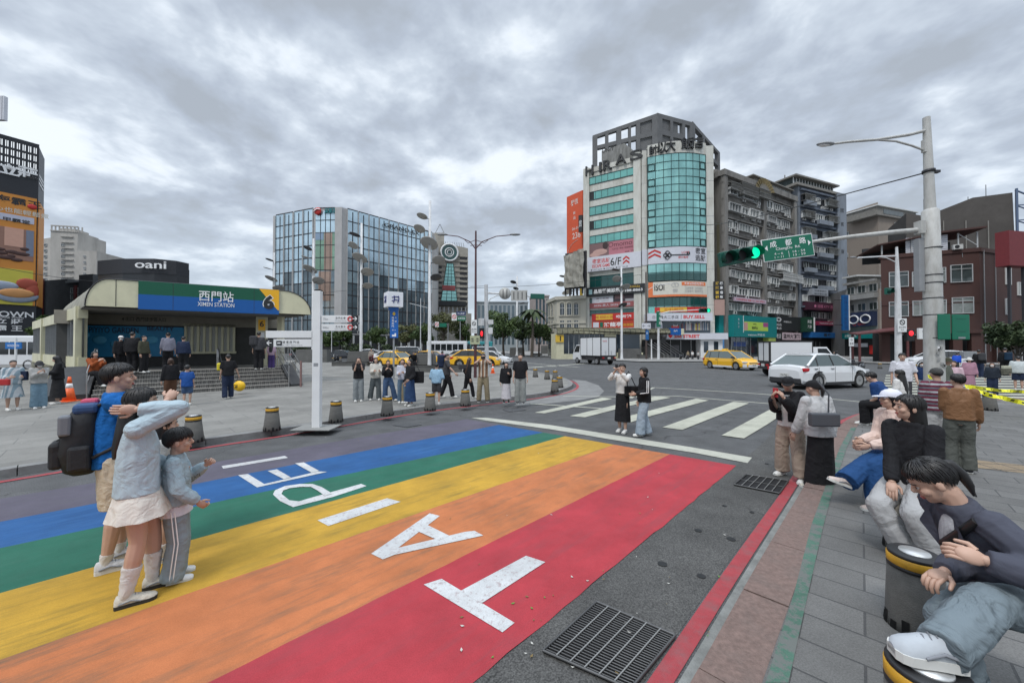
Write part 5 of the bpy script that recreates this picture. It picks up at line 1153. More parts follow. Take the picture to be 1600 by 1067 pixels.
for px0,px1,y,Y,mcol,lab,st in((745,825,473,160,(.30,.34,.36),'distant pale office block with vertical strips beyond the trees',12),(836,858,463,150,(.36,.31,.29),'small distant pinkish block left of the cream building',4),(560,680,500,140,(.10,.11,.11),'dark low distant block under the hotel',10),(800,870,500,170,(.3,.3,.3),'grey distant block beyond the right-hand trees',6),(-120,70,505,90,(.10,.10,.10),'dark low block beyond the bus',8)):
 W_=Wall(px0,Y,px1,Y+1);o=bthing('distant_block',lab,'building',W_);t_=W_.sh((px0+px1)/2,y)[1]
 mb=MB(W_.M).m(mat('distant_wall_%d'%px0,mcol,.8,var=.1,vscale=.3));mb.box((0,0,-10),(W_.w,t_,0));mb.box((-.2,t_,-10),(W_.w+.2,t_+.5,.3));mb.build('walls',o)
 for i in range(st):s0=W_.w*(i+.2)/st;MB(W_.M).m(G_hoteldk).box((s0,3,0),(s0+W_.w/st*.55,t_-1.2,.12)).build('window_strip',o)
# ================================================================ TREES
def leafmat(name,a,b):
 m=mat(name,a,.7,var=.0);nt=m.node_tree;L=nt.links;bs=nt.nodes['Principled BSDF']
 geo=nt.nodes.new('ShaderNodeTexCoord');n=nt.nodes.new('ShaderNodeTexNoise');n.inputs['Scale'].default_value=.9;n.inputs['Detail'].default_value=4;L.new(geo.outputs['Object'],n.inputs['Vector'])
 r=nt.nodes.new('ShaderNodeValToRGB');r.color_ramp.elements[0].position=.35;r.color_ramp.elements[0].color=(*a,1);r.color_ramp.elements[1].position=.65;r.color_ramp.elements[1].color=(*b,1)
 L.new(n.outputs[0],r.inputs[0]);L.new(r.outputs[0],bs.inputs['Base Color']);return m
L1=leafmat('foliage_green',(.035,.065,.018),(.085,.13,.035));L2=leafmat('foliage_dark',(.022,.042,.016),(.05,.075,.025));L3=leafmat('foliage_olive',(.06,.07,.025),(.12,.125,.045))
M_bark=mat('bark',(.09,.075,.06),.9,var=.25,vscale=6,stretch=(1,1,.3))
def tree(base,Ht,cr,lm,label,n=2600,seed=1,leaf=.26,clear=.26,sparse=1.0,group=None,cat='tree',name='street_tree'):
 q=random.Random(seed);rs=np.random.RandomState(seed)
 t=thing(name,label,cat,base,group=group);mb=MB().m(M_bark)
 z0=Ht*clear;top=Vector((q.uniform(-.3,.3),q.uniform(-.3,.3),Ht*.72));tr_=max(.10,Ht*.02)
 mid=Vector((q.uniform(-.15,.15),q.uniform(-.15,.15),z0))
 mb.tube([(0,0,-.05),mid*.5,mid,mid.lerp(top,.5),top],[tr_*1.5,tr_*1.1,tr_,tr_*.6,tr_*.2],8)
 clumps=[]
 for i in range(9):
  a=i*2.4+q.uniform(-.3,.3);s=mid.lerp(top,q.uniform(0,.6));e=Vector((math.cos(a)*cr*q.uniform(.5,.85),math.sin(a)*cr*q.uniform(.5,.85),Ht*q.uniform(.40,.85)))
  mb.tube([s,s.lerp(e,.5)+Vector((0,0,.25)),e],[tr_*.5,tr_*.3,tr_*.1],6);clumps.append((e,q.uniform(.30,.46)*cr))
 for i in range(9):clumps.append((Vector((q.gauss(0,cr*.35),q.gauss(0,cr*.35),Ht*q.uniform(.45,.88))),q.uniform(.30,.44)*cr))
 mb.build('trunk',t,world=False)
 V=np.zeros((n*4,3));
 cc=np.array([[c[0].x,c[0].y,c[0].z,c[1]]for c in clumps]);idx=rs.randint(0,len(cc),n)
 d=rs.normal(size=(n,3));d/=np.linalg.norm(d,axis=1)[:,None];rad=rs.uniform(.2,1.1,n)**.5*sparse
 P=cc[idx,:3]+d*(cc[idx,3]*rad)[:,None]*np.array([1,1,.78])
 u=rs.normal(size=(n,3));u/=np.linalg.norm(u,axis=1)[:,None];w=np.cross(u,rs.normal(size=(n,3)));w/=np.linalg.norm(w,axis=1)[:,None]
 s=leaf*rs.uniform(.6,1.3,n)[:,None]
 V[0::4]=P-u*s;V[1::4]=P+w*s*.45;V[2::4]=P+u*s;V[3::4]=P-w*s*.45
 mb=MB().m(lm);mb.add([tuple(v)for v in V],[(4*i,4*i+1,4*i+2,4*i+3)for i in range(n)]);mb.build('crown',t,world=False)
 return t
def treepx(px,Y,ytop,half,lm,label,**k):
 b=at(px,542,Y);Ht=(zat(ytop,Y)-0);return tree((b.x,Y,0.0),Ht,half*Y/F,lm,label,**k)
TG='street trees beyond the junction'
treepx(516,82,513,12,L1,'small green tree behind the pointing arrow signs',seed=1,group=TG)
treepx(536,84,510,13,L1,'green street tree beside the pointing arrow signs',seed=2,group=TG)
treepx(590,86,507,16,L1,'green street tree just left of the metro cube sign',seed=3,group=TG)
treepx(636,88,504,17,L3,'olive street tree just right of the metro cube sign',seed=4,group=TG)
treepx(660,86,501,16,L1,'green tree behind the tallest white disc pole',seed=5,group=TG)
treepx(693,78,484,21,L3,'tall sparse olive tree below the round window building',seed=6,n=2200,group=TG)
treepx(722,80,492,14,L1,'green tree beside the maroon lamp post',seed=7,group=TG)
treepx(787,72,477,26,L1,'large bright green tree right of the signal mast',seed=8,n=4200,group=TG)
treepx(818,76,490,15,L2,'dark green tree beside the white disc pole beyond the plaza',seed=9,group=TG)
treepx(842,74,494,19,L1,'green tree touching the old cream building',seed=10,n=3200,group=TG)
treepx(862,92,500,12,L2,'dark tree half hidden behind the old cream building',seed=19,group=TG)
treepx(68,47,478,17,L1,'leafy street tree at the foot of the advert tower',seed=12,n=1500,leaf=.25)
treepx(1592,33,500,34,L2,'dark evergreen tree at the right edge beside the red building',seed=13,n=4200,leaf=.2,clear=.12)
for i,px in enumerate((470,548,568,607,742)):
 b=at(px,542,78);tree((b.x,78,0),2.6,1.6,L2,'low dark roadside shrub beyond the parked cars',seed=30+i,n=500,clear=.1,group='shrubs along the far roadside',cat='shrub',name='roadside_shrub')
def palm(px,Y,ytop):
 b=at(px,542,Y);Ht=zat(ytop,Y);t=thing('palm_tree','dark palm with drooping fronds above the far trees','palm tree',(b.x,Y,0))
 MB().m(M_bark).tube([(0,0,0),(.2,0,Ht*.5),(.1,0,Ht*.86)],[.3,.22,.18],8).build('trunk',t,world=False)
 mb=MB().m(L2)
 for i in range(16):
  a=i*2.4;up=.8 if i%2 else .2;pr=None
  for k in range(7):
   s=k/6;r_=3.0*s;p=Vector((.1+math.cos(a)*r_,math.sin(a)*r_,Ht*.86+up*2.0*s-2.6*s*s+.2));w=.42*math.sin(math.pi*(.1+.9*s))+.05;sd=Vector((-math.sin(a),math.cos(a),-.4))*w
   if pr:mb.add([pr[0]+pr[1],p+sd,p,pr[0]],[(0,1,2,3)]);mb.add([pr[0]-Vector((pr[1].x,pr[1].y,-pr[1].z)),p-Vector((sd.x,sd.y,-sd.z)),p,pr[0]],[(0,1,2,3)])
   pr=(p,sd)
 mb.build('crown',t,world=False)
palm(831,70,476)
# ================================================================ STATION ENTRANCE
M_scream=mat('station_cream_panel',srgb(206,202,172),.5,var=.06,vscale=1.2,stain=(.25,.23,.17),samt=.35,sscale=1.0)
M_sroof=mat('station_roof_weathered',(.30,.29,.24),.8,var=.15,vscale=1.5,stain=(.10,.095,.08),samt=.7,sscale=1.4)
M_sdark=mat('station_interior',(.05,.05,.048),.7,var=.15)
M_tread=mat('step_tile',(.23,.22,.20),.8,var=.14,vscale=6);M_riser=paving('step_riser_tile',(.20,.19,.175),.1,.05,0,0,.006)
PLAT=.92;HE=3.5
SA,SB=at(133,477.5,14.45),at(486,491.5,18.5)
SA=Vector((SA.x,SA.y,0));SB=Vector((SB.x,SB.y,0))
class WallP(Wall):
 def __init__(s,a,b):
  s.a,s.b=Vector(a),Vector(b);s.w=(s.b-s.a).length;s.M=frame(s.a,s.b-s.a,(0,0,1));s.I=s.M.inverted();s.n=s.M.to_3x3()@Vector((0,0,1));s.u=(s.b-s.a).normalized()
SF=WallP(SA,SB)
st_=thing('station_entrance','metro station entrance with curved cream roof and green-blue Ximen Station sign','station entrance',(SA.x,SA.y,0))
bdir=Vector((-.80,.60,0));DEP=9.5
def sback(s,d):return SF.a+SF.u*s+bdir*d
e0=SF.sh(133,477.5)[1];HE=e0
top=SF.sh(217,439)[1];HT=top-HE
sec=[]
cl=SF.sh(172,470)[0];cr_=SF.w-SF.sh(452,470)[0]
for i in range(9):a=R(90*i/8);sec.append((cl*(1-math.cos(a)),HT*math.sin(a)))
for i in range(9):a=R(90*(8-i)/8);sec.append((SF.w-cr_*1.25*(1-math.cos(a)),HT*math.sin(a)))
def roofring(d,off=0,dz=0):return[SF.a+SF.u*s+bdir*d+Vector((0,0,HE+h+dz))for s,h in sec]
mb=MB().m(M_sroof)
n=len(sec);ds=[0,2.2,2.25,4.4,4.45,6.6,6.65,8.9,DEP+3]
rings=[roofring(d,dz=(-.02 if i%2 else 0))for i,d in enumerate(ds)]
for a,b in zip(rings,rings[1:]):
 mb.add(a+b,[(i,i+1,n+i+1,n+i)for i in range(n-1)],True)
mb.build('roof',st_)
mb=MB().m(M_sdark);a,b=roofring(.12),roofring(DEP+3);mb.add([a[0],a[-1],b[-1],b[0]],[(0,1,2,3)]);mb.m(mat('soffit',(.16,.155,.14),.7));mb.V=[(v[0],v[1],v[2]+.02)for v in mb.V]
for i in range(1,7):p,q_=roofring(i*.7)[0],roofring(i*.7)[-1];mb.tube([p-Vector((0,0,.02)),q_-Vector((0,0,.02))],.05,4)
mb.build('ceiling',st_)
M_fgreen=mat('fascia_green',srgb(0,84,60),.4);M_fblue=mat('fascia_blue',srgb(0,84,156),.4);M_fyel=mat('fascia_yellow',srgb(236,176,32),.4)
mb=MB(SF.M).m(M_scream);P=[(s,HE+h)for s,h in sec];z_=.02
mb.add([(p[0],p[1],z_)for p in P],[tuple(range(len(P)))[::-1]]);mb.add([(p[0],p[1],-.12)for p in P],[tuple(range(len(P)))])
mb.add([(p[0],p[1],z_)for p in P]+[(p[0],p[1],-.12)for p in P],[(i,i+1,len(P)+i+1,len(P)+i)for i in range(len(P)-1)]+[(len(P)-1,0,len(P),2*len(P)-1)])
mb.m(M_dkmetal)
for i in range(len(P)-1):mb.tube([(P[i][0],P[i][1],.03),(P[i+1][0],P[i+1][1],.03)],.022,4)
xj=(SF.sh(181,460)[0],)
for x in xj:mb.box((x,HE+.02,.02),(x+.015,HE+HT*.98,.035))
mb.build('fascia',st_,fixn=False)
s0,s1=SF.sh(217,460)[0],SF.sh(436,475)[0];hm=HE+HT*.50
M_six=MB(SF.M)
mb=MB(SF.M).m(M_fgreen);mb.box((s0,hm,.02),(s1,HE+HT-.0,.09));mb.m(M_fblue);mb.box((s0,HE-.06,.02),(s1,hm,.09));mb.m(M_fyel)
x6=SF.sh(405,470)[0]
mb.poly([(x6,HE+HT,.10),(x6+.10*6,hm,.10),(s1-.25,HE+.16,.10),(s1,HE+.06,.10),(s1,HE+HT,.10)][::-1])if 0 else mb.add([(x6,HE+HT,.10),(x6+.42,hm-.02,.10),(s1-.05,HE+.14,.10),(s1,HE+.14,.10),(s1,HE+HT,.10)],[(0,1,2,3,4)])
mb.m(M_dkmetal);
for px in(271,397):x=SF.sh(px,470)[0];mb.box((x,HE-.06,.09),(x+.012,HE+HT,.094))
mb.m(M_letw).text('西門站',HT*.42,SF.sh(339,463.5)[:2]+(.105,),(1,0,0),(0,1,0),SF.sh(366,470)[0]-SF.sh(312,470)[0],.006)
mb.text('XIMEN STATION',HT*.16,SF.sh(338.5,476.5)[:2]+(.105,),(1,0,0),(0,1,0),SF.sh(367,470)[0]-SF.sh(310,470)[0],.004)
c6=SF.sh(420,472.5)
mb.m(M_letw).text('6',HT*.66,(c6[0],c6[1],.104),(1,0,0),(0,1,0),HT*.44,.09);mb.m(M_blk).text('6',HT*.6,(c6[0],c6[1],.110),(1,0,0),(0,1,0),HT*.38,.05)
mb.build('name_sign',st_)
LA_=g(122,579,PLAT);LB_=g(50,564.5,PLAT)
TA,TB=g(142,629),g(453,608);TA.z=TB.z=0;tu=(TB-TA).normalized();tn=Vector((-tu.y,tu.x,0));TL=(TB-TA).length
NS=6;rise=(PLAT-.12)/NS
mb=MB()
for i in range(NS):
 d0=.34*i;a=TA+tn*d0-tu*.0;b=TB+tn*d0;c=TB+tn*(2.6);d=TA+tn*(2.6);z0,z1=.12+rise*i,.12+rise*(i+1)
 mb.m(M_tread).add([(p.x,p.y,z1)for p in(a,b,c,d)],[(0,1,2,3)]);mb.m(M_riser).add([(a.x,a.y,z0-.02),(b.x,b.y,z0-.02),(b.x,b.y,z1),(a.x,a.y,z1)],[(0,1,2,3)])
 mb.m(mat('step_nosing',(.33,.32,.30),.6)).box((0,0,0),(0,0,0))if 0 else mb.tube([(a.x,a.y,z1-.012),(b.x,b.y,z1-.012)],.016,4)
mb.build('steps',st_)
a=TA+tn*.34*NS;b=TB+tn*.34*NS;pl=[a-tu*1.1,b,b+tn*10+tu*3,Vector(LB_)+bdir*3,Vector(LB_),Vector(LA_)]
mb=MB().m(M_tread).prism([(p.x,p.y)for p in pl],.1,PLAT-.004);mb.build('platform',st_,fixn=True)
LA=g(122,579,PLAT);LA.z=0;LB=g(50,564.5,PLAT);LB.z=0
WLs=WallP(LB,LA)
hw=HE+.1
mb=MB(WLs.M).m(M_scream);mb.box((0,0,-.25),(WLs.w,PLAT+.55,0));
for px in(66,94,120):
 x=WLs.sh(px,550)[0];mb.box((x-.22,0,-.26),(x+.22,hw,.08))
mb.box((0,hw-.5,-.25),(WLs.w,hw,.02));mb.build('side_wall',st_)
mb=MB(WLs.M).m(mat('side_glass',(.06,.065,.06),.25,.2,var=.2));mb.box((0,PLAT+.55,-.15),(WLs.w,hw-.5,-.1));mb.m(M_grey);n=22
for i in range(n):x=WLs.w*i/n;mb.box((x,PLAT+.55,-.1),(x+.05,hw-.5,-.03))
mb.build('side_glazing',st_)
mb=MB().m(mat('cheek_dark_stone',(.035,.036,.038),.6,var=.2));a=TA+tn*.34*NS-tu*.0;
ck=[TA-tu*1.1,TA-tu*.05,a-tu*.05,a-tu*1.1]
mb.add([(ck[0].x,ck[0].y,.1),(ck[1].x,ck[1].y,.1),(ck[2].x,ck[2].y,.1),(ck[3].x,ck[3].y,.1),(ck[0].x,ck[0].y,.3),(ck[1].x,ck[1].y,.3),(ck[2].x,ck[2].y,PLAT+.25),(ck[3].x,ck[3].y,PLAT+.25)],[(0,3,2,1),(4,5,6,7),(0,1,5,4),(1,2,6,5),(2,3,7,6),(3,0,4,7)]);mb.build('step_cheek',st_)
ck=[TB+tu*.03,TB+tu*.5,TB+tu*.5+tn*.34*NS,TB+tu*.03+tn*.34*NS]
mb=MB().m(mat('cheek_dark_stone',(.035,.036,.038)));mb.add([(ck[0].x,ck[0].y,.1),(ck[1].x,ck[1].y,.1),(ck[2].x,ck[2].y,.1),(ck[3].x,ck[3].y,.1),(ck[0].x,ck[0].y,.22),(ck[1].x,ck[1].y,.22),(ck[2].x,ck[2].y,PLAT+.12),(ck[3].x,ck[3].y,PLAT+.12)],[(0,3,2,1),(4,5,6,7),(0,1,5,4),(1,2,6,5),(2,3,7,6),(3,0,4,7)]);mb.build('step_cheek',st_)
def rail(off,posts=2,h=.9,dbl=False):
 a0=TA+tu*off;a1=a0+tn*.34*NS;mb=MB().m(M_steel)
 for hh_ in((h,)if not dbl else(h,h*.55)):mb.tube([(a0.x,a0.y,.12+hh_),(a1.x,a1.y,PLAT+hh_),(a1.x+tn.x*.5,a1.y+tn.y*.5,PLAT+hh_)],.022,6)
 for t_,zz_ in((0,.12),(1,PLAT)):p=a0.lerp(a1,t_);mb.tube([(p.x,p.y,zz_),(p.x,p.y,zz_+h)],.022,6)
 p=a1+tn*.5;mb.tube([(p.x,p.y,PLAT),(p.x,p.y,PLAT+h)],.022,6);mb.build('handrail',st_)
rail(-.1,dbl=True);rail(TL*.60,dbl=True);rail(TL-.05,dbl=True);rail(TL+.45,dbl=True)
BO=5.0
bw0=SF.a+bdir*BO+SF.u*.5;bw1=SF.b+bdir*BO-SF.u*.2;WBk=WallP((bw0.x,bw0.y,0),(bw1.x,bw1.y,0))
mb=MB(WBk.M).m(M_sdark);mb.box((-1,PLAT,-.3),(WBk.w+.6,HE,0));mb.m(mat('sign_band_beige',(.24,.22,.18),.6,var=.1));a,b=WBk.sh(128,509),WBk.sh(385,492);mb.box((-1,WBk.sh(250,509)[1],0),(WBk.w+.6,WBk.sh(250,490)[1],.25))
mb.m(M_blk).text('4 出口 西門徒步區入口',.2,WBk.sh(228,499.5)[:2]+(.26,),(1,0,0),(0,1,0),1.6,.005);mb.build('back_wall',st_)
P0,P1=WBk.sh(124,530),WBk.sh(288,530)
mb=MB(WBk.M).m(mat('poster_blue',srgb(40,140,190),.5,var=.25,vscale=.9));mb.box((P0[0],PLAT+.5,0),(P1[0],WBk.sh(200,510)[1],.1));mb.m(mat('poster_text_dark',(.01,.02,.06),.5));mb.text('PIYIYO GARDEN',.28,WBk.sh(180,516)[:2]+(.12,),(1,0,0),(0,1,0),1.7,.01);mb.text('BEAUTY',.2,WBk.sh(252,514)[:2]+(.12,),(1,0,0),(0,1,0),1.0,.01)
mb.m(mat('poster_blue_light',srgb(90,180,220),.5));
for i in range(6):c=WBk.sh(130+i*27,524+(i%3)*7);mb.ball((c[0],c[1],.1),(.25,.2,.03),10,6)
mb.build('poster',st_)
x0,x1=WBk.sh(291,530)[0],WBk.sh(366,530)[0];y0,y1=WBk.sh(330,549)[1],WBk.sh(330,510)[1]
mb=MB(WBk.M).m(mat('bright_outside_panel',(.55,.56,.55),.5));mb.box((x0,y0,0),(x1,y1,.06));mb.m(M_scream)
for i in range(9):x=x0+(x1-x0)*i/8;mb.box((x-.05,y0,.06),(x+.05,y1,.22))
mb.m(M_scream).box((x0-.1,y1,0),(x1+.1,y1+.12,.25)).box((x0-.1,y0-.12,0),(x1+.1,y0,.25));mb.build('glazed_fins',st_)
WPil=WallP(tuple(SF.a+SF.u*(SF.w*.80)+bdir*2.2),tuple(SF.a+SF.u*(SF.w*.80+.5)+bdir*2.2))
mb=MB(WPil.M).m(M_scream);mb.box((0,PLAT-.02,-.35),(.5,HE,0));mb.m(M_fyel).box((.1,HE-.75,0),(.4,HE-.2,.03));mb.m(M_blk).text('6',.3,(.25,HE-.42,.035),(1,0,0),(0,1,0),None,.02);mb.m(M_letw).box((.13,HE-1.3,0),(.37,HE-.85,.03));mb.m(M_blk).box((.1,HE-2.2,0),(.4,HE-1.4,.03));mb.build('pillar',st_)
for t_,d_ in((.93,2.0),(.97,7.5)):
 p=SF.a+SF.u*(SF.w*t_)+bdir*d_;mb=MB().m(M_scream);mb.box((p.x-.12,p.y-.12,PLAT),(p.x+.12,p.y+.12,HE));mb.build('post',st_)
mb=MB().m(M_steel);a=TB+tn*.34*NS+tu*.2;b=a+tn*2.6
for h_ in(.35,.7,1.0):mb.tube([(a.x,a.y,PLAT+h_),(b.x,b.y,PLAT+h_)],.02,6)
for i in range(14):p=a.lerp(b,i/13);mb.tube([(p.x,p.y,PLAT-.1),(p.x,p.y,PLAT+1)],.012,5)
mb.build('side_railing',st_)
tag(MB().m(mat('post_rust_pink',(.22,.13,.12),.7)).tube([tuple(g(470,604,.12)),tuple(g(470,604,.12)+Vector((0,0,1.15)))],.045,8).build('marker_post'),'short pinkish post beside the station step rail','post')
# ================================================================ STREET FURNITURE
M_concb=mat('bollard_concrete',(.095,.092,.085),.85,var=.15,vscale=9,stain=(.05,.05,.045),samt=.5,sscale=8,bump=.3,bscale=120)
M_by=mat('bollard_yellow',(.60,.32,.02),.5,var=.15,stain=(.1,.07,.03),samt=.5,sscale=9);M_cap=mat('bollard_cap_metal',(.55,.55,.54),.35,.6,var=.1)
def make_bollard(loc,label,r0=.165,r1=.115,h=.49,fat=False,group='concrete bollards with yellow bands',capm=None):
 t=thing('bollard',label,'bollard',loc,group=group)
 mb=MB().m(M_concb);prof=[(.001,0),(r0,0),(r0*.97,h*.12),(r1*1.06,h*.80),(r1*1.06,h*.80)];mb.lathe(prof,seg=28)
 mb.m(M_black)
 for k in range(14):
  a=k*2*math.pi/14;r_=r0*.99;hh_=.05 if k%2 else .085
  c,s=math.cos(a),math.sin(a);w=.018
  mb.add([(c*(r_+.003)-s*w,s*(r_+.003)+c*w,0),(c*(r_+.003)+s*w,s*(r_+.003)-c*w,0),(c*(r_-.002)+s*w,s*(r_-.002)-c*w,hh_),(c*(r_-.002)-s*w,s*(r_-.002)+c*w,hh_)],[(0,1,2,3),(3,2,1,0)])
 mb.build('body',t,world=False)
 mb=MB().m(M_black);mb.lathe([(r1*1.08,h*.80),(r1*1.08,h*.84),(r1*1.02,h*.845)],seg=28);mb.m(M_by);mb.lathe([(r1*1.05,h*.845),(r1*1.08,h*.85),(r1*1.08,h*.95),(r1*1.05,h*.955)],seg=28);mb.build('band',t,world=False)
 mb=MB().m(M_black);mb.lathe([(r1*1.03,h*.955),(r1*1.05,h*.965),(r1*1.05,h*.99),(r1*.98,h),(.001,h)],seg=28);mb.build('rim',t,world=False)
 mb=MB().m(capm or M_cap);mb.lathe([(r1*.62,h-.002),(r1*.60,h+.008),(.001,h+.011)],seg=24);mb.build('cap',t,world=False)
 return t
SB0=make_bollard(g(302,690,.12),'concrete bollard with yellow band, first to the right of the family group')
def bollard(loc,label):
 t=copy_tree(SB0);t.location=loc;t['label']=label;return t
bpy.context.view_layer.update()
for px,py,lab in((425,672,'concrete bollard just left of the tall white signpost'),(525,659,'concrete bollard just right of the tall white signpost'),(605,649,'concrete bollard in front of the woman in flared jeans'),(672,641,'concrete bollard in front of the woman in a light blue sweater'),(727,634,'concrete bollard in front of the woman in black leggings'),(866.7,612,'nearest bollard of the cluster at the plaza corner'),(874.4,605.6,'second nearest bollard of the cluster at the plaza corner'),(867.5,593,'farthest bollard of the cluster at the plaza corner'),(854.8,592.5,'bollard between the couple in black and the plaza corner cluster'),(836.5,589,'lone small bollard right behind the man in a black tee'),(520,565,'left of two tiny bollards beyond the signpost arrows'),(532,564.5,'right of two tiny bollards beyond the signpost arrows')):
 bollard(g(px,py,.12),lab)
bollard(g(1546,641,.12),'bollard under the yellow tape on the right')
bollard(g(1375,576,.0),'small distant bollard left of the man in a white tee');bollard(g(1430,579,.0),'small distant bollard behind the boy in a mask')
B1,B2,B3,B4=Vector((1.70,1.55,.12)),Vector((2.56,2.40,.12)),Vector((3.47,3.33,.12)),Vector((4.38,4.28,.12))
NB=make_bollard(B2,'large bollard with orange band standing free beside the seated women',.145,.122,.475,group='large round bollards along the right kerb')
bpy.context.view_layer.update()
for loc,lab in((B1,'large bollard under the big white sneaker'),(B3,'large bollard that the long-haired woman in black sits on'),(B4,'large bollard that the woman in a white cap sits on'),(Vector((2.62,1.75,.12)),'large bollard that the woman in a grey blazer sits on')):
 t=copy_tree(NB);t.location=loc;t['label']=lab
def cone(loc,label,s=1.0):
 t=thing('traffic_cone',label,'traffic cone',loc);mb=MB().m(M_orange);mb.box((-.19*s,-.19*s,0),(.19*s,.19*s,.03*s),.005);mb.lathe([(.14*s,.03*s),(.08*s,.38*s)],seg=18);mb.lathe([(.058*s,.50*s),(.03*s,.70*s),(.001,.70*s)],seg=18);mb.build('body',t,world=False)
 mb=MB().m(M_letw).lathe([(.0815*s,.37*s),(.058*s,.51*s)],seg=18);mb.build('reflective_band',t,world=False)
cone(g(108,627,.12),'orange traffic cone with white band by the dark step cheek',1.15);cone(g(770,583,.12),'orange traffic cone behind the man with a camera',.9)
M_disc=mat('disc_grey',(.36,.35,.33),.5,var=.1);M_discd=mat('disc_dark',(.06,.06,.065),.5)
def discpole(px,pyb,ytop,discs,label,Y=None,w=5):
 b=g(px,pyb)if Y is None else at(px,542,Y);Y=b.y;b.z=0;t=thing('disc_pole',label,'sculptural pole',b,group='white poles with leaf-like discs')
 Ht=zat(ytop,Y);r_=w*.5*Y/F
 mb=MB().m(M_pole);mb.lathe([(r_*1.9,0),(r_*1.9,.08),(r_*1.15,.3),(r_,1.2),(r_*.72,Ht),(.001,Ht)],seg=12);
 mb.build('pole',t,world=False)
 for(dx,dy,rx,ry,dark)in discs:
  sc=Y/F;c=Vector(((dx-px)*sc,-.15,zat(dy,Y)));rr=rx*sc;tilt=math.acos(max(-1,min(1,ry/rx)))
  M=tr(c)@Matrix.Rotation(R(12 if dx<px else-12),4,'Y')@Matrix.Rotation(-max(.05,math.pi/2-tilt-math.atan2(c.z-HC,Y)),4,'X')
  mb=MB(M).m(M_discd if dark else M_disc);mb.lathe([(.001,-.02),(rr*.92,-.03),(rr,0),(rr*.92,.03),(.001,.06)],seg=26);mb.M=None;mb.m(M_discd);mb.tube([(0,0,c.z-rr*.5),(c.x*.8,-.1,c.z-.05)],.03,5);mb.build('disc',t,world=False)
def zq(x,y):return(400+x*.2437,300+y*.2437)
def D(*a):return[(400+x*.2437,300+y*.2437,rx*.2437,ry*.2437,dk)for x,y,rx,ry,dk in a]
discpole(671,583,314,D((1065,160,36,20,0),(1048,240,38,27,0),(1110,333,58,42,0),(1172,440,42,28,0),(1155,550,36,22,1)),'tallest white disc pole beside the metro cube sign',w=5.5)
discpole(563.8,572,349,D((632,276,34,15,1),(622,345,32,24,0),(665,425,49,32,0),(714,515,40,26,0),(716,603,34,18,0)),'white disc pole just left of the metro cube sign',w=4.6)
discpole(488.5,566,373,D((330,362,27,16,1),(315,420,24,8,0),(346,496,46,27,0),(400,570,36,24,0),(402,645,30,20,1)),'white disc pole rising behind the tall white signpost',w=4)
discpole(427,562,395,D((86,437,25,10,1),(70,490,22,5,0),(97,557,38,20,0),(146,618,36,15,0)),'white disc pole rising behind the right end of the station roof',w=3)
discpole(808,556,432,[(802,441,5,2.5,1),(806,451,4.5,2.2,1),(816,474,4,1,1)],'slim white disc pole by the trees right of the mast arm signs',w=3.4)
discpole(884,556,431,[(876,444,7,4,0),(886,457,8,4,0),(879,432,5,1.5,1),(893,470,6,2,0)],'white disc pole in front of the old cream building',w=3.2)
discpole(971.5,562,417,[(964,436,7,5,0),(976,449,9,5,0),(973,477,7,4,1),(962,422,6,1.5,1)],'white disc pole right of the box truck',w=3.6)
M_plc=mat('planter_concrete',(.115,.115,.11),.85,var=.18,vscale=1.2,stain=(.05,.05,.05),samt=.5,sscale=.9)
def planter(x0,x1,yb,yt,label,depth=1.2,step=None,z=.12):
 a,b=g(x0,yb,z),g(x1,yb,z);W_=WallP((a.x,a.y,0),(b.x,b.y,0));h_=W_.sh((x0+x1)/2,yt)[1]
 mb=MB(W_.M).m(M_plc);i=.12
 mb.add([(0,z,0),(W_.w,z,0),(W_.w,z,-depth),(0,z,-depth),(i,h_,-i),(W_.w-i,h_,-i),(W_.w-i,h_,-depth+i),(i,h_,-depth+i)],[(0,1,2,3),(7,6,5,4),(1,0,4,5),(2,1,5,6),(3,2,6,7),(0,3,7,4)])
 if step:
  s0,s1=W_.sh(step[0],yb)[0],W_.sh(step[1],yb)[0];hs_=W_.sh((x0+x1)/2,step[2])[1];mb.box((s0,z,.0),(s1,hs_,1.0))
  mb.box((s0-.03,hs_-.06,-.02),(s1+.03,hs_,1.03))
 o=mb.build('planter',fixn=True,loc=tuple(W_.a));return tag(o,label,'planter')
planter(541,577,571,549,'concrete planter block at the foot of the left disc pole',step=(526,580,565))
planter(646,678,580,553,'concrete planter block at the foot of the tallest disc pole',step=(645,722,570))
planter(460,511,566,546,'concrete planter block beside the station steps')
planter(796,820,556,543,'small distant planter at the slim disc pole',z=0);planter(845,868,553.5,540,'distant planter below the old cream building',z=0)
planter(866,900,557.5,543,'distant planter left of the box truck',z=0);planter(968,1003,561,544.5,'distant planter right of the box truck',z=0,step=(996,1010,554));planter(830,848,556,552,'low distant kerb block between the planters',z=0)
gp=g(495,668,.12);Yp=gp.y
sp=thing('signpost','tall white square signpost with finger signs on both sides','signpost',(gp.x,gp.y,.12))
mb=MB().m(M_white);z1=zat(455,Yp);zs=zat(440,Yp)
mb.box((gp.x-.085,gp.y-.06,.12),(gp.x+.085,gp.y+.06,z1),.006);mb.m(M_grey).box((gp.x-.05,gp.y-.063,zat(572,Yp)),(gp.x+.05,gp.y-.059,zat(567,Yp)));mb.build('post',sp)
mb=MB().m(mat('base_slab',(.22,.22,.21),.85,var=.1)).box((gp.x-.42,gp.y-.30,.118),(gp.x+.42,gp.y+.30,.132));mb.build('base_plate',sp)
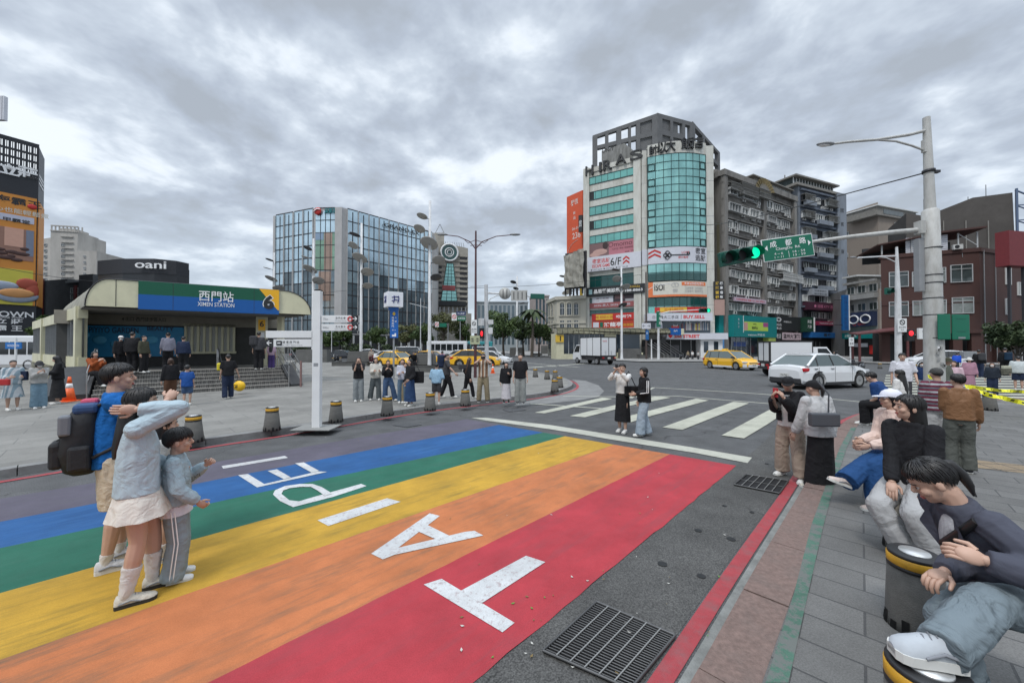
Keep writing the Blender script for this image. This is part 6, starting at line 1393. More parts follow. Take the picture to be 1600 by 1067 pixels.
def finger(x0,x1,yt,yb,texts,arrow=None,blank=False):
 a=at(x0,yt,Yp);b=at(x1,yb,Yp);mb=MB().m(M_white);y=Yp-.03;mb.box((a.x,y,b.z),(b.x,y+.05,a.z),.004)
 fr_=y-.004;h_=a.z-b.z;zc=(a.z+b.z)/2
 if arrow:
  s=h_*1.0;xa=b.x-s if arrow>0 else a.x;mb.m(M_blk).box((xa,fr_-.002,b.z),(xa+s,fr_+.004,a.z));cx_=xa+s/2;sg=arrow
  mb.m(M_letw)
  for p in([(-.3,0),(.3,0)],[(.0,.28),(.3,0)],[(.0,-.28),(.3,0)]):mb.tube([(cx_+p[0][0]*s*sg,fr_-.006,zc+p[0][1]*s),(cx_+p[1][0]*s*sg,fr_-.006,zc+p[1][1]*s)],s*.06,4)
 for(t_,m_,fx,fy,fh_,fw_)in texts:mb.m(m_).text(t_,h_*fh_,(a.x+(b.x-a.x)*fx,fr_-.003,b.z+h_*fy),(1,0,0),(0,0,1),None if fw_ is None else(b.x-a.x)*fw_)
 return mb
mb=finger(503,561,493,504,(('西 門 紅 樓',M_blk,.52,.62,.34,.26),('The Red House',M_grey,.52,.25,.16,.3),('75m',M_grey,.12,.5,.28,None)),1)
def ringicon(mb,px,py,r_):c=at(px,py,Yp-.04);mb.m(M_letr).tube([(c.x+r_*math.cos(q*.5236),c.y,c.z+r_*math.sin(q*.5236))for q in range(13)],r_*.25,5)
ringicon(mb,547,498.5,.05);mb.build('finger_sign',sp)
mb=finger(503,561,506.5,517,(('西 本 願 寺',M_blk,.52,.62,.34,.26),('Nishi Honganji',M_grey,.52,.25,.16,.3),('300m',M_grey,.12,.5,.28,None)),1);ringicon(mb,547,511.5,.05);mb.build('finger_sign',sp)
finger(416.5,488,517,528,()).build('finger_sign',sp)
mb=finger(416.5,488,530,542,(('捷 運 西 門 站',M_blk,.55,.62,.34,.36),('Ximen MRT Station Exit 6',M_grey,.55,.25,.16,.5)),-1);a=at(436,536,Yp-.038);mb.m(M_blk).box((a.x-.06,a.y-.004,a.z-.05),(a.x+.06,a.y,a.z+.05));mb.m(M_letw).box((a.x-.035,a.y-.008,a.z-.01),(a.x+.035,a.y-.004,a.z+.012));mb.build('finger_sign',sp)
gp=g(615,592,.12);Yc=gp.y
mc=thing('metro_sign','white lit cube with blue metro emblem above a blue vertical panel','metro sign',(gp.x,gp.y,.12))
MB().m(M_grey).tube([(gp.x,gp.y,.12),(gp.x,gp.y,zat(482,Yc))],.055,10).build('post',mc)
s_=24*Yc/F;z0,z1=zat(480.5,Yc),zat(457.5,Yc);Mc=tr(gp.x-.03,gp.y,0)@rotz(R(32))
mb=MB(Mc).m(mat('lightbox_white',(.75,.76,.80),.4));hs=s_*.50;mb.box((-hs,-hs,z0),(hs,hs,z1),.02);mb.m(M_grey).lathe([(.09,z0-.12),(.09,z0)],seg=10)
navy=mat('emblem_navy',(.02,.03,.18),.4)
def emblem(mb,c,u,v,s):
 u,v=Vector(u),Vector(v);n=u.cross(v);mb.m(navy);c=Vector(c)
 for k,sg in((0,1),(1,-1)):
  for off in(-.30,.30):
   pts=[c+(u*(off*s+.17*s*math.sin(t*2.6)*sg)+v*(.52*s*(t-.5)*2))+n*(.01+.002*k)for t in[i/8 for i in range(9)]];mb.tube(pts,.062*s,4)if k==0 else mb.tube([c+(u*(.52*s*(t-.5)*2)+v*(off*.8*s+.15*s*math.sin(t*2.6)))+n*.012 for t in[i/8 for i in range(9)]],.062*s,4)
zc=(z0+z1)/2
emblem(mb,(0,-hs-.003,zc),(1,0,0),(0,0,1),s_*.45);emblem(mb,(hs+.003,0,zc),(0,1,0),(0,0,1),s_*.45);emblem(mb,(-hs-.003,0,zc),(0,-1,0),(0,0,1),s_*.45);mb.build('cube',mc)
mb=MB().m(mat('metro_panel_blue',srgb(18,92,170),.4));a,b=at(610.5,485,Yc),at(622.8,528,Yc);mb.box((a.x,Yc-.12,b.z),(b.x,Yc-.06,a.z),.01);mb.box((a.x-.09,Yc-.14,a.z+.0),(b.x+.02,Yc-.04,a.z+.16));mb.m(M_yelsign).ball(((a.x+b.x)/2,Yc-.125,a.z-.2),(.08,.02,.1),12,8);mb.m(M_letw)
for i,ch in enumerate('捷運西門'):mb.text(ch,.12,(a.x+.16,Yc-.125,a.z-.42-i*.16),(1,0,0),(0,0,1))
for i,ch in enumerate('六號'):mb.text(ch,.10,(a.x+.32,Yc-.125,a.z-.42-i*.2),(1,0,0),(0,0,1))
mb.text('Exit 6',.06,((a.x+b.x)/2,Yc-.125,a.z-1.1),(1,0,0),(0,0,1));mb.box((a.x+.12,Yc-.125,b.z+.08),(a.x+.34,Yc-.12,b.z+.18));mb.box((a.x+.26,Yc-.125,b.z+.18),(a.x+.34,Yc-.12,b.z+.26));mb.build('panel',mc)
M_mar=mat('lamp_post_maroon',(.085,.035,.04),.5,.2,var=.1)
gp=g(742.5,590,.12);Yl=gp.y
lp=thing('lamp_post','slender maroon lamp post with two branching arms on the plaza','lamp post',(gp.x,gp.y,.12))
T=lambda px,py:(at(px,py,Yl).x,Yl,at(px,py,Yl).z)
mb=MB().m(M_mar);mb.tube([T(742.5,590),T(743,520),T(743.5,361)],[.09,.075,.05],8);mb.build('post',lp)
for sg,ex in((1,806),(-1,690)):
 mb=MB().m(M_mar);d=(ex-743)/63.
 mb.tube([T(743,389),T(743+10*d,378),T(743+32*d,369.5),T(743+58*d,367)],[.035,.03,.028,.025],6);mb.tube([T(743,375),T(743+14*d,380),T(743+22*d,373)],.02,5);mb.tube([T(743,383),T(743+10*d,384)],.02,5);mb.build('arm',lp)
 mb=MB().m(M_grey);mb.ball(T(743+62*d,366.5),(.32,.14,.07),12,8);mb.build('lamp_head',lp)
def psign(px0,px1,y0,y1,Y,parent,texts=(),m=None,dy=-.12,name='plate',circle=None,bike=False):
 a,b=at(px0,y0,Y),at(px1,y1,Y);mb=MB().m(m or M_white);mb.box((a.x,Y+dy-.015,b.z),(b.x,Y+dy,a.z),.004)
 for t_,m_,fx,fy,fh_ in texts:mb.m(m_).text(t_,(a.z-b.z)*fh_,(a.x+(b.x-a.x)*fx,Y+dy-.019,b.z+(a.z-b.z)*fy),(1,0,0),(0,0,1),min((b.x-a.x)*.85,(a.z-b.z)*fh_*len(t_)*.9))
 if circle:
  cx_,cz_,rr,m_=circle;c=Vector((a.x+(b.x-a.x)*cx_,Y+dy-.02,b.z+(a.z-b.z)*cz_));rr=rr*(b.x-a.x);mb.m(m_).tube([(c.x+rr*math.cos(q*.5236),c.y,c.z+rr*math.sin(q*.5236))for q in range(13)],rr*.16,5);mb.tube([(c.x-rr*.7,c.y,c.z+rr*.7),(c.x+rr*.7,c.y,c.z-rr*.7)],rr*.12,5)
 return mb.build(name,parent)
psign(736.5,745.5,500,521,Yl,lp,(('禁止停車',M_blk,.5,.3,.16),('ZONE',M_blk,.5,.12,.10)),circle=(.5,.72,.3,M_blk))
psign(735,750,524.5,538,Yl,lp,(('⚭ ⚭',M_blk,.5,.5,.45),),m=mat('plate_pale_green',srgb(168,172,140),.6),dy=-.14)
gp=g(761,591,.0);Ym=gp.y;T=lambda px,py,d=0:(at(px,py,Ym).x,Ym+d,at(px,py,Ym).z)
sm=thing('signal_mast','white signal mast with long arm carrying backs of signs and a green signal box','traffic signal mast',(gp.x,gp.y,0))
MB().m(M_pole).tube([T(761,591),T(759.5,445)],[.13,.11],10).build('mast',sm)
mb=MB().m(M_pole);mb.tube([T(759,457.5),T(795,460),T(835,464)],[.06,.05,.035],8);mb.tube([T(760,478),T(766,467),T(776,462),T(788,461)],.03,6);mb.build('arm',sm)
M_sback=mat('sign_back_grey',(.42,.42,.40),.6,.2)
a=Vector(T(789,459,-.1));mb=MB(tr(a)@Matrix.Rotation(R(90),4,'X')).m(M_sback).lathe([(.001,-.01),(.36,-.01),(.36,.02),(.001,.02)],seg=24);mb.M=None;mb.m(M_dkmetal)
for dx in(-.12,.12):mb.box((a.x+dx-.015,a.y-.06,a.z-.26),(a.x+dx+.015,a.y-.02,a.z+.26))
mb.build('round_sign',sm)
a,b=T(798.5,454),T(824,470.5);mb=MB().m(M_sback).box((a[0],Ym-.12,b[2]),(b[0],Ym-.09,a[2]),.004);mb.m(M_dkmetal)
for i in range(4):mb.box((a[0]+.15+i*.25,Ym-.14,b[2]+.1),(a[0]+.19+i*.25,Ym-.12,a[2]-.1))
mb.build('square_sign',sm)
def signal(parent,c,u,n=3,r_=.15,lit=None,m=None,facing=(0,-1,0),litm=None,litr=1.0,hood=.22):
 u=Vector(u).normalized();f=Vector(facing).normalized();c=Vector(c);M=frame(c,u,f.cross(u)if abs(f.cross(u).z)>.5 or n else(0,0,1));v=(0,0,1)if abs(u.z)<.5 else Vector((0,0,1)).cross(u)
 M=frame(c,u,v if Vector(v).length>.1 else(1,0,0));
 if(M.to_3x3()@Vector((0,0,1))).dot(f)<0:M=M@Matrix.Rotation(math.pi,4,'Y')
 mb=MB(M).m(m or M_signalgreen);w=2.35*r_;mb.box((-n*w/2,-w*.55,-.16),(n*w/2,w*.55,0),.02);mb.build('housing',parent)
 for i in range(n):
  x=-n*w/2+w*(i+.5);
  mb=MB(M).m(m or M_signalgreen)
  P=[(x+math.cos(R(a_))*r_*1.08,math.sin(R(a_))*r_*1.08)for a_ in range(-40,221,20)]
  mb.add([(p[0],p[1],0)for p in P]+[(p[0],p[1],hood)for p in P],[(k,k+1,len(P)+k+1,len(P)+k)for k in range(len(P)-1)]+[(k+1,k,len(P)+k,len(P)+k+1)for k in range(len(P)-1)]);mb.build('hood',parent)
  on=lit is not None and i==lit
  mb=MB(M).m(litm if on else M_black);mb.add([(x+math.cos(q*.314)*r_*litr,math.sin(q*.314)*r_*litr,.012+(.02 if on else 0))for q in range(20)],[tuple(range(20))]);mb.build('lens',parent)
M_litg=mat('signal_green_lit',(.0,.9,.42),.4,emit=1.0);M_litr=mat('signal_red_lit',(.95,.02,.03),.4,emit=1.3)
signal(sm,T(839.5,463.5),(1,.05,-.02),3,.12,facing=(0,1,0),hood=.2)
mb=MB().m(M_pole)
for y0,y1,x0,x1 in((500,507,763,771),(512,522,763,770),(498,509,748,757)):a,b=T(x0,y0),T(x1,y1);mb.box((a[0],Ym-.25,b[2]),(b[0],Ym-.02,a[2]),.01)
mb.build('control_boxes',sm)
mb=MB().m(M_black);a,b=T(749.5,513),T(757,529);mb.box((a[0],Ym-.3,b[2]),(b[0],Ym-.08,a[2]),.01);mb.m(M_litr).ball(T(753.3,521.5,-.31),(.07,.02,.16),10,8);mb.build('pedestrian_signal',sm)
mb=MB().m(M_dkmetal).tube([T(759,447),T(735,448)],.012,4);mb.build('wire',sm)
def post(px,pyb,ytop,label,m,r_=.07,name='post',cat='post',lean=0):
 b=g(px,pyb);Y=b.y;t=thing(name,label,cat,(b.x,b.y,0));MB().m(m).tube([(b.x,Y,0),(b.x,Y,zat(ytop,Y)*.5),(b.x+lean,Y,zat(ytop,Y))],[r_*1.3,r_,r_*.8],8).build('pole',t);return t,Y
t,Y=post(1010,562,425,'brown lamp post with blue and white plates beside the second-hand shop',mat('post_brown',(.07,.05,.045),.6),.13,'lamp_post','lamp post')
psign(1002,1016,505,514,Y,t,(('← →',M_blk,.5,.5,.5),),m=M_bannerw,dy=-.2);psign(1008,1013,516,531,Y,t,(('◎',M_letw,.5,.7,.2),),m=M_bluesign,dy=-.2)
mb=MB().m(M_pole).tube([(at(1012,452,Y).x,Y,zat(453,Y)),(at(1025,446,Y).x,Y,zat(446,Y)),(at(1048,443,Y).x,Y,zat(443,Y))],.05,6);mb.build('arm',t)
t,Y=post(1029,563,486,'white signal pole with vertical green road-name sign and arm reaching right',M_pole,.16,'signal_pole','traffic signal pole')
psign(1024.5,1031,487,511,Y,t,(),m=M_green,dy=-.25)
mb=MB().m(M_letw)
for i,ch in enumerate('中華路'):mb.text(ch,.45,(at(1028,0,Y).x,Y-.27,zat(491+i*7,Y)),(1,0,0),(0,0,1))
mb.build('lettering',t)
mb=MB().m(M_pole).tube([(at(1029,491,Y).x,Y,zat(491,Y)),(at(1045,487,Y).x,Y,zat(487,Y)),(at(1092,484,Y).x,Y,zat(484,Y))],[.09,.08,.06],8);mb.build('arm',t)
signal(t,(at(1101,485,Y).x,Y,zat(485,Y)),(1,0,0),3,.22,lit=2,litm=M_litg,litr=1.1)
mb=MB().m(M_black);a=at(1033,531,Y);mb.box((a.x-.1,Y-.4,a.z-.5),(a.x+.5,Y-.1,a.z+.4));mb.build('pedestrian_signal',t)
post(1018,562,530,'short white post beside the white signal pole',M_white,.1)
post(640,553,512,'thin white post under the far trees behind the taxis',M_pole,.07);post(729,556,500,'thin white post left of the maroon lamp post',M_pole,.05)
post(518,556,515,'thin white pole behind the finger signs',M_pole,.08)
t,Y=post(657,556,466,'white signal pole with side arm left of the tallest disc pole',M_pole,.1,'signal_pole','traffic signal pole')
MB().m(M_pole).tube([(at(640,470,Y).x,Y,zat(474,Y)),(at(668,473,Y).x,Y,zat(481,Y))],.06,6).build('arm',t)
t,Y=post(719,557,486,'signal pole with no-turn plate and green road sign below the round window building',M_grey,.1,'signal_pole','traffic signal pole')
psign(706,714,489,501,Y,t,(),circle=(.5,.5,.36,M_letr),dy=-.2);psign(715,728,494,501,Y,t,(('忠孝西路',M_letw,.5,.5,.5),),m=M_green,dy=-.2);psign(713,728,487,493,Y,t,(('中山高速',M_letw,.5,.5,.5),),m=cmat('plate_navy',(.02,.04,.12)),dy=-.2)
t,Y=post(700,557,505,'signal pole with a no-left-turn disc above the far cars',M_grey,.08,'signal_pole','traffic signal pole')
psign(680,686,503,511,Y,t,(),circle=(.5,.5,.4,M_letr),dy=-.2);psign(687,698,505,511,Y,t,(),m=M_green,dy=-.2)
MB().m(M_grey).tube([(at(700,507,Y).x,Y,zat(507,Y)),(at(680,507,Y).x,Y,zat(507,Y))],.05,6).build('arm',t)
WX1=Wall(869,58,1045,61)
ex=bthing('station_exit','low cream metro exit with barrel roof and yellow number 1 sign across the junction','station exit',WX1)
h0=WX1.sh(950,521)[1];h1=WX1.sh(950,512)[1];n=22
mb=MB(WX1.M).m(M_scream);pf=[(0,h0-.12),(.55,h0-.05),(.5,(h0+h1)/2),(.15,h1-.15),(-.6,h1),(-3.4,h1)]
rr_=[[(x,p[1],p[0])for p in pf]for x in(0,WX1.w)];k=len(pf);mb.add(rr_[0]+rr_[1],[(i,i+1,k+i+1,k+i)for i in range(k-1)]+[(i+1,i,k+i,k+i+1)for i in range(k-1)],True)
mb.m(M_dkmetal)
for i in range(n+1):
 x=WX1.w*i/n;mb.tube([(x,p[1],p[0]+.01)for p in pf],.03,4)
mb.build('roof',ex)
mb=MB(WX1.M).m(G_dkblue);mb.box((1.2,.8,-.3),(WX1.w*.42,h0,-.25));mb.box((WX1.w*.52,1.0,-.3),(WX1.w*.74,h0,-.25));mb.m(M_scream);mb.box((0,0,-3),(1.2,h0,.1));mb.box((WX1.w*.42,0,-.4),(WX1.w*.52,h0,.0));mb.box((WX1.w*.52,0,-.4),(WX1.w*.76,1.0,.05));mb.box((1.2,0,-.4),(WX1.w*.42,.8,.05));mb.m(M_frame)
for i in range(8):x=1.2+i*(WX1.w*.42-1.2)/8;mb.box((x,.8,-.25),(x+.08,h0,-.2))
mb.build('walls',ex)
mb=MB(WX1.M).m(M_yelsign);a,b=WX1.sh(867.5,534.5),WX1.sh(880,523.5);mb.box((a[0],a[1],.1),(b[0],b[1],.3));mb.m(M_blk).text('1',(b[1]-a[1])*.7,((a[0]+b[0])*.5+.1,(a[1]+b[1])/2,.32),(1,0,0),(0,1,0),None,.04);mb.build('number_sign',ex)
mb=MB(WX1.M).m(M_fblue);mb.box((WX1.w,h0-.2,-.2),(WX1.w+2.0,h1,.3));mb.m(M_letw).text('西門',.3,(WX1.w+1,(h0+h1)/2,.32),(1,0,0),(0,1,0));mb.m(M_scream).box((WX1.w+2.0,h0-.2,-.6),(WX1.w+2.6,h1-.1,.3),.1);mb.build('blue_end',ex)
sr=bthing('stair_rails','sloping steel rails and stairs down to the metro in front of the second-hand shop','stair rails',WX1)
mb=MB(WX1.M).m(M_steel)
for i in range(6):x=WX1.w*.86+i*.9;mb.tube([(x-.8,2.6,-1-.3*i),(x+2.4,.7,-1-.3*i)],.06,5);mb.tube([(x+2.4,.1,-1-.3*i),(x+2.4,.75,-1-.3*i)],.05,5)
mb.m(M_plc)
for i in range(8):mb.box((WX1.w*.84+i*.6,0,-3),(WX1.w*.84+i*.6+.6,2.0-i*.25,-1.3))
mb.build('rails',sr)
gb=g(1461,640,.12);YB=gb.y;T=lambda px,py,Y=None:tuple(at(px,py,Y or YB))
bp_=thing('signal_pole','thick white corner pole carrying a street lamp, traffic signal and green road-name sign','traffic signal pole',(gb.x,gb.y,.12))
M_bigpole=mat('big_pole_white',(.46,.46,.44),.55,var=.10,vscale=3,stain=(.20,.18,.15),samt=.55,sscale=5,stretch=(1,1,.35))
mb=MB().m(M_bigpole);p0,p1,p2,p3=[Vector(T(*p))for p in((1461,641),(1457,440),(1453.5,330),(1447.5,184))]
mb.tube([p0,p1,p2,p2+Vector((0,0,.05))],[.225,.195,.185,.14],20);mb.tube([p2,p3],[.125,.082],16)
mb.tube([p1+Vector((0,0,-.3)),p1+Vector((0,0,-.27))],.20,20)
mb.build('pole',bp_)
mb=MB().m(M_dkmetal)
for py in(388,430,442,466,492,528):c=Vector(T(1456.5+(py-400)*.02,py));mb.lathe([(.205,-.012),(.213,-.012),(.213,.012),(.205,.012)],tuple(c),20)
c=Vector(T(1451,268));mb.lathe([(.12,-.04),(.14,-.04),(.14,.04),(.12,.04)],tuple(c),16);mb.box((c.x+.1,c.y-.06,c.z-.05),(c.x+.28,c.y+.04,c.z+.02));mb.build('straps',bp_)
mb=MB().m(M_bigpole);mb.tube([T(1447,204),T(1420,211),T(1370,218.5),T(1325,222),T(1302,225)],[.045,.042,.038,.034,.03],10);mb.tube([T(1449,237),T(1425,228),T(1400,221),T(1365,218.5)],.028,8);mb.box(tuple(Vector(T(1443,233))+Vector((-.02,-.05,-.1))),tuple(Vector(T(1447,222))+Vector((.05,.05,.05))));mb.build('lamp_arm',bp_)
mb=MB().m(M_grey);a=Vector(T(1290,225.5));mb.ball(tuple(a),(.26,.11,.055),14,8);mb.m(M_letw).ball(tuple(a-Vector((.03,0,.03))),(.18,.08,.04),12,6);mb.build('lamp_head',bp_)
YS=11.0
mb=MB().m(M_bigpole);mb.tube([T(1450,358.5),T(1400,362.5,YB+.1),T(1330,370,YB+.25),T(1268,378,YS),T(1200,389,YS+.05)],[.075,.068,.058,.048,.045],12)
c=Vector(T(1440,358));mb.box((c.x-.12,c.y-.10,c.z-.14),(c.x+.02,c.y+.10,c.z+.22));mb.box((c.x+.0,c.y-.06,c.z-.05),(c.x+.30,c.y+.06,c.z+.04));mb.build('mast_arm',bp_)
tl,tr2,br,bl=[Vector(T(*p,YS-.10))for p in((1190.5,375.5),(1270,364),(1271.5,399.5),(1192.5,410))]
u=((tr2-tl)+(br-bl)).normalized();v=((tl-bl)+(tr2-br));v=(v-u*v.dot(u)).normalized();cc=(tl+tr2+br+bl)/4;w=((tr2-tl).length+(br-bl).length)/2;h=((tl-bl).length+(tr2-br).length)/2
M=frame(cc,u,v);mb=MB(M).m(M_letw);mb.box((-w/2,-h/2,-.03),(w/2,h/2,0),.006);mb.m(M_green);mb.box((-w/2+.02,-h/2+.02,0),(w/2-.02,h/2-.02,.004));mb.m(M_letw)
for ch,x in(('成',-.28),('都',.02),('路',.30)):mb.text(ch,h*.28,(x*w,h*.24,.008),(1,0,0),(0,1,0),h*.30,.012)
mb.text('ChengDu  Rd.',h*.15,(0,-.01*h,.008),(1,0,0),(0,1,0),w*.48,.004)
mb.text('4 ~ 6',h*.10,(-.20*w,-.20*h,.008),(1,0,0),(0,1,0),w*.17);mb.text('1 ~ 11',h*.10,(-.20*w,-.35*h,.008),(1,0,0),(0,1,0),w*.17);mb.text('14 - 54',h*.10,(.20*w,-.20*h,.008),(1,0,0),(0,1,0),w*.24);mb.text('13 - 59',h*.10,(.20*w,-.35*h,.008),(1,0,0),(0,1,0),w*.24)
mb.box((-.004,-.42*h,.004),(.004,-.14*h,.008))
for sg in(-1,1):mb.poly([(sg*w*.45,.05*h+.0,.008),(sg*w*.39,.05*h+.13*h,.008),(sg*w*.39,.05*h-.13*h,.008)][::(-1 if sg>0 else 1)]if 0 else([(sg*w*.455,.10*h,.008),(sg*w*.40,.22*h,.008),(sg*w*.40,-.02*h,.008)]if sg>0 else[(sg*w*.455,.10*h,.008),(sg*w*.40,-.02*h,.008),(sg*w*.40,.22*h,.008)]))
mb.build('road_name_sign',bp_,fixn=False)
sg_u=(Vector(T(1190,390,YS))-Vector(T(1125,403,YS+.05))).normalized()
signal(bp_,T(1157,399.5,YS),tuple(sg_u),3,.165,lit=2,litm=M_litg,litr=.98,hood=.24)
mb=MB().m(M_green)
a,b=T(1480,492),T(1508,531);mb.box((a[0],YB-.12,b[2]),(b[0],YB-.09,a[2]),.02);a,b=T(1448,492),T(1467,531);mb.box((a[0]-.02,YB-.30,b[2]),(b[0],YB-.27,a[2]),.02);mb.m(M_signalgreen)
a,b=T(1480,492),T(1508,531);mb.box((a[0]+.12,YB-.125,a[2]-.13),(b[0]-.12,YB-.118,a[2]-.12));mb.box((a[0]+.12,YB-.125,a[2]-.48),(b[0]-.12,YB-.118,a[2]-.47));mb.m(M_grey).box((a[0]+.16,YB-.126,b[2]+.03),(a[0]+.36,YB-.118,b[2]+.08));mb.build('sign_backs',bp_)
mb=MB().m(M_grey);a,b=T(1436,372),T(1446,455);mb.box((a[0],YB+.0,b[2]),(b[0],YB+.16,a[2]),.01);mb.build('cable_box',bp_)
mb=MB().m(M_letw);
q=random.Random(4);gm_=mat('graffiti_grey',(.30,.30,.29),.7)
for i in range(10):c=Vector(T(1455+q.uniform(-5,8),550+q.uniform(-10,28)));mb.m(q.choice((gm_,M_letw,M_green))if i<3 else gm_);mb.box((c.x-.04,c.y-.232,c.z-.03),(c.x+.04,c.y-.226,c.z+.04))
mb.build('stickers',bp_)
cb_=MB().m(M_black);A=Vector(T(1446,270));Bq=Vector((35,78,zat(345,78)));cb_.tube([A.lerp(Bq,t)-Vector((0,0,1.2*math.sin(math.pi*t)))for t in[i/12 for i in range(13)]],[.02+.03*i/12 for i in range(13)],5);tag(cb_.build('overhead_cable'),'black cable running from the thick corner pole towards the grey blocks','cable')
for k,(x0,y0,Y0,x1,y1,Y1)in enumerate(((300,455,60,560,452,70),(560,452,40,1010,428,66),(0,418,40,240,438,60),(760,447,21,735,449,40))):
 if k==3:continue
 a,b=at(x0,y0,Y0),at(x1,y1,Y1);tag(MB().m(M_black).tube([a.lerp(b,t)-Vector((0,0,.8*math.sin(math.pi*t)))for t in[i/10 for i in range(11)]],.025,4).build('overhead_cable'),('thin dark cable above the left of the station','thin dark cable crossing in front of the hotel','thin dark cable near the advert tower')[k if k<3 else 0],'cable')
gq=g(1402,586);YQ=gq.y;T=lambda px,py,d=0:(at(px,py,YQ).x,YQ+d,at(px,py,YQ).z)
sq=thing('signal_pole','slimmer white signal pole with street lamp, red walking-man signal and no-parking plate','traffic signal pole',(gq.x,gq.y,0))
MB().m(M_pole).tube([T(1404,587),T(1403,470),T(1401,386)],[.2,.17,.07],12).build('pole',sq)
mb=MB().m(M_pole);mb.tube([T(1401,400),T(1375,401),T(1340,403)],.05,8);mb.tube([T(1400,410),T(1385,403),T(1370,401)],.03,6);mb.build('lamp_arm',sq);MB().m(M_grey).ball(T(1333,402),(.22,.1,.05),12,6).build('lamp_head',sq)
signal(sq,T(1389,455),(1,.3,0),1,.17,facing=(-.6,-.8,0),m=M_signalgreen)
psign(1396.5,1411,498,519,YQ,sq,(('禁止停車',M_blk,.5,.35,.14),('拖吊',M_blk,.5,.16,.12)),dy=-.24,circle=(.5,.72,.26,M_blk))
mb=MB().m(M_black);a,b=T(1410.5,515),T(1422,533);mb.box((a[0],YQ-.3,b[2]),(b[0],YQ-.05,a[2]),.02);mb.m(M_litr);mb.ball(T(1416,521,-.32),(.16,.02,.17),10,8);mb.build('pedestrian_signal',sq)
mb=MB().m(M_white);a,b=T(1431,513),T(1445,530);mb.box((a[0],YQ-.2,b[2]),(b[0],YQ-.05,a[2]),.02);mb.m(M_grey).text('7',.35,T(1438,521.5,-.215),(1,0,0),(0,0,1));mb.m(M_grey).tube([T(1403,523),T(1431,523)],.03,5);mb.build('white_box',sq)
t,Y=post(1329,569,530,'short white post with a small plate beside the scooters',M_pole,.06);psign(1325,1333,527,541,Y,t,(('↑',M_blk,.5,.7,.3),('機車',M_blk,.5,.3,.25)),dy=-.1)
t=tag(MB().m(mat('barrier_grey',(.26,.27,.28),.6,var=.1)).box(tuple(at(1507,560,27)),tuple(at(1528,549,27)+Vector((0,.3,0))),.02).build('utility_cabinet',loc=(0,0,0)),'grey metal cabinet in front of the red building','cabinet')
M_tape=mat('caution_tape',(.80,.78,.02),.5,var=.1)
def tape(pts,w,label):
 mb=MB().m(M_tape);q=random.Random(2);P=[Vector(p)for p in pts];N=26
 L_=[]
 for i in range(N+1):
  t=i/N*(len(P)-1);k=min(int(t),len(P)-2);p=P[k].lerp(P[k+1],t-k);a=.5*math.sin(i*.9)+q.uniform(-.3,.3);L_.append((p,Vector((0,math.sin(a),math.cos(a)))*w/2))
 for(p,d),(p2,d2)in zip(L_,L_[1:]):mb.add([p-d,p2-d2,p2+d2,p+d],[(0,1,2,3)],True)
 mb.m(M_blk)
 for i in range(1,N,3):p,d=L_[i];p2,d2=L_[i+1];n_=Vector((0,-.004,0));mb.add([p-d*.4+n_,p2-d2*.4+n_,p2+d2*.4+n_,p+d*.4+n_],[(0,1,2,3)])
 tag(mb.build('caution_tape'),label,'caution tape')
tape([T(1450,588,0)if 0 else tuple(at(1450,588,10.3)),tuple(at(1464,592,10.2))],.10,'short yellow tape wrapped round the thick corner pole')
tape([tuple(at(1508,603,10.2)),tuple(at(1545,617,9.9)),tuple(at(1620,634,9.6))],.12,'lower yellow caution tape sloping down to the right edge')
tape([tuple(at(1508,603,10.3)),tuple(at(1560,610,10.6)),tuple(at(1620,613,10.8))],.09,'upper yellow caution tape running level to the right edge')
# ================================================================ VEHICLES
M_cy=mat('taxi_yellow_paint',(.78,.42,.008),.28,coat=.6,spec=.6);M_cw=mat('car_white_paint',(.68,.69,.70),.25,coat=.6);M_cd=mat('car_dark_paint',(.025,.027,.032),.25,coat=.6)
M_csil=mat('car_silver_paint',(.42,.43,.44),.3,.3,coat=.5);M_cglass=mat('car_glass',(.018,.022,.024),.05,spec=.9);M_cglass2=mat('car_glass_light',(.10,.13,.13),.06,.2,spec=.9)
M_plas=mat('car_black_plastic',(.03,.03,.032),.6);M_rim=mat('wheel_rim_metal',(.45,.45,.46),.3,.8);M_tail=mat('tail_light_red',(.45,.01,.015),.25);M_head=mat('head_light_glass',(.6,.62,.64),.12,.3);M_platew=mat('number_plate',(.6,.6,.58),.5)
def wheel(parent,x,y,r,w=.2):
 sg=1 if y>0 else-1;t=MB(wm(parent)@tr(x,y,r)@Matrix.Rotation(R(-90*sg),4,'X')).m(M_rubber)
 t.lathe([(r*.62,-w),(r*.93,-w),(r,-w*.8),(r,-w*.2),(r*.93,0),(r*.66,.0),(r*.62,-.03)],seg=24);o=t.build('wheel',parent)
 m=MB(t.M).m(M_plas).lathe([(.001,-w*.6),(r*.64,-w*.6),(r*.64,-.03),(r*.62,-.04)],seg=20);m.m(M_rim)
 for k in range(5):
  a=k*1.2566;m.M=t.M@rotz(a);m.box((-.035,0,-.05),(.035,r*.62,-.015));m.M=t.M
 m.lathe([(.001,-.05),(.07,-.05),(.06,-.005),(.001,-.005)],seg=10);m.lathe([(r*.60,-.05),(r*.66,-.05),(r*.66,-.005),(r*.61,-.005)],seg=20);m.build('rim',o)
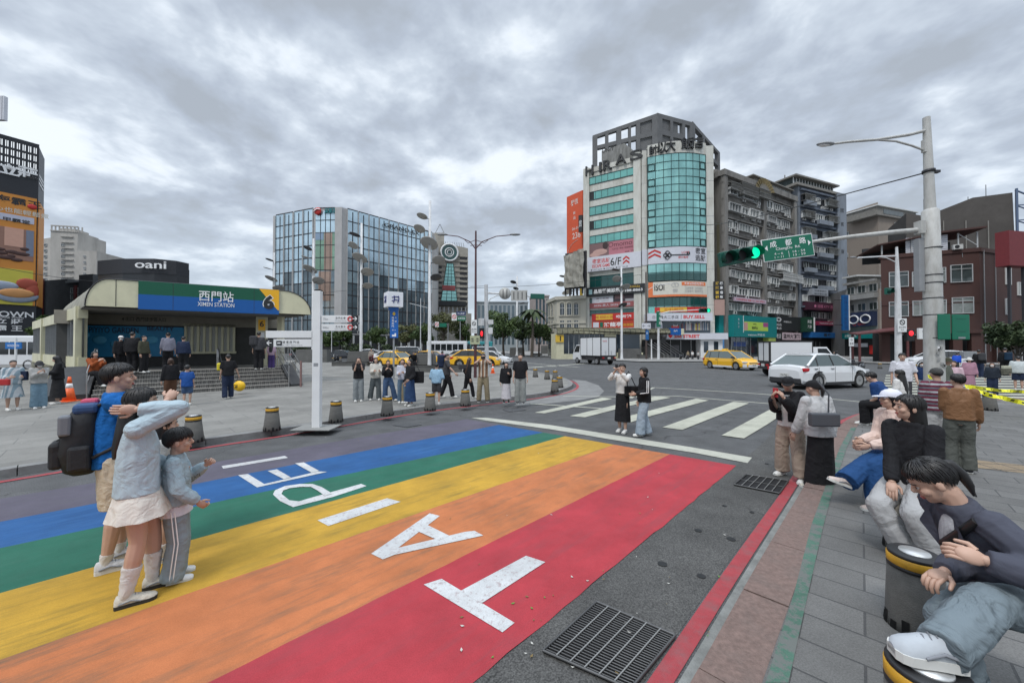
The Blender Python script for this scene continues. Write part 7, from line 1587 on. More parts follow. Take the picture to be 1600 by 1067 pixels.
def car(label,px,Y,head,kind='sedan',col=None,low=None,s=1.0,taxi=False,cat='car',name='parked_car',group=None,simple=False,plate=None,gl=None,X=None):
 b=at(px,542,Y);t=thing(name,label,cat,(b.x if X is None else X,Y,0),head,group);t.scale=(s,s,s)
 P={'sedan':dict(L=4.6,W=1.78,H=1.46,belt=.92,hood=.86,rb=-1.75,rr=-1.0,fr=.35,fb=1.15,tk=.96,r=.32,wb=1.35),'suv':dict(L=4.46,W=1.82,H=1.60,belt=1.07,hood=1.0,rb=-2.0,rr=-1.2,fr=.15,fb=1.08,tk=1.06,r=.35,wb=1.32),'mpv':dict(L=4.6,W=1.74,H=1.58,belt=.95,hood=.86,rb=-2.1,rr=-1.75,fr=.45,fb=1.45,tk=.98,r=.32,wb=1.38),'van':dict(L=4.7,W=1.7,H=1.95,belt=1.05,hood=1.0,rb=-2.25,rr=-2.15,fr=1.3,fb=1.95,tk=1.05,r=.31,wb=1.4)}[kind]
 L_,W,H_,be,ho,rb,rr,fr,fb,tk,r,wb=[P[k]for k in('L','W','H','belt','hood','rb','rr','fr','fb','tk','r','wb')];col=col or M_cw;Wm=wm(t);hw=W/2;gl=gl or M_cglass
 st=[(-L_/2,.74,.38,tk-.22),(-L_/2+.05,.88,.28,tk-.06),(-L_/2+.30,.97,.22,tk),(rb+.5,1,.20,be),(0,1,.20,be),(fb-.1,1,.20,be),(fb+.35,.985,.2,ho),(L_/2-.42,.95,.2,ho-.10),(L_/2-.12,.86,.22,ho-.24),(L_/2,.66,.30,ho-.36)]
 ar=[]
 for x,w,zb,zt in st:
  w*=hw;ar.append([Vector(q)for q in((x,-w*.9,zb),(x,-w,zb+.13),(x,-w*1.0,zb+(zt-zb)*.62),(x,-w*.95,zt-.04),(x,-w*.82,zt),(x,0,zt+.035),(x,w*.82,zt),(x,w*.95,zt-.04),(x,w,zb+(zt-zb)*.62),(x,w,zb+.13),(x,w*.9,zb))])
 b_=MB(Wm).m(col);b_.loft(ar,smooth=False);bo=b_.build('body',t,fixn=True)
 if not simple:
  for cx in(-wb,wb):
   c=MB().m(M_plas);c.tube([(cx,-2,r*1.02),(cx,2,r*1.02)],r*1.19,24);co=c.build('cutter',fixn=True);md=bo.modifiers.new('b','BOOLEAN');md.object=co;md.operation='DIFFERENCE';md.solver='EXACT'
   co.parent=bo;bpy.context.view_layer.update();dg=bpy.context.evaluated_depsgraph_get();me=bpy.data.meshes.new_from_object(bo.evaluated_get(dg));bo.modifiers.clear();bo.data=me;bpy.data.objects.remove(co)
  u=MB(Wm).m(M_plas);u.box((-L_/2+.15,-hw*.86,.2),(L_/2-.2,hw*.86,.55));u.build('underbody',t)
 gw0,gw1=hw*.93,hw*.74
 Bq=[Vector((rb,-gw0*.9,be)),Vector((fb,-gw0*.9,be)),Vector((fb,gw0*.9,be)),Vector((rb,gw0*.9,be))];Tq=[Vector((rr,-gw1,H_-.05)),Vector((fr,-gw1,H_-.05)),Vector((fr,gw1,H_-.05)),Vector((rr,gw1,H_-.05))]
 Bq=[Vector((q.x,q.y/(.9)*1.0 if abs(q.x)<9 else q.y,q.z-.03))for q in Bq]
 g_=MB(Wm).m(gl);g_.add(Bq+Tq,[(0,1,5,4),(1,2,6,5),(2,3,7,6),(3,0,4,7)]);g_.build('windows',t)
 rf=MB(Wm).m(col);n=6;rings=[]
 for i in range(n+1):
  x=rr-.10+(fr-rr+.16)*i/n;e=math.sin(math.pi*(.02+.96*i/n))*.09-.03;rings.append([Vector((x,y*gw1*1.03,H_-.07+e*.7+(.055 if abs(y)<.8 else 0)*(1 if abs(y)<.3 else .8)))for y in(-1,-.7,0,.7,1)]+[Vector((x,gw1,H_-.10)),Vector((x,-gw1,H_-.10))])
 rf.loft(rings);midx=(fr+rr)/2+.1
 for sg in(-1,1):
  for(bx,tx,w_)in((rb+.02,rr,.055),(fb-.02,fr,.035)):rf.tube([(bx,sg*gw0,be-.02),(tx,sg*gw1,H_-.06)],w_,6)
  for(bx,tx)in((midx+.1,midx+.05),(midx-.9,midx-.85))if kind!='van' else((midx,midx),):rf.m(M_plas).tube([(bx,sg*gw0*1.0,be-.02),(tx,sg*gw1*1.005,H_-.06)],.03,4)
  rf.m(col)
 rf.build('roof',t,fixn=True)
 lw=MB(Wm).m(low or M_plas);lw.box((-L_/2-.01,-hw*.80,.26),(-L_/2+.10,hw*.80,.50),.03);lw.build('bumper',t);lw=MB(Wm).m(low or M_plas);lw.box((L_/2-.10,-hw*.62,.24),(L_/2+.02,hw*.62,.46),.03);
 for sg in(-1,1):MB(Wm).m(low or M_plas).box((-wb+r*1.2,sg*hw*.99-.02,.2),(wb-r*1.2,sg*hw*.99+.02,.32),.01).build('sill',t)
 if low is M_cw:lw.box((fb+.55,-hw*.93,.22),(L_/2-.05,hw*.93,.50),.04)
 lw.m(M_plas).box((L_/2-.12,-hw*.45,.40),(L_/2-.02,hw*.45,.62),.03);lw.build('bumper',t)
 for sg in(-1,1):
  x=-L_/2+.10;MB(Wm).m(M_tail).box((x-.05,sg*hw*.55,tk-.26),(x+.28,sg*hw*.955,tk-.10),.03).build('tail_light',t)
  MB(Wm).m(M_head).box((L_/2-.42,sg*hw*.58,ho-.30),(L_/2-.09,sg*hw*.90,ho-.16),.03).build('head_light',t)
  MB(Wm).m(M_plas).box((fb-.35,sg*hw*.98,be),(fb-.15,sg*(hw+.17),be+.14),.03).build('mirror',t)
  for cx in(-wb,wb):wheel(t,cx,sg*(hw-.02),r)
 if kind=='suv':
  for sg in(-1,1):
   for cx in(-wb,wb):
    c=MB(Wm).m(M_plas);P=[(cx+math.cos(R(a))*q,sg*(hw*.985+.012),r*1.02+math.sin(R(a))*q)for a in range(-12,193,12)for q in(r*1.17,r*1.34)]
    c.add(P,[(2*i,2*i+1,2*i+3,2*i+2)for i in range(len(P)//2-1)]+[(2*i+2,2*i+3,2*i+1,2*i)for i in range(len(P)//2-1)]);c.build('wheel_arch',t)
 if not simple:
  d=MB(Wm).m(M_plas)
  for sg in(-1,1):
   for x in(fb-.28,midx+.1,midx-.92):d.box((x-.006,sg*hw*1.001-.004,.34),(x+.006,sg*hw*1.001+.004,be-.07))
   for x in(midx-.02,midx-1.05):d.box((x-.12,sg*(hw+.0)-.012,be-.16),(x+.05,sg*(hw+.0)+.016,be-.13))
  d.build('door_gaps',t)
 for x,sg in((-L_/2-.02,-1),(L_/2+.02,1)):
  pm=MB(Wm).m(M_platew).cbox((x,0,.62 if sg<0 else .42),(.02,.38,.16));
  if plate:pm.m(M_blk).text(plate,.09,(x+sg*.013,0,.62 if sg<0 else .42),(0,-1 if sg<0 else 1,0),(0,0,1),.30)
  pm.build('number_plate',t)
 if taxi:MB(Wm).m(M_yelsign).box((midx-.15,-.2,H_-.0),(midx+.15,.2,H_+.13),.03).m(M_blk).text('TAXI',.07,(midx+.155,0,H_+.07),(0,1,0),(0,0,1)).build('taxi_sign',t)
 return t
car('white crossover car with plate and black sills driving right past the corner',1279,17.9,math.atan2(.8,2.6),'suv',M_cw,plate='TW-7542',gl=M_cglass2,name='white_car')
car('yellow taxi estate with white front bumper heading towards the camera',1141,32.2,R(-76),'mpv',M_cy,M_cw,taxi=True,s=1.02,plate='TDL-585',name='taxi',cat='taxi',group='yellow taxis',gl=M_cglass2)
car('yellow taxi saloon behind the metro sign post',621,35.2,R(-28),'sedan',M_cy,taxi=True,name='taxi',cat='taxi',group='yellow taxis',plate='TDK-318',gl=M_cglass2)
car('yellow taxi farther back behind the tallest disc pole',673,41,R(-20),'sedan',M_cy,taxi=True,name='taxi',cat='taxi',group='yellow taxis',simple=True)
car('yellow taxi crossover passing behind the maroon lamp post',744,34.5,R(-4),'suv',M_cy,name='taxi',cat='taxi',group='yellow taxis',plate='TDN-107',s=1.03)
car('white car just behind the yellow crossover taxi',768,41,R(-14),'sedan',M_cw,group='cars waiting beyond the plaza',simple=True,name='white_car')
for px,Y,hd,kd,c,lab in((584,52,10,'suv',M_cw,'white car beyond the low wall left of the yellow saloon taxi'),(537,54,0,'sedan',M_cd,'dark saloon car beyond the signpost arrows'),(641,60,0,'van',M_cw,'white van beyond the yellow taxis'),(655,50,-8,'sedan',M_cd,'dark car between the yellow taxis'),(612,46,-15,'sedan',M_cw,'white car directly behind the yellow saloon taxi'),(722,52,0,'sedan',M_csil,'silver car above the back of the yellow crossover taxi'),(481,56,0,'sedan',M_cd,'dark car beyond the station railing'),(760,60,0,'van',M_cw,'white van behind the signal mast'),(1463,32,160,'suv',M_cw,'white car behind the thick corner pole'),(1355,24,175,'sedan',M_cd,'dark car just beyond the nose of the white crossover')):
 if px!=1355:car(lab,px,Y,R(hd),kd,c,group='cars waiting beyond the plaza',simple=True)
def truck(label,px,Y,head,Lb,Wd,Hb,cabL,doors=True,canvas=False):
 b=at(px,542,Y);t=thing('truck',label,'truck',(b.x,Y,0),head);M=wm(t);x1=Lb/2
 mb=MB(M).m(M_cw);mb.box((-x1,-Wd/2,.95),(x1,Wd/2,Hb),.03);mb.m(M_plas)
 for sg in(-1,1):
  for x in((-x1+.05,x1-.05)if not doors else(-x1+.03,-x1*.25,x1*.3,x1-.05)):mb.box((x-.03,sg*(Wd/2)-.012,.97),(x+.03,sg*(Wd/2)+.012,Hb-.02))
  mb.box((-x1,sg*(Wd/2-.02)-.03,Hb-.05),(x1,sg*(Wd/2-.02)+.03,Hb+.02));mb.box((-x1-.02,sg*(Wd/2-.04)-.04,.95),(-x1+.04,sg*(Wd/2-.04)+.04,Hb))
 mb.box((-x1-.015,-.035,.97),(-x1+.02,.035,Hb));mb.box((-x1-.015,-Wd/2,Hb-.07),(-x1+.03,Wd/2,Hb+.02));mb.box((-x1-.02,-Wd/2,.88),(-x1+.1,Wd/2,1.0))
 if doors:
  mb.m(M_letr).text('CoolTJ',.16,(-x1-.02,Wd*.25,Hb-.45),(0,-1,0),(0,0,1),.55,.02);mb.m(M_steel)
  for y in(-.55,-.2,.25,.6):mb.tube([(-x1-.03,y*Wd*.8,1.05),(-x1-.03,y*Wd*.8,1.5)],.02,5)
 mb.build('cargo_box',t)
 c0=x1+.05;mb=MB(M).m(M_cw);w=Wd*.46;zt=min(Hb-.35,2.15)
 rg=[[(x,-w,.45),(x,-w,zb),(x,-w*.88,z2),(x,w*.88,z2),(x,w,zb),(x,w,.45)]for x,zb,z2 in((c0,1.25,zt),(c0+cabL*.62,1.25,zt),(c0+cabL,1.15,1.2),(c0+cabL+.05,1.0,1.05))]
 mb.loft([[Vector(p)for p in r_]for r_ in rg],smooth=False);mb.build('cab',t,fixn=True)
 mb=MB(M).m(M_cglass2);x0_,x1_=c0+cabL*.64,c0+cabL*.99
 mb.add([(x0_+.03,-w*.82,zt-.05),(x1_+.03,-w*.88,1.28),(x1_+.03,w*.88,1.28),(x0_+.03,w*.82,zt-.05)],[(0,1,2,3)]);mb.m(M_cglass)
 for sg in(-1,1):mb.add([(c0+.25,sg*(w+.005),1.3),(c0+cabL*.85,sg*(w+.005),1.3),(c0+cabL*.6,sg*(w*.9+.01),zt-.1),(c0+.25,sg*(w*.9+.01),zt-.1)],[(0,1,2,3),(3,2,1,0)])
 mb.build('windows',t)
 mb=MB(M).m(M_plas);mb.box((-x1,-Wd*.38,.5),(c0+cabL-.1,Wd*.38,.92));mb.box((-x1-.05,-Wd*.46,.45),(-x1+.05,Wd*.46,.62));mb.box((-x1*.4,-Wd*.45,.45),(x1*.5,-Wd*.40,.8));mb.box((-x1*.4,Wd*.40,.45),(x1*.5,Wd*.45,.8));mb.build('chassis',t)
 for sg in(-1,1):
  MB(M).m(M_tail).box((-x1-.08,sg*Wd*.36-.12,.68),(-x1-.02,sg*Wd*.36+.12,.8)).build('tail_light',t);MB(M).m(M_head).box((c0+cabL-.05,sg*w*.75-.12,.7),(c0+cabL+.07,sg*w*.75+.12,.9)).build('head_light',t)
  MB(M).m(M_plas).box((c0+cabL*.9,sg*(w+.05),1.3),(c0+cabL*.95,sg*(w+.28),1.65),.02).build('mirror',t)
  for x in(-x1*.55,c0+cabL*.45):wheel(t,x,sg*(w+.02),.36,.24)
 MB(M).m(M_platew).cbox((-x1-.06,0,.72),(.02,.4,.18)).build('number_plate',t)
truck('white box truck with two rear doors turning away beyond the zebra',934,41.5,math.atan2(.90,-.42),3.7,2.1,2.95,1.5)
truck('small white box van facing right behind the white crossover',1226,24.5,R(-10),2.5,1.55,2.25,1.25,doors=False)
def bus(label,px,Y,head,L_=9,H_=2.9,m=None):
 b=at(px,542,Y);t=thing('bus',label,'bus',(b.x,Y,0),head);M=wm(t);MB(M).m(m or M_cw).box((-L_/2,-1.2,.4),(L_/2,1.2,H_),.12).build('body',t)
 mb=MB(M).m(M_cglass);
 for i in range(6):x=-L_/2+.5+i*(L_-1)/6;mb.box((x,-1.22,1.3),(x+(L_-1)/6-.12,1.22,H_-.5))
 mb.box((L_/2-.1,-1.0,1.2),(L_/2+.02,1.0,H_-.5));mb.build('windows',t)
 for sg in(-1,1):
  for x in(-L_*.3,L_*.3):wheel(t,x,sg*1.2,.45,.28)
bus('white bus with dark windows standing at the left edge beyond the plaza',18,31,R(3),9,2.8);bus('pale coach far behind the tallest disc pole and taxis',700,66,0,7,2.9);bus('teal bus far behind the signal mast',748,68,R(4),5,2.9,mat('bus_teal',(.03,.25,.27),.4))
sg_=at(20,539,28.5);tg=thing('bus_stop_sign','small blue sign board in front of the white bus','sign',(sg_.x,28.5,.12));MB().m(mat('stop_blue',srgb(24,104,176),.5)).box(tuple(at(8,545,28.5)),tuple(at(33,535,28.5)+Vector((0,.06,0)))).m(M_letw).text('WONDERSON',.18,tuple(at(20.5,540,28.44)),(1,0,0),(0,0,1),.9).build('board',tg);MB().m(M_white).tube([(at(34,0,28.5).x,28.55,.1),(at(34,0,28.5).x,28.55,zat(528,28.5))],.07,6).build('post',tg)
def scooter(label,px,Y,head,m,X=None):
 b=at(px,542,Y);t=thing('scooter',label,'scooter',(b.x,Y,.0),head,'parked scooters');M=wm(t)
 mb=MB(M).m(m);mb.loft([[Vector((x,y*w,z))for y,z in((-1,z0),(-.8,z1),(.8,z1),(1,z0))]for x,w,z0,z1 in((-.75,.08,.55,.68),(-.5,.16,.42,.74),(-.1,.16,.38,.70),(.05,.13,.25,.32),(.35,.13,.25,.32),(.45,.15,.3,.75),(.55,.12,.5,.98))]);mb.build('body',t,fixn=True)
 mb=MB(M).m(M_black);mb.ball((-.32,0,.77),(.36,.13,.07),12,6);mb.build('seat',t);mb=MB(M).m(M_dkmetal);mb.tube([(.62,0,.3),(.5,0,1.02)],.03,6);mb.tube([(.46,-.3,1.05),(.5,0,1.02),(.46,.3,1.05)],.018,6);mb.ball((.56,0,.9),(.06,.1,.08),8,6);mb.build('handlebar',t)
 for x in(-.55,.65):MB(M@tr(x,0,.24)@Matrix.Rotation(R(90),4,'X')).m(M_rubber).lathe([(.11,-.04),(.2,-.05),(.24,-.02),(.24,.02),(.2,.05),(.11,.04)],seg=18).m(M_rim).lathe([(.001,-.03),(.12,-.03),(.12,.03),(.001,.03)],seg=12).build('wheel',t)
scooter('dark scooter beside the short post with a plate',1340,27,R(200),M_cd);scooter('white scooter parked under the red building',1422,34,R(150),M_cw);scooter('grey scooter parked beside the white one under the red building',1436,34.5,R(140),M_csil);scooter('dark scooter among the people in front of the second-hand shop',1068,55,R(20),M_cd)
for i,px in enumerate((508,515,521)):scooter('waiting scooter beyond the white signpost among traffic',px,50,R(10+i*15),(M_cd,M_cw,M_cd)[i])
# ================================================================ PEOPLE
def cloth(name,col=(.5,.5,.5),rough=.85,bump=.35,bs=7,stripes=None):
 m=mat('cloth_'+name,col,rough,var=.08,vscale=3,bump=0,spec=.25);nt=m.node_tree;L=nt.links;b=nt.nodes['Principled BSDF']
 if 'wr' in m:return m
 m['wr']=1;tc=nt.nodes.new('ShaderNodeTexCoord');n=nt.nodes.new('ShaderNodeTexNoise');n.inputs['Scale'].default_value=bs;n.inputs['Detail'].default_value=4;n.inputs['Distortion'].default_value=1.2
 L.new(tc.outputs['Object'],n.inputs['Vector']);bp=nt.nodes.new('ShaderNodeBump');bp.inputs['Strength'].default_value=bump*1.5;bp.inputs['Distance'].default_value=.06;L.new(n.outputs[0],bp.inputs['Height']);L.new(bp.outputs[0],b.inputs['Normal'])
 if stripes:
  axis,sc,cols=stripes;sp=nt.nodes.new('ShaderNodeSeparateXYZ');L.new(tc.outputs['Object'],sp.inputs[0]);mu=nt.nodes.new('ShaderNodeMath');mu.operation='MULTIPLY';L.new(sp.outputs[axis],mu.inputs[0]);mu.inputs[1].default_value=sc
  fr=nt.nodes.new('ShaderNodeMath');fr.operation='FRACT';L.new(mu.outputs[0],fr.inputs[0]);r=nt.nodes.new('ShaderNodeValToRGB');r.color_ramp.interpolation='CONSTANT';L.new(fr.outputs[0],r.inputs[0])
  r.color_ramp.elements[0].color=(*cols[0],1);r.color_ramp.elements[1].position=1/len(cols);r.color_ramp.elements[1].color=(*cols[1],1)
  for i,c in enumerate(cols[2:]):e=r.color_ramp.elements.new((i+2)/len(cols));e.color=(*c,1)
  L.new(r.outputs[0],b.inputs['Base Color'])
 return m
M_skin=mat('skin',(.47,.30,.225),.5,var=.05,vscale=8,spec=.35);M_hair=mat('hair_black',(.010,.009,.009),.42,var=.4,vscale=30,stretch=(1,1,.1));M_hairb=mat('hair_brown',(.045,.022,.013),.45,var=.3,vscale=30,stretch=(1,1,.1));M_lip=mat('lips',(.36,.10,.09),.45);M_nail=mat('nails',(.7,.5,.46),.3)
M_shoew=mat('shoe_white',(.62,.61,.58),.6,var=.06);M_sole=mat('shoe_sole_black',(.02,.02,.02),.7);M_solew=mat('shoe_sole_white',(.6,.6,.57),.6);M_shoeb=mat('shoe_black',(.02,.02,.022),.5)
BLK=(.012,.012,.014)
V3=Vector
def remesh(mb,vox,sm=2,disp=0,seed=0,filt=None):
 me=bpy.data.meshes.new('t');me.from_pydata(mb.V,[],mb.F);o=bpy.data.objects.new('t',me);C.objects.link(o)
 r=o.modifiers.new('r','REMESH');r.mode='VOXEL';r.voxel_size=vox
 if sm:s=o.modifiers.new('s','SMOOTH');s.factor=.5;s.iterations=sm
 dg=bpy.context.evaluated_depsgraph_get();e=bpy.data.meshes.new_from_object(o.evaluated_get(dg));bpy.data.objects.remove(o)
 n=len(e.vertices);co=np.empty(n*3);e.vertices.foreach_get('co',co);co=co.reshape(-1,3)
 if disp:
  no=np.empty(n*3);e.vertices.foreach_get('normal',no);no=no.reshape(-1,3);rs=np.random.RandomState(seed+5);d=np.zeros(n)
  for k in range(7):
   w=rs.normal(size=3)*np.array([1,1,.75])*(26+9*k);w2=rs.normal(size=3)*20;d+=np.abs(np.sin(co@w*.5+1.6*np.sin(co@w2)+rs.rand()*6))/(1+.35*k)
  co=co+no*((d-d.mean())*disp)[:,None]
 F_=[tuple(p.vertices)for p in e.polygons];bpy.data.meshes.remove(e)
 if filt:F_=[f for f in F_ if filt(co[f[0]])]
 return[tuple(c)for c in co],F_
def ell(c,lat,fwd,rx,ry,n=14,p=2.3):
 out=[]
 for k in range(n):
  a=2*math.pi*k/n;x,y=math.cos(a),math.sin(a);x=math.copysign(abs(x)**(2/p),x);y=math.copysign(abs(y)**(2/p),y);out.append(V3(c)+lat*x*rx+fwd*y*ry)
 return out
def caps(mb,pts,rs,seg=10,ends=True):
 mb.tube(pts,rs,seg)
 if ends:
  for p,r_ in zip(pts,rs):mb.ball(p,r_*.995,10,6)
def ik(a,b,l1,l2,hint):
 a,b=V3(a),V3(b);d=b-a;L_=d.length
 if L_>(l1+l2)*.995:b=a+d.normalized()*(l1+l2)*.995;d=b-a;L_=d.length
 x=(l1*l1-l2*l2+L_*L_)/(2*L_);y=math.sqrt(max(0,l1*l1-x*x));u=d.normalized();h=V3(hint);h=(h-u*h.dot(u)).normalized();return a+u*x+h*y,b
def hand(mb,w,d,pn,side,curl,near):
 d=d.normalized();pn=(pn-d*pn.dot(d)).normalized();s=d.cross(pn)*side
 M=Matrix((s,d,pn)).transposed().to_4x4();M.translation=w+d*.026;mb.ball((0,0,0),(.0225,.032,.0115),10,6,M)if near<2 else mb.ball((0,0,0),(.0235,.033,.012),14,8,M)
 for k,(o,l)in enumerate(((-.0165,.040),(-.0055,.046),(.0055,.043),(.016,.034))):
  p=w+d*.050+s*o*-1;q=[p-d*.012];a=0;rr=[.0062]
  for j in range(3):a+=curl*(.5+.25*j);dd=d*math.cos(a)+pn*math.sin(a);p=p+dd*l/3*1.1;q.append(p.copy());rr.append((.0058,.0052,.0042)[j])
  mb.tube(q,rr,6 if near<2 else 8);mb.ball(q[-1],.0042,6,4)
 p=w+d*.016+s*.019;q=[p,p+s*.014+d*.014+pn*.004,p+s*.017+d*.034+pn*(.006+.012*curl)];mb.tube(q,[.0085,.0070,.0050],6);mb.ball(q[-1],.005,6,4)
def person(label,loc,H,yaw,top=None,bot=None,hair='short',near=0,lh=None,rh=None,lf=None,rf=None,pel=(0,0,.53),lean=(0,0),tw=0,look=(0,0),shoe=None,sole=None,sock=None,jacket=None,cap=None,hm=None,w=1.0,hs=1.0,eh=None,kh=None,hl=.22,mask=False,ss=(1,1,1),flat=False,curl=.5,seed=0,group='people in the square',skin=None,fy=(0,0),palm=None,extra=None,bk=0):
 T=tr(loc)@rotz(-R(yaw))@Matrix.Scale(H,4);vox=(.026,.0125,.0075)[near]/H;X,Y_,Z=V3((1,0,0)),V3((0,1,0)),V3((0,0,1))
 P=V3(pel);N=P+V3((lean[0],lean[1],0));N.z=P.z+math.sqrt(max(.01,.305**2-lean[0]**2-lean[1]**2));up=(N-P).normalized();Ch=P.lerp(N,.62)+V3((0,-bk,0))
 lat=(Matrix.Rotation(-R(tw),3,'Z')@X);fw=up.cross(lat)*-1;fw=lat.cross(up)*-1;fw=up.cross(lat);lat0=X
 sh={s:N+lat*s*.094*w-up*.024 for s in(-1,1)};hp={s:P+X*s*.050 for s in(-1,1)}
 HZ=Matrix.Rotation(-R(tw+look[0]),3,'Z')@Matrix.Rotation(R(look[1]),3,'X');hx,hf,hu=HZ@X,HZ@Y_,HZ@Z
 hc=N+up*.034+hu*.055*hs+hf*.012
 hands={-1:V3(lh or(-.142,.03,.465)),1:V3(rh or(.142,.03,.465))};feet={-1:V3(lf or(-.06,0,.045)),1:V3(rf or(.06,0,.045))}
 arm,leg={},{}
 for s in(-1,1):
  h_=(eh or{}).get(s,(s*.3,-.9,-.5));e,wr=ik(sh[s],hands[s],.172,.150,h_);arm[s]=(sh[s],e,wr)
  h_=(kh or{}).get(s,(s*.12,1,.1));k,a=ik(hp[s],feet[s],.245,.238,h_);leg[s]=(hp[s],k,a)
 b=MB();b.loft([ell(P-up*.05,X,Y_,.075*w,.055),ell(P,X,Y_,.086*w,.062),ell(P.lerp(Ch,.5),lat.lerp(X,.5),fw,.070*w,.052),ell(Ch,lat,fw,.088*w,.060),ell(N-up*.035,lat,fw,.092*w,.046),ell(N,lat,fw,.042,.036)])
 caps(b,[N-up*.03,hc-hu*.045*hs-hf*.012],[.034,.031])
 for s in(-1,1):
  a0,a1,a2=arm[s];caps(b,[a0,a0.lerp(a1,.5),a1],[.030,.026,.022]);caps(b,[a1,a1.lerp(a2,.35),a2],[.022,.0215,.0145]);l0,l1,l2=leg[s];caps(b,[l0,l0.lerp(l1,.5),l1],[.044,.043,.032]);caps(b,[l1,l1.lerp(l2,.3),l2],[.032,.034,.019])
 hM=Matrix((hx,hf,hu)).transposed().to_4x4();hM.translation=hc;hM=hM@Matrix.Scale(hs,4);b.M=hM
 b.ball((0,-.004,.014),(.045,.056,.052),14,10);b.ball((0,.012,-.026),(.035,.040,.040),12,8);b.ball((0,.030,-.050),(.016,.018,.013),8,6)
 for s in(-1,1):b.ball((s*.046,-.002,-.008),(.006,.011,.017),8,6);b.ball((s*.022,.034,-.016),(.016,.016,.014),8,6)
 if near:b.tube([(0,.047,.006),(0,.0575,-.010)],[.0055,.0085],8);b.ball((0,.056,-.012),(.0095,.008,.006),8,6)
 else:b.tube([(0,.046,.006),(0,.066,-.014)],[.006,.012],6)
 b.M=None;V,F_=remesh(b,vox*(1 if near<2 else .8),1 if near else 0)
 mb=MB(T).m(skin or M_skin);mb.add(V,F_,True)
 for s in(-1,1):
  a0,a1,a2=arm[s];cu=curl[s]if isinstance(curl,dict)else curl;hand(mb,a2,(a2-a1),V3((palm or{}).get(s,(-s,.2,0))),s,cu,near)
 body_=mb.build('person',world=True,loc=tuple(T.translation));body_['label']=label;body_['category']='person'
 if group:body_['group']=group
 mk=lambda m_,M=None:MB(T@M if M is not None else T).m(m_)
 if near:
  f=mk(mat('eye_white',(.6,.57,.55),.3),hM)
  for s in(-1,1):f.m(mat('eye_white',(.6,.57,.55))).ball((s*.018,.0450,.000),(.0078,.0042,.0028),8,6)
  for s in(-1,1):f.m(M_hair).ball((s*.018,.0480,.000),(.0036,.0018,.0030),8,6);f.tube([(s*.009,.0478,.0030),(s*.019,.0488,.0042),(s*.028,.0440,.0022)],.0010,4)
  f.build('eyes',body_);f=mk(M_hair,hM)
  for s in(-1,1):f.tube([(s*.008,.0535,.014),(s*.020,.0525,.0165),(s*.032,.0445,.0135)],.0019,4)
  f.build('eyebrows',body_);f=mk(M_lip,hM);f.ball((0,.0500,-.0325),(.0125,.0055,.0026),10,6);f.ball((0,.0490,-.0375),(.0105,.0055,.0030),10,6);f.build('lips',body_)
 if mask:mk(mat('face_mask',(.6,.62,.63),.7),hM).ball((0,.032,-.028),(.036,.035,.028),12,8).build('face_mask',body_)
 hm=hm or M_hair;n1,n2=(36,26)if near else(18,12);hv=mk(hm,hM);Vh=[]
 tab={'short':(.42,.34,.02,-.12,-.5,-.72),'boy':(.16,.14,-.05,-.2,-.55,-.75),'pony':(.48,.36,.05,-.15,-.5,-.7)}.get(hair,(.42,.30,-.35,-.8,-.9,-.95));tx=(0,.8,1.25,1.6,2.0,3.2)
 def line(a):
  a=abs((a+math.pi)%(2*math.pi)-math.pi)
  for i in range(5):
   if a<=tx[i+1]:return tab[i]+(tab[i+1]-tab[i])*(a-tx[i])/(tx[i+1]-tx[i])
  return tab[5]
 def hpt(a,z,r_):c_e=math.sqrt(max(0,1-z*z));return V3((math.sin(a)*c_e*.0455*r_,-.005+math.cos(a)*c_e*.0570*r_,.012+z*.0555*r_))
 for j in range(n2+1):
  z=math.sin(-math.pi/2+math.pi*j/n2)
  for i in range(n1):
   a=2*math.pi*i/n1;k=max(0,min(1,(z-line(a))/.16));k=k*k*(3-2*k);Vh.append(hpt(a,z,.84+k*(.24+(.02 if z>.3 and hair in('short','boy')else 0)+(.012*math.sin(a*13+3*z)if near else 0))))
 if hair!='bald' and hair!='hijab':hv.add(Vh,[(j*n1+i,j*n1+(i+1)%n1,(j+1)*n1+(i+1)%n1,(j+1)*n1+i)for j in range(n2)for i in range(n1)],True)
 elif hair=='hijab':hv.ball((0,-.008,.012),(.052,.058,.060),16,12)
 if near and not cap or near==2:
  q=random.Random(seed);ca=q.uniform(-.3,.3)
  for i in range(130 if near==1 else 320):
   a=q.uniform(-math.pi,math.pi);ze=max(-.95,line(a)-q.uniform(-.10,.14));s0=q.uniform(.60,.98);pts=[];r0=1.085+q.uniform(0,.035);a0=a+q.uniform(-.25,.25)
   if cap and s0>.3:s0=.15
   if ze>s0-.15:continue
   for k in range(6):t=k/5;zz=math.sin(math.asin(s0)*(1-t)+math.asin(max(-.99,ze))*t);pts.append(hpt(a0*(1-t)+a*t,zz,r0-.05*t*t+(.02*math.sin(3*t+i)if k<5 else 0)))
   hv.tube(pts,[.0012,.0024,.0026,.0024,.0018,.0006]if near==2 else[.002,.0036,.0038,.0034,.0028,.001],4,cap=False)
 if hair in('long','bob','fringe'):
  Lh=hl if hair!='bob' else .085;ks=[]
  bdir_=(hM.inverted().to_3x3()@(N-up*Lh-fw*.072-hc))
  for t,rx,ry,fz in((0,.048,.050,0),(.25,.054,.048,0),(.5,.060,.040,0),(.8,.056,.030,0),(1,.036,.014,0)):
   c=V3((0,-.014,.012)).lerp(V3((bdir_.x,bdir_.y,bdir_.z)),t)if hair!='bob' else V3((0,-.012-.006*t,.012-Lh*t));q=ell(c,X,Y_,rx,ry,20,2.0);ks.append([v+V3((0,0,0))*1+(v-c)*(.05*math.sin(i*2.7)if near else 0)for i,v in enumerate(q)])
  hv.loft(ks)
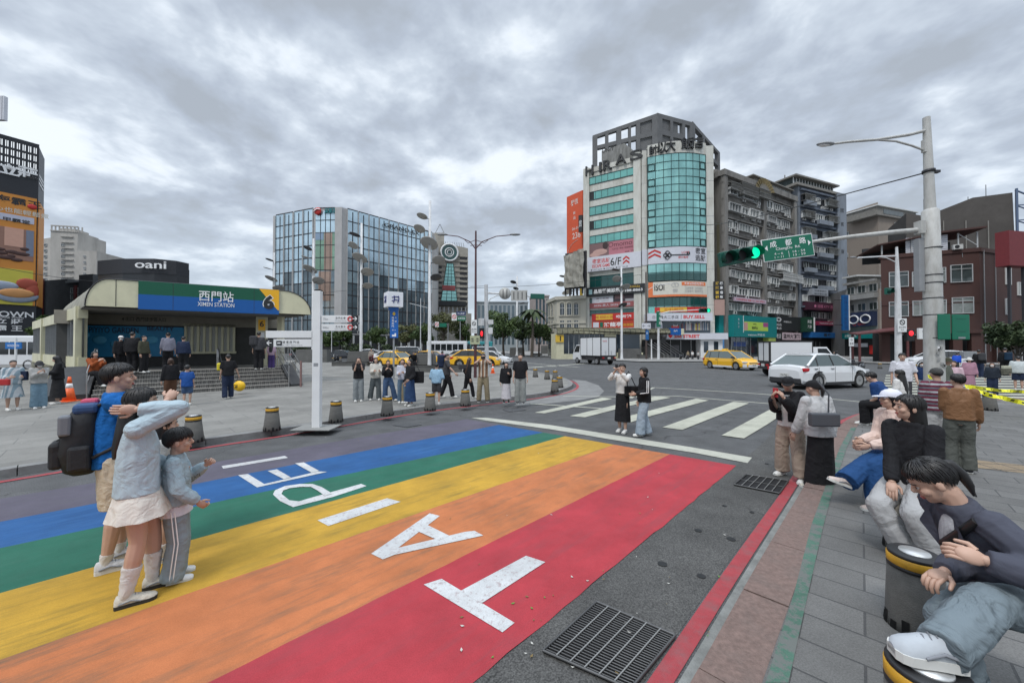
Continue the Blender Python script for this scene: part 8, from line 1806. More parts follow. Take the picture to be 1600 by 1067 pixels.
 if hair=='pony':hv.tube([(0,-.050,.035),(0,-.066,.025),(0,-.072,-.015),(0,-.066,-.05),(0,-.056,-.080)],[.012,.016,.015,.011,.003],10);hv.tube([(.008,-.050,.035),(.012,-.070,.022),(.014,-.075,-.025),(.010,-.060,-.088)],[.008,.012,.011,.002],8)
 if hair=='hijab':hv.loft([ell((0,-.004,.066),X,Y_,.02,.02),ell((0,-.006,.05),X,Y_,.045,.05),ell((0,-.012,0),X,Y_,.056,.056),ell((0,-.012,-.06),X,Y_,.054,.05),ell((0,-.02,-.12),X,Y_,.09,.06),ell((0,-.02,-.2),X,Y_,.10,.065)])
 hv.build('hair',body_)
 if cap:
  c=mk(cap[1],hM);n=20;dome=[ell((0,-.006,z),X,Y_,.051*r_,.062*r_,n,2)for z,r_ in((.012,1.02),(.03,1.02),(.052,.86),(.066,.55),(.073,.12))];c.loft(dome)
  if cap[0]=='cap':c.loft([[V3((x*.040*k,.045+k2,.018-.004*k))for x,k2 in((-1,0),(-.8,.022*k),(-.4,.040*k),(0,.046*k),(.4,.040*k),(.8,.022*k),(1,0))]+[V3((x*.04*k,.045,.014-.004*k))for x in(1,0,-1)]for k in(1.0,1.02)]);c.add([V3((x,y,.016-.08*(y-.045)))for x,y in((-.042,.035),(-.036,.075),(-.018,.098),(0,.104),(.018,.098),(.036,.075),(.042,.035))],[tuple(range(7))[::-1]]);c.add([V3((x,y,.021-.08*(y-.045)))for x,y in((-.042,.035),(-.036,.075),(-.018,.098),(0,.104),(.018,.098),(.036,.075),(.042,.035))],[tuple(range(7))])
  else:c.loft([ell((0,-.006,.02),X,Y_,.051,.062,n,2),ell((0,-.004,-.002),X,Y_,.078,.088,n,2),ell((0,-.004,-.006),X,Y_,.078,.088,n,2),ell((0,-.006,.012),X,Y_,.05,.06,n,2)])
  c.build('cap' if cap[0]=='cap' else 'hat',body_)
 wd=.0045 if near==2 else .003*near
 def topm(spec,inf,name,filt=None):
  m_,sl,hem,lo=spec;c=MB();L1=inf+lo
  hz=P+up*0+Z*hem if abs(pel[2]-.53)<.1 else P+up*hem
  c.loft([ell(hz,X,Y_,(.088+L1*.95)*w,.066+L1*.9),ell(P.lerp(Ch,.35),X,fw,(.082+L1*1.0)*w,.062+L1*.85),ell(Ch,lat,fw,(.088+L1*.6)*w,.062+L1*.6),ell(N-up*.045,lat,fw,(.096+L1*.2)*w,.048+L1*.4),ell(N-up*.014,lat,fw,.060+inf*.5,.044+inf*.4),ell(N+up*.004,lat,fw,.046+inf,.040+inf),ell(N+up*.016,lat,fw,.037+inf,.034+inf)])
  for s in(-1,1):
   a0,a1,a2=arm[s];k=1 if sl>.5 else sl*2;r0=.034+inf*.7+lo*.3;caps(c,[a0,a0.lerp(a1,min(k,1))],[r0,(.027 if sl>.5 else .031)+inf+lo*.5],10,False);c.ball(a0,r0,10,6)
   if sl>.5:e=a1.lerp(a2,min(1,(sl-.5)*2)*.97);c.ball(a1,.026+inf+lo*.48,10,6);c.tube([a1,a1.lerp(e,.7),e],[.026+inf+lo*.5,.024+inf+lo*.55,.0185+inf+lo*.35],10)
  V,F_=remesh(c,vox,2 if near else 1,wd*.35*(1+lo*20),seed,filt);o=mk(m_);o.add(V,F_,True);return o.build(name,body_)
 if top:topm(top,.006,'shirt')
 if jacket:topm(jacket,.013,'jacket',lambda q:not(abs(q[0]-P.x-(q[2]-P.z)*lean[0]/.3)<.026 and(q[1]-P.y-(q[2]-P.z)*lean[1]/.3)>.01 and q[2]<N.z-.01))
 if bot:
  kd,m_,hem,wd_=bot;c=MB()
  if kd=='pants':
   c.loft([ell(P-up*.045,X,Y_,.084*w,.064),ell(P,X,Y_,.094*w,.070),ell(P+up*.055,X,Y_,.080*w,.060)])
   for s in(-1,1):
    l0,l1,l2=leg[s];kt=(l0.z-hem)/(l0.z-l2.z)if hem>.06 else None;a=.060;bb=.042+wd_*.6;cc=.034+wd_*1.25
    if hem>.2:kk=l0.lerp(l1,.93);c.tube([l0,l0.lerp(l1,.5),kk],[a,a*.97+wd_*.3,bb+.008],12);c.ball(l0,a,10,6)
    else:c.tube([l0,l0.lerp(l1,.5),l1],[a,.054+wd_*.4,bb],12);c.ball(l0,a,10,6);c.ball(l1,bb*.98,12,8);e=l2+(l2-l1).normalized()*(.018-max(0,hem-.05));c.tube([l1,l1.lerp(e,.5),e],[bb,(bb+cc)/2+.002,cc],12)
   V,F_=remesh(c,vox,2 if near else 1,wd*.6,seed+1)
  else:
   n=48 if near else 24;mid=(feet[-1]+feet[1])/2;seated=pel[2]<.42
   h0=P+up*.055;ks=[ell(h0,X,Y_,.074*w,.056,n),ell(P,X,Y_,.094*w,.072,n)]
   if not seated:
    for t in(.25,.5,.75,1):z=P.z+(hem-P.z)*t;c0=V3((P.x+(mid.x-P.x)*t*.7,P.y+(mid.y-P.y)*t*.7,z));q=ell(c0,X,Y_,.094*w+wd_*t,.074+wd_*t*.8,n,2);ks.append([c0+(v-c0)*(1+.045*t*math.sin(i*2*math.pi*9/n+.6*math.sin(i)))for i,v in enumerate(q)])
   else:
    for t in(.5,1):c0=leg[-1][0].lerp(leg[-1][1],t)*.5+leg[1][0].lerp(leg[1][1],t)*.5;ks.append(ell(c0,X,Z,.10,.055,n))
    for t in(.5,1):c0=leg[-1][1].lerp(leg[-1][2],t)*.5+leg[1][1].lerp(leg[1][2],t)*.5;ks.append(ell(c0,X,Y_,.10+wd_*t,.06+wd_*t,n))
   c.loft(ks);V,F_=c.V,c.F
  o=mk(m_);o.add(V,F_,True);o.build({'pants':'trousers' if hem<.2 else 'shorts'}.get(kd,'skirt'),body_)
 if sock:
  lr=lambda f:.0195+.0145*min(1,f/.65)
  for s in(-1,1):
   o=mk(sock[0])
   l0,l1,l2=leg[s];a=l2.lerp(l1,sock[1]);pts=[a.lerp(l2,i/8)for i in range(9)];o.tube(pts+[l2-Z*.02],[lr(sock[1]*(1-i/8))+sock[2]*(1.2 if i%2 else .75)for i in range(9)]+[.019],12)
   o.build('sock',body_)
 for i,s in enumerate((-1,1)):
  l0,l1,l2=leg[s];fl=(fy[i]if fy else 0);dM=Matrix.Rotation(-R(fl),4,'Z');dz=l2.z-.045;pt=0
  dirz=l2-l1;
  if dirz.y>.16 and abs(dirz.z)<.2 and not flat:pt=R(20)
  S=tr(V3((l2.x,l2.y,dz+.045)))@dM@Matrix.Rotation(pt,4,'X')@tr(0,0,-.045)@Matrix.Diagonal((*ss,1));o=mk(shoe or M_shoew,S)
  prof=((-.036,.013,.030),(-.030,.020,.046),(-.012,.0225,.049),(.012,.0225,.047),(.035,.0235,.038),(.06,.0265,.030),(.082,.0275,.025),(.098,.0225,.021),(.107,.012,.013));o.loft([[V3((x*w_,y,z))for x,z in((-1,.006),(-1,.006+h_*.45),(-.6,.006+h_*.95),(0,.008+h_),(.6,.006+h_*.95),(1,.006+h_*.45),(1,.006))]for y,w_,h_ in prof]);o.m(sole or M_solew);so=.016 if near==2 else .012
  if near:
   o.m(mat('shoe_accent',(.20,.21,.23),.7))
   for k in range(4):yy=.022+.011*k;zz=.052-.0055*k;o.tube([(-.012,yy,zz-.004),(0,yy,zz+.003),(.012,yy,zz-.004)],.0016,4)
   for sd in(-1,1):o.tube([(sd*.0245,-.02,.022),(sd*.0265,.02,.030),(sd*.0275,.055,.017)],.0035,4)
   o.m(sole or M_solew)
  o.loft([[V3((x*(w_+.002),y,z))for x,z in((-1,.0),(-1,so),(1,so),(1,.0))]for y,w_,h_ in prof],smooth=False);o.build('shoe',body_)
 if extra:extra(body_,dict(T=T,arm=arm,leg=leg,N=N,P=P,up=up,fw=fw,lat=lat,hM=hM,hc=hc,mk=mk))
 return body_
def az(p):return math.degrees(math.atan2(p.x,p.y))
def pp(label,px,py,ph,rel,z=.12,H=None,**k):
 b=g(px,py,z);Hh=H or(zat(ph,b.y,px)-z);return person(label,b,max(1.0,min(1.95,Hh)),az(b)+rel,**k)
def item(name,label,cat,mb,loc=None,group=None):return tag(mb.build(name,loc=loc,fixn=False),label,cat,group)
def bagbox(name,label,c,size,m,rz=0,strap=None,ch=.02):
 mb=MB(tr(c)@rotz(rz)).m(m);sx,sy,sz=size;mb.box((-sx/2,-sy/2,-sz/2),(sx/2,sy/2,sz/2),ch)
 if strap:mb.M=None;mb.tube([V3(p)for p in strap],.010,5)
 return item(name,label,'bag',mb,tuple(c))
c_=cloth
WSH,BLK_,GRJ,KH=c_('white',(.58,.57,.55)),c_('black',BLK),c_('grey_jeans',(.22,.24,.25)),c_('khaki',(.24,.20,.13))
JB,LJ=c_('blue_jeans',(.05,.09,.17)),c_('light_jeans',(.28,.34,.40));NAV=c_('navy',(.018,.028,.06));GREYT=c_('grey',(.36,.36,.35));DG=c_('dark_grey',(.05,.05,.055))
PH={-1:(-.03,.20,.80),1:(.04,.20,.80)}
def mexb(b,s):pass
person('tall man in bright blue shirt and beige shorts with one fist raised',g(176,884),1.77,47,top=(c_('bright_blue',(.008,.11,.36)),.42,-.03,.016),bot=('pants',c_('beige_shorts',(.50,.43,.33)),.29,.016),near=2,rh=(.05,.19,.80),lh=(-.13,.06,.52),eh={1:(.5,-.2,-.8)},curl={1:1.5,-1:.6},lf=(-.06,.02,.045),rf=(.06,-.02,.045),look=(4,0),sock=(WSH,.16,.002),shoe=c_('shoe_offwhite',(.5,.5,.5)),w=1.0,seed=1,group=None)
bm_=g(176,884);Tm=tr(bm_)@rotz(-R(47))@tr(0,.02,.09)@Matrix.Scale(.90,4);mb=MB(Tm);NB_=mat('backpack_black',(.012,.013,.016),.7,var=.3,bump=.5,bscale=12);MB_=mb.m(NB_)
mb.loft([ell((0,y,z),V3((1,0,0)),V3((0,1,0)),rx,ry,16,3)for z,y,rx,ry in((.84,-.22,.10,.07),(.88,-.23,.16,.11),(1.06,-.25,.18,.13),(1.30,-.23,.17,.12),(1.43,-.20,.15,.09),(1.47,-.19,.09,.05))]);mb.box((-.12,-.42,.92),(.12,-.33,1.16),.03);mb.box((.14,-.30,.90),(.21,-.16,1.12),.025);mb.box((-.13,-.36,1.20),(.13,-.32,1.36),.015)
mb.m(mat('backpack_blue',(.02,.06,.16),.6)).box((-.08,-.28,1.40),(.16,-.12,1.49),.03);mb.m(mat('backpack_pink',(.5,.06,.12),.6)).box((-.13,-.25,1.44),(.0,-.13,1.52),.025);mb.m(mat('backpack_grey',(.15,.16,.18),.6)).box((.06,-.36,1.22),(.18,-.28,1.40),.02);mb.m(NB_)
for s in(-1,1):mb.tube([(s*.12,-.20,1.42),(s*.13,-.05,1.51),(s*.135,.10,1.45),(s*.14,.145,1.32),(s*.17,.12,1.18),(s*.20,-.04,1.06),(s*.17,-.15,1.0)],.016,6)
mb.tube([(-.12,-.365,1.18),(.12,-.365,1.18)],.006,4);item('backpack','big black hiking backpack with blue and pink top on the tall man','backpack',mb,tuple(bm_))
LBL=c_('pale_blue_knit',(.38,.47,.52));
person('woman in pale blue sweater and white mini skirt shielding her eyes with her arm',g(213,935),1.60,52,top=(LBL,1.0,-.03,.014),bot=('skirt',c_('white_skirt',(.62,.58,.52)),.395,.050),hair='long',hl=.16,near=2,rh=(.066,.0,.90),lh=(-.12,.10,.58),eh={1:(.25,1.0,-1.5)},lf=(-.055,.05,.045),rf=(.05,-.03,.045),lean=(0,.0),look=(0,2),sock=(WSH,.55,.005),shoe=c_('cream_shoe',(.5,.47,.40)),sole=M_sole,w=.92,curl=.5,palm={1:(-1,0,0)},seed=2,group=None)
LTS=c_('light_blue_tracksuit',(.30,.38,.42))
def boyx(b,d):
 o=d['mk'](M_letw);
 for s in(-1,1):
  l0,l1,l2=d['leg'][s]
  for off in(-.009,.009):
   pts=[l0.lerp(l1,.15),l0.lerp(l1,.6),l1,l1.lerp(l2,.5),l2];o.tube([p+V3((s*(.070 if i<4 else .062),off,0))for i,p in enumerate(pts)],.0035,4)
 o.m(M_blk).text('ATHLE',.030,d['P']+V3((.045,.112,.155)),(.9,-.35,0),(0,0,1),.11,.01);o.build('trim',b)
 o=d['mk'](c_('white_tee_hem',(.62,.60,.64)));o.loft([ell(d['P']+V3((.0,0,z)),V3((1,0,0)),V3((0,1,0)),r_,r_*.78,24,2)for z,r_ in((-.0,.108),(-.07,.122))]);o.build('undershirt',b)
person('small boy in pale blue tracksuit with white side stripes on the yellow stripe',g(272,905),1.20,55,top=(LTS,1.0,-.01,.022),bot=('pants',c_('grey_blue_trousers',(.22,.27,.30)),.05,.026),hair='boy',near=2,hs=1.30,rh=(.13,.13,.54),lh=(-.04,.16,.74),eh={1:(.6,-.6,-.4),-1:(-.3,-.4,-.6)},look=(0,-3),w=1.05,seed=3,curl=.9,group=None,extra=boyx)
person('girl mostly hidden between the woman in pale blue and the boy',g(252,874),1.28,50,top=(GREYT,1.0,-.05,.02),bot=('pants',c_('pale_shorts',(.45,.40,.38)),.30,.012),hair='long',near=1,hs=1.18,sock=(WSH,.35,.006),seed=4,group=None)
def phone(b,d,s=1,m=M_black,name='phone',label='black phone held up by the woman in a white top',dx=-.02):
 w_=d['arm'][s][2];c=d['T']@(w_+V3((dx,.02,.055)));item('phone',label,'phone',MB(tr(c)@rotz(math.atan2(d['T'][1][0],d['T'][0][0]))).m(m).box((-.034,-.005,-.066),(.034,.005,.066),.004),tuple(c))
def woman_x(b,d):phone(b,d,-1,dx=.03)
pp('woman in white top and long black skirt photographing on the road',973,675,567,200,z=0,top=(WSH,.85,.03,.008),bot=('skirt',BLK_,.16,.02),hair='pony',near=1,lh=(-.03,.21,.89),rh=(.03,.21,.89),eh={-1:(-.7,0,-.8),1:(.7,0,-.8)},shoe=M_shoew,extra=woman_x,seed=5,look=(-8,-4),lf=(-.05,.03,.045),rf=(.05,-.02,.045))
def jx(b,d):
 o=d['mk'](M_letw)
 for s in(-1,1):
  a0,a1,a2=d['arm'][s]
  for off in(-.012,.012):o.tube([a0+V3((s*.048,off,.0)),a0.lerp(a1,.5)+V3((s*.05,off,0)),a1+V3((s*.048,off,0)),a1.lerp(a2,.6)+V3((s*.04,off,0))],.006,4)
 o.build('sleeve_stripes',b)
pp('woman in black track jacket with white sleeve stripes and light jeans on the road',1007,681,573,250,z=0,top=(BLK_,1.0,-.04,.022),bot=('pants',LJ,.05,.030),hair='bob',near=1,lh=(-.1,.16,.62),look=(-10,0),shoe=M_shoew,extra=jx,lf=(-.05,.08,.045),rf=(.05,-.06,.045),seed=6)
bg=g(985,675);c=V3((bg.x-.0,bg.y-.12,0.95));bagbox('shoulder_bag','large black shoulder bag carried between the two women on the road',(c.x,c.y,.93),(.34,.12,.22),BLK_,.1,[(c.x-.1,c.y,1.02),(c.x-.12,c.y,1.3),(c.x-.05,c.y+.08,1.36),(c.x+.1,c.y+.05,1.02)])
pp('woman in black vest over white top drinking, leftmost of the plaza group',560,627,557,180,top=(BLK_,.42,-.02,.02),bot=('pants',GRJ,.05,.022),hair='bob',lh=(-.05,.16,.84),rh=(.05,.16,.84),seed=11)
pp('person in cream jacket with black cross strap beside the drinking woman',587,625,558,175,top=(c_('cream',(.52,.50,.45)),1,-.02,.022),bot=('pants',c_('slate_trousers',(.10,.115,.12)),.05,.022),hair='bob',lh=(-.08,.18,.68),rh=(.06,.18,.68),rf=(.12,-.04,.045),lf=(-.07,0,.045),seed=12)
pp('woman in black long-sleeve top and flared blue jeans with legs apart',606,627,562,170,top=(BLK_,1,.045,.008),bot=('pants',JB,.05,.026),hair='long',lh=(-.05,.15,.74),rh=(.08,.15,.76),lf=(-.17,.02,.045),rf=(.07,0,.045),seed=13)
pp('woman in pale top and blue jeans holding a bag beside the long denim skirt',629,629,560,190,top=(c_('pale_lilac',(.45,.46,.52)),1,-.01,.014),bot=('pants',c_('mid_jeans',(.09,.14,.20)),.05,.018),hair='long',lh=(-.06,.16,.68),rh=(.06,.16,.66),seed=14)
pp('woman in khaki trousers half hidden behind the long denim skirt',634,629,566,200,top=(BLK_,1,-.02,.012),bot=('pants',KH,.05,.02),hair='long',seed=15)
pp('long-haired woman in black top and long blue denim skirt with black tote',641,634,560,235,top=(BLK_,1,.03,.012),bot=('skirt',c_('denim_skirt',(.022,.05,.12)),.10,.05),hair='long',lh=(-.12,.12,.56),seed=16)
b_=g(652,634,.12);bagbox('tote_bag','black tote bag hanging behind the long denim skirt',(b_.x,b_.y+.1,.98),(.34,.12,.36),BLK_,0,[(b_.x-.12,b_.y+.1,1.14),(b_.x-.10,b_.y+.1,1.45),(b_.x+.05,b_.y+.1,1.14)])
pp('person in light blue sweater and dark shorts seen from behind',682,632,567,10,top=(c_('sky_blue_knit',(.27,.42,.55)),.9,-.02,.022),bot=('pants',DG,.24,.02),hair='short',shoe=M_shoew,w=1.1,seed=17,lh=(-.12,.14,.62),rh=(.14,.14,.62))
pp('man in dark grey with navy backpack walking hand in hand',698,622,552,95,top=(DG,.42,-.02,.016),bot=('pants',BLK_,.05,.014),hair='short',lf=(-.05,-.14,.06),rf=(.06,.14,.045),lh=(-.18,.05,.5),rh=(.19,.22,.54),seed=18)
b_=g(690,621,.12);bagbox('backpack','navy backpack on the man walking hand in hand',(b_.x-.02,b_.y-.05,1.40),(.24,.32,.46),NAV,.3,None,.06)
pp('woman in black with long brown hair walking hand in hand',731,623,559,70,top=(BLK_,1,-.01,.010),bot=('pants',BLK_,.05,.008),hair='long',hm=M_hairb,lf=(-.05,-.13,.06),rf=(.05,.13,.045),lh=(-.22,.05,.56),rh=(.17,0,.50),lean=(0,.03),seed=19,shoe=M_shoew)
b_=g(722,622,.12);bagbox('shoulder_bag','small grey shoulder bag on the woman walking in black',(b_.x+.05,b_.y-.2,1.22),(.30,.10,.16),DG,.2)
def camx(b,d):c=d['T']@(d['hc']+V3((0,.12,-.01)));item('camera','black camera held to the face by the man in a striped shirt','camera',MB(tr(c)@rotz(math.atan2(d['T'][1][0],d['T'][0][0]))).m(M_black).box((-.07,-.03,-.045),(.07,.03,.045),.01).tube([(0,.02,0),(0,.09,0)],.035,10),tuple(c))
pp('man in brown striped shirt and khaki trousers holding a camera to his face',755,628,552,182,top=(c_('brown_stripe',(.30,.18,.10),stripes=(0,9,((.34,.20,.12),(.55,.50,.42),(.16,.09,.06)))),.42,-.02,.014),bot=('pants',KH,.05,.016),hair='short',lh=(-.04,.13,.90),rh=(.04,.13,.90),eh={-1:(-.8,.1,-.7),1:(.8,.1,-.7)},lf=(-.09,0,.045),rf=(.09,0,.045),shoe=M_shoeb,extra=camx,seed=20)
pp('girl in black jacket and long white pleated skirt beside the man in black tee',791,629,565,175,top=(BLK_,1,-.06,.022),bot=('skirt',c_('white_skirt2',(.56,.53,.55)),.10,.03),hair='long',lh=(-.06,.14,.70),shoe=M_shoeb,seed=21)
pp('man in black tee and pale grey trousers at the plaza edge',813,630,552,178,top=(BLK_,.45,-.03,.024),bot=('pants',c_('pale_grey_trousers',(.26,.27,.26)),.05,.022),hair='short',seed=22,shoe=DG)
def seat(label,px,py,H,rel,z=.45,**k):
 b=g(px,py,.12);zz=(z)/H;k.setdefault('lf',(-.05,.24,.045));k.setdefault('rf',(.05,.24,.045));return person(label,b,H,az(b)+rel,pel=(0,0,zz),**k)
seat('woman in patterned top sitting on the block behind the plaza group',580,571.5,1.65,180,z=.85,top=(c_('patterned',(.30,.24,.20),stripes=(2,14,((.45,.40,.35),(.16,.12,.10)))),1,0,.01),bot=('pants',c_('maroon',(.07,.02,.025)),.05,.012),hair='bob',lf=(-.05,.2,.25),rf=(.05,.2,.25),lh=(-.06,.16,.64),seed=23)
seat('person in white shirt and blue vest bent over on the planter ledge',656,579,1.7,215,z=.72,top=(c_('pale_blue_shirt',(.42,.50,.58)),1,0,.014),bot=('pants',BLK_,.05,.01),hair='short',lean=(0,.14),lh=(-.03,.28,.42),rh=(.03,.28,.42),lf=(-.05,.26,.1),rf=(.05,.26,.1),look=(0,-30),seed=24)
seat('man in black hunched on the planter ledge',645,580,1.7,165,z=.72,top=(BLK_,1,0,.014),bot=('pants',BLK_,.05,.01),hair='short',lean=(0,.12),look=(0,-25),lf=(-.05,.26,.1),rf=(.05,.26,.1),seed=25)
seat('person in pale top sitting right of the tallest disc pole',676,578,1.6,180,z=.72,top=(WSH,.6,0,.012),bot=('pants',BLK_,.05,.01),hair='bob',lf=(-.05,.2,.1),rf=(.05,.2,.1),seed=26)
seat('person in pink patterned top sitting behind the walking couple',691,577,1.6,180,z=.72,top=(c_('pink',(.45,.22,.30)),.6,0,.012),bot=('pants',DG,.05,.01),hair='bob',cap=('hat',DG),lf=(-.05,.2,.1),rf=(.05,.2,.1),seed=27)
pp('woman in pale striped dress with a red purse at the far left',19,641,562,165,top=(c_('dress',(.36,.42,.46),stripes=(0,16,((.50,.53,.55),(.24,.32,.37)))),.8,-.02,.016),bot=('skirt',c_('dress'),.26,.045),hair='short',lh=(-.08,.15,.66),rh=(.08,.15,.66),seed=28,w=1.15)
b_=g(19,643,.12);bagbox('purse','small red purse on the woman in the striped dress',(b_.x+.09,b_.y-.24,.95),(.22,.08,.17),mat('red_leather',(.4,.02,.02),.5),.3);bagbox('white_bag','white bag at the side of the woman in the striped dress',(b_.x-.25,b_.y-.14,.88),(.22,.12,.28),WSH,.3)
pp('person in grey sweater, black hat and light jeans looking at a phone',60,638,563,168,top=(GREYT,1,-.01,.022),bot=('pants',c_('light_jeans2',(.16,.25,.32)),.05,.024),hair='bob',cap=('hat',DG),mask=True,lh=(-.04,.15,.76),rh=(.05,.15,.74),look=(0,-12),seed=29,w=1.1)
b_=g(50,638,.12);bagbox('shoulder_bag','dark navy shoulder bag on the person in a grey sweater',(b_.x-.02,b_.y-.2,1.08),(.2,.1,.26),NAV,.3)
pp('woman in black headscarf and black dotted dress facing left',90,631,555,262,top=(BLK_,1,-.02,.024),bot=('skirt',c_('black_dotted',(.02,.02,.022)),.13,.05),hair='hijab',lh=(-.06,.17,.64),rh=(.06,.17,.64),look=(0,-15),seed=30)
def up_(px,py,z):return g(px,py,z)
def ps(label,px,py,z,ph,rel,**k):b=g(px,py,z);person(label,b,max(1.2,min(1.85,zat(ph,b.y,px)-z)),az(b)+rel,**k)
ps('boy with yellow backpack and black tee walking to the steps',356,623,.12,553,-5,top=(BLK_,.42,-.02,.018),bot=('pants',NAV,.05,.016),hair='short',lf=(-.06,-.06,.045),rf=(.06,.06,.045),seed=31,rh=(.20,.05,.5))
b_=g(353,622,.12);bagbox('backpack','small black and yellow backpack on the boy at the steps',(b_.x-.06,b_.y-.18,1.22),(.20,.12,.26),mat('bag_yellow',(.6,.5,.02),.6),.4,None,.04)
c=at(374,603,14.2);mb=MB().m(mat('bag_yellow2',(.75,.45,.01),.5));mb.ball(tuple(c),(.22,.12,.2),14,10);mb.m(M_black).tube([c+V3((-.12,0,.15)),c+V3((-.05,0,.36)),c+V3((.12,0,.16))],.012,5);mb.text('GM',.12,tuple(c+V3((-.02,-.125,.0))),(.93,.3,0),(0,0,1),.22,.03);item('yellow_bag','round yellow bag with black letters carried by the boy at the steps','bag',mb,tuple(c))
ps('person in black top and brown trousers walking up to the steps',266,630,.12,559,-15,top=(BLK_,1,-.02,.018),bot=('pants',c_('brown',(.10,.05,.03)),.05,.016),hair='bob',hm=M_hairb,seed=32)
ps('small child in blue top seen from behind by the steps',292,633,.12,582,15,top=(c_('child_blue',(.015,.07,.26)),.42,-.06,.03),bot=('pants',JB,.24,.02),hair='short',hs=1.3,seed=33)
ps('woman in white top and black bag sitting on the station steps',202,583,PLAT-.35,540,175,top=(WSH,1,0,.02),bot=('pants',BLK_,.05,.01),hair='bob',seed=34)
ps('man in lilac grey shirt standing inside the station entrance',262,579,PLAT,519,0,top=(c_('lilac_grey',(.20,.20,.25)),.8,-.02,.016),bot=('pants',BLK_,.05,.014),hair='short',seed=35)
ps('person in navy standing just right of the lilac shirt in the station',286,581,PLAT,525,10,top=(NAV,1,-.02,.02),bot=('pants',BLK_,.05,.014),hair='short',seed=36)
ps('person in black with a hood inside the station behind the white top',206,582,PLAT,518,30,top=(BLK_,1,-.04,.03),bot=('pants',BLK_,.05,.014),hair='short',seed=37,w=1.15)
ps('person in white cap and dark coat inside the station',188,582,PLAT,524,160,top=(BLK_,1,-.06,.02),bot=('pants',BLK_,.05,.014),cap=('cap',WSH),mask=True,seed=38)
ps('man in dark olive top at the middle of the station entrance',224,582,PLAT,524,130,top=(c_('olive',(.06,.06,.04)),1,-.02,.02),bot=('pants',BLK_,.05,.014),seed=39)
ps('man with dark backpack at the right rail of the steps',404,577,PLAT,518,10,top=(DG,.8,-.02,.02),bot=('pants',BLK_,.05,.014),hair='short',seed=40)
b_=g(401,577,PLAT);bagbox('backpack','dark backpack on the man at the right rail of the steps',(b_.x-.04,b_.y-.16,PLAT+1.25),(.3,.16,.42),DG,.5,None,.06)
ps('child in pink patterned top and purple trousers behind the low white finger sign',424,576,PLAT,536,20,top=(c_('pink_pattern',(.35,.25,.32)),.6,-.03,.02),bot=('pants',c_('purple',(.06,.04,.14)),.05,.018),hair='long',hs=1.15,seed=41)
bq=g(147,592,.75);person('person in orange jacket sitting at the left end of the steps',bq,1.7,az(bq)+150,pel=(0,0,.12),top=(c_('rust_orange',(.28,.07,.02)),1,0,.02),bot=('pants',BLK_,.05,.012),hair='bob',lf=(-.05,.3,-.1),rf=(.05,.3,-.1),lh=(-.04,.22,.36),rh=(.06,.22,.38),seed=42)
def redphone(b,d):phone(b,d,1,mat('phone_red',(.35,.02,.03),.4),label='red phone held by the man in a black cap',dx=-.03)
pp('man in black cap and open black jacket with beige trousers holding a red phone',1236,748,586,205,z=0,top=(WSH,.42,-.02,.012),jacket=(BLK_,1,.03,.018),bot=('pants',c_('beige_trousers',(.34,.27,.215)),.07,.026),cap=('cap',BLK_),hair='short',near=1,lh=(-.05,.22,.80),rh=(.03,.24,.79),look=(-20,-14),lf=(-.11,.04,.045),rf=(.10,-.05,.045),sock=(mat('sock_red',(.35,.02,.03),.8),.14,.003),shoe=M_shoew,fy=(-15,10),seed=43,extra=redphone,lean=(.0,.03))
pp('woman in grey hoodie, black cap and long black skirt seen from behind',1283,768,593,-45,z=0,top=(c_('heather_grey',(.42,.42,.42)),1,-.03,.024),bot=('skirt',BLK_,.05,.025),cap=('cap',BLK_),hair='pony',near=1,lh=(-.14,.12,.50),look=(-20,-8),seed=44,w=1.08,lean=(0,.04),lf=(-.07,.03,.045),shoe=c_('cream_shoe'))
b_=g(1282,768);bagbox('shoulder_bag','grey leather shoulder bag hanging over the grey hoodie',(b_.x-.10,b_.y-.19,.98),(.34,.09,.17),mat('grey_leather',(.06,.065,.075),.45),-.1,[(b_.x-.02,b_.y-.16,1.05),(b_.x-.02,b_.y-.17,1.3),(b_.x-.08,b_.y-.06,1.46)])
def unloc(v,o,yaw,H):q=Matrix.Rotation(R(yaw),3,'Z')@(V3(v)-V3(o));return tuple(q/H)
bq=V3((4.42,4.32,.12));UU=lambda*v:unloc(v,bq,-80,1.62)
person('seated woman in white cap, pale pink sweater and wide blue jeans with legs crossed',bq,1.62,-80,pel=(0,0,.335),top=(c_('pale_pink',(.60,.46,.40)),1,.045,.012),bot=('pants',c_('denim_blue',(.012,.052,.15)),.05,.028),cap=('cap',mat('cap_white',(.62,.63,.70),.6)),hair='long',near=2,lf=UU(4.0,4.1,.19),rf=UU(3.60,4.14,.38),kh={1:(.05,.3,1),-1:(-.15,1,.2)},lh=(-.05,.20,.40),rh=(.02,.21,.42),hl=.14,look=(8,0),fy=(0,5),shoe=c_('pink_shoe',(.5,.42,.38)),seed=45,lean=(0,.02),group='people seated on the right-hand bollards')
bs_=V3((3.52,3.32,.12));UU=lambda*v:unloc(v,bs_,-105,1.66)
person('seated woman with long black hair, black cardigan and light grey trousers',bs_,1.66,-105,pel=(0,-.01,.355),top=(BLK_,1,.0,.010),w=.94,bot=('pants',c_('light_grey_skirt',(.34,.34,.34)),.05,.016),hair='long',hl=.24,near=2,lf=UU(3.40,2.98,.18),rf=UU(3.30,3.14,.18),lh=UU(3.33,3.02,.64),rh=UU(3.28,3.25,.72),look=(36,2),seed=46,group='people seated on the right-hand bollards',palm={-1:(0,0,-1),1:(0,0,-1)})
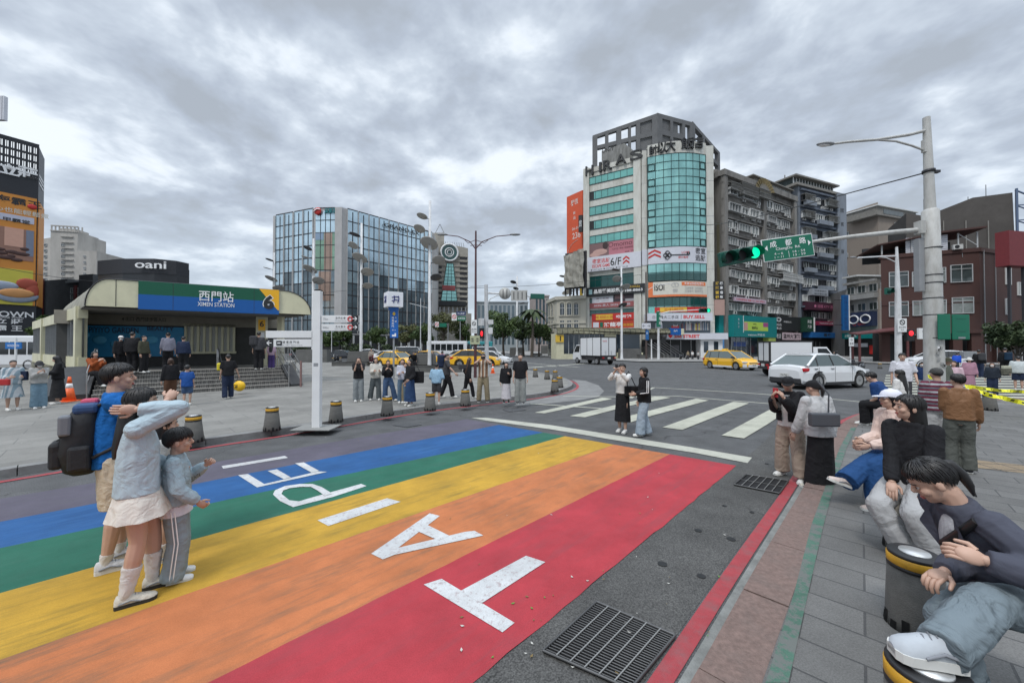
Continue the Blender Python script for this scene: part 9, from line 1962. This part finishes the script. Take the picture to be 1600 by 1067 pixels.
c=at(1398,785,3.3);mb=MB(tr(c)).m(mat('bag_beige_quilt',(.36,.33,.28),.6,var=.3,vscale=30));mb.loft([ell((0,0,z),V3((1,0,0)),V3((0,1,0)),rx,ry,16,4)for z,rx,ry in((-.10,.085,.05),(-.09,.09,.055),(.04,.09,.055),(.06,.07,.045))]);mb.m(WSH).box((-.02,-.02,.05),(.02,.02,.10),.005);mb.m(mat('silver_chain',(.5,.5,.5),.4,.6));mb.tube([(.03,0,.06),(.10,.03,.20),(.15,.06,.34)],.009,6);item('quilted_bag','small beige quilted bag with silver chain beside the long-haired woman','bag',mb,tuple(c))
def unloc(v,o,yaw,H):q=Matrix.Rotation(R(yaw),3,'Z')@(V3(v)-V3(o));return tuple(q/H)
o_,yw,Hb_=(2.36,1.80,.12),-80,1.62;U=lambda*v:unloc(v,o_,yw,Hb_)
def jeansx(b,d):
 k=d['leg'][-1][0].lerp(d['leg'][-1][1],.45)+V3((.0,0,.055));
 o=d['mk'](c_('grey_top_inner',(.34,.34,.36)));q=d['N']-d['up']*.07+d['fw']*.062;o.ball(q,(.030,.02,.07),12,8);o.build('inner_top',b)
 o=d['mk'](M_black);o.tube([d['N']+d['lat']*-.09+d['fw']*.03,d['N']-d['up']*.09+d['fw']*.092,d['P']+d['up']*.06+d['lat']*.12+d['fw']*.05],.012,6);o.build('strap',b)
 o=d['mk'](c_('blazer_slate'));
 for s in(-1,1):a=d['N']+d['lat']*s*.042+d['fw']*.052;e=d['N']-d['up']*.13+d['lat']*s*.02+d['fw']*.090;m_=d['N']-d['up']*.05+d['lat']*s*.075+d['fw']*.078;o.add([a,m_,e,a-V3((0,0,.004)),m_-V3((0,0,.004)),e-V3((0,0,.004))],[(0,1,2),(5,4,3)])
 o.build('lapel',b)
person('woman in slate blazer and loose light jeans with one sneaker up on the bollard',o_,Hb_,yw,pel=U(2.49,1.86,.65),top=(c_('blazer_slate',(.062,.066,.088),bs=4),1,-.06,.018),bot=('pants',c_('washed_jeans',(.15,.185,.205),bs=5,bump=.8),.05,.013),hair='pony',near=2,lf=U(1.76,1.54,.685),rf=U(2.22,1.84,.20),kh={-1:(.0,.4,1),1:(-.15,.6,1)},rh=U(2.15,1.88,.78),lh=U(2.13,1.70,.94),eh={1:(.1,-1,-.5),-1:(-.5,-1,-.2)},lean=(.02,.135),look=(22,-36),curl={-1:.8,1:.8},palm={-1:tuple(Matrix.Rotation(R(yw),3,'Z')@V3((.65,.45,-.6))),1:(0,0,-1)},shoe=mat('sneaker_grey_white',(.42,.45,.48),.85,var=.15),fy=(8,0),seed=47,w=.94,ss=(1.25,1.0,1.45),flat=True,extra=jeansx,group='people seated on the right-hand bollards')
seat('man in dark blue polo sitting on the far bollard with his back bent',1392,668,1.7,-75,z=.5,top=(c_('royal_navy',(.012,.045,.15)),.42,0,.02),bot=('pants',BLK_,.05,.016),hair='short',near=1,lean=(0,.14),look=(0,-25),lh=(-.06,.22,.28),rh=(.08,.22,.26),w=1.12,seed=48,group='people on the right')
RG='people on the right'
pp('man in brown leather jacket and grey-green trousers seen from behind',1500,737,583,-12,top=(c_('brown_leather',(.19,.095,.045),rough=.55),1,.0,.014),bot=('pants',c_('grey_green',(.085,.09,.08)),.05,.020),hair='short',near=1,shoe=DG,lh=(-.06,.16,.60),rh=(.145,.06,.49),look=(-25,0),w=1.06,seed=49,group=RG)
pp('man in red and white striped shirt and grey cap behind the brown jacket',1466,712,574,-30,top=(c_('red_stripe',(.3,.05,.08),stripes=(2,8,((.10,.015,.03),(.30,.31,.33),(.13,.02,.04),(.10,.10,.12)))),1,-.02,.022),bot=('pants',c_('pale_trousers',(.4,.4,.4)),.05,.02),cap=('cap',c_('cap_grey',(.06,.06,.058))),hair='short',near=1,w=1.15,seed=50,group=RG)
pp('long dark-haired woman in white hoodie behind the man in dark blue polo',1408,678,577,-65,top=(WSH,1,-.02,.024),bot=('pants',JB,.05,.02),hair='long',hl=.2,near=1,hm=M_hair,seed=51,group=RG)
pp('man in white tee with glasses and black strap walking towards the camera',1411,640,551,175,top=(c_('white_tee',(.56,.56,.60)),.45,-.03,.024),bot=('pants',DG,.05,.02),hair='short',near=1,seed=52,w=1.12,lh=(-.17,.06,.52),group=RG)
pp('boy in navy tee and grey trousers wearing a mask on the right zebra',1443,622,565,175,z=0,top=(c_('navy_tee',(.012,.03,.09)),.45,-.03,.022),bot=('pants',GRJ,.05,.02),hair='boy',mask=True,hs=1.1,seed=53,lh=(-.15,.10,.66),group=RG)
pp('man in olive bucket hat and grey-green jacket behind the thick pole',1481,640,558,100,top=(c_('olive_grey',(.10,.11,.09)),1,-.02,.02),bot=('pants',DG,.05,.02),cap=('hat',c_('olive',(.06,.06,.04))),hair='short',seed=54,group=RG)
pp('girl in white and pink with dark hair beside the olive bucket hat',1492,632,563,200,z=0,top=(c_('pink_white',(.55,.40,.45)),1,-.02,.02),bot=('pants',DG,.05,.02),hair='long',seed=55,group=RG)
pp('woman in white bucket hat and dusty pink outfit crossing the zebra',1515,612,558,160,z=0,top=(c_('dusty_pink',(.36,.20,.26)),1,-.04,.026),bot=('skirt',c_('dusty_pink'),.22,.03),cap=('hat',WSH),hair='bob',seed=56,group=RG)
pp('woman in dark clothes with camouflage bag crossing on the right',1551,618,566,180,z=0,top=(c_('dark_navy_jacket',(.018,.024,.035)),.9,-.02,.022),bot=('pants',NAV,.05,.016),hair='bob',hm=M_hairb,mask=True,seed=57,group=RG)
b_=g(1560,618);bagbox('shoulder_bag','camouflage shoulder bag on the woman in dark clothes',(b_.x,b_.y-.25,.98),(.30,.12,.20),mat('camo',(.10,.10,.075),.8,var=.6,vscale=12),0)
pp('person in white top and dark shorts at the right edge seen from behind',1592,610,556,-10,z=0,top=(c_('mint_white',(.48,.52,.52)),.45,-.03,.03),bot=('pants',NAV,.27,.03),hair='short',seed=58,w=1.2,group=RG)
b_=g(1573,610);bagbox('tote_bag','pale canvas tote beside the person at the right edge',(b_.x,b_.y,.9),(.32,.12,.36),c_('canvas',(.42,.42,.33)))
pp('person in black with grey backpack crossing towards the red building',1530,590,546,0,z=0,top=(BLK_,1,-.02,.022),bot=('pants',NAV,.05,.018),hair='short',seed=59,group=RG)
b_=g(1530,590);bagbox('backpack','grey backpack on the person crossing to the red building',(b_.x-.05,b_.y-.2,1.3),(.36,.16,.46),DG,0,None,.06)
pp('person in black with blue backpack walking below the red building',1571,588,543,5,z=0,top=(BLK_,1,-.02,.022),bot=('pants',BLK_,.05,.018),hair='short',seed=60,group=RG)
b_=g(1571,588);bagbox('backpack','dark blue backpack on the person below the red building',(b_.x-.05,b_.y-.2,1.3),(.4,.16,.5),c_('pack_blue',(.01,.03,.06)),0,None,.06)
pp('person in bright blue jacket bending on the far side of the zebra',1493,583,549,20,z=0,top=(c_('cobalt',(.01,.06,.38)),1,-.02,.03),bot=('pants',BLK_,.05,.018),hair='short',lean=(0,.16),seed=61,group=RG)
for px,py,ph,cc,lab in((983,561.5,548,KH,'person in khaki by the second-hand shop'),(990,561.5,548,WSH,'person in white with a pram by the second-hand shop'),(999,562,549,GREYT,'person in grey beside the pram by the second-hand shop')):
 pp(lab,px+92,py,ph,170,z=.1,top=(cc,.6,-.02,.02),bot=('pants',DG,.05,.016),seed=int(px),group='people by the shops')
pp('person walking in dark clothes in front of the blue optician shop',1303,569,549,90,z=0,top=(DG,1,-.02,.02),bot=('pants',DG,.05,.016),seed=71,group='people by the shops')
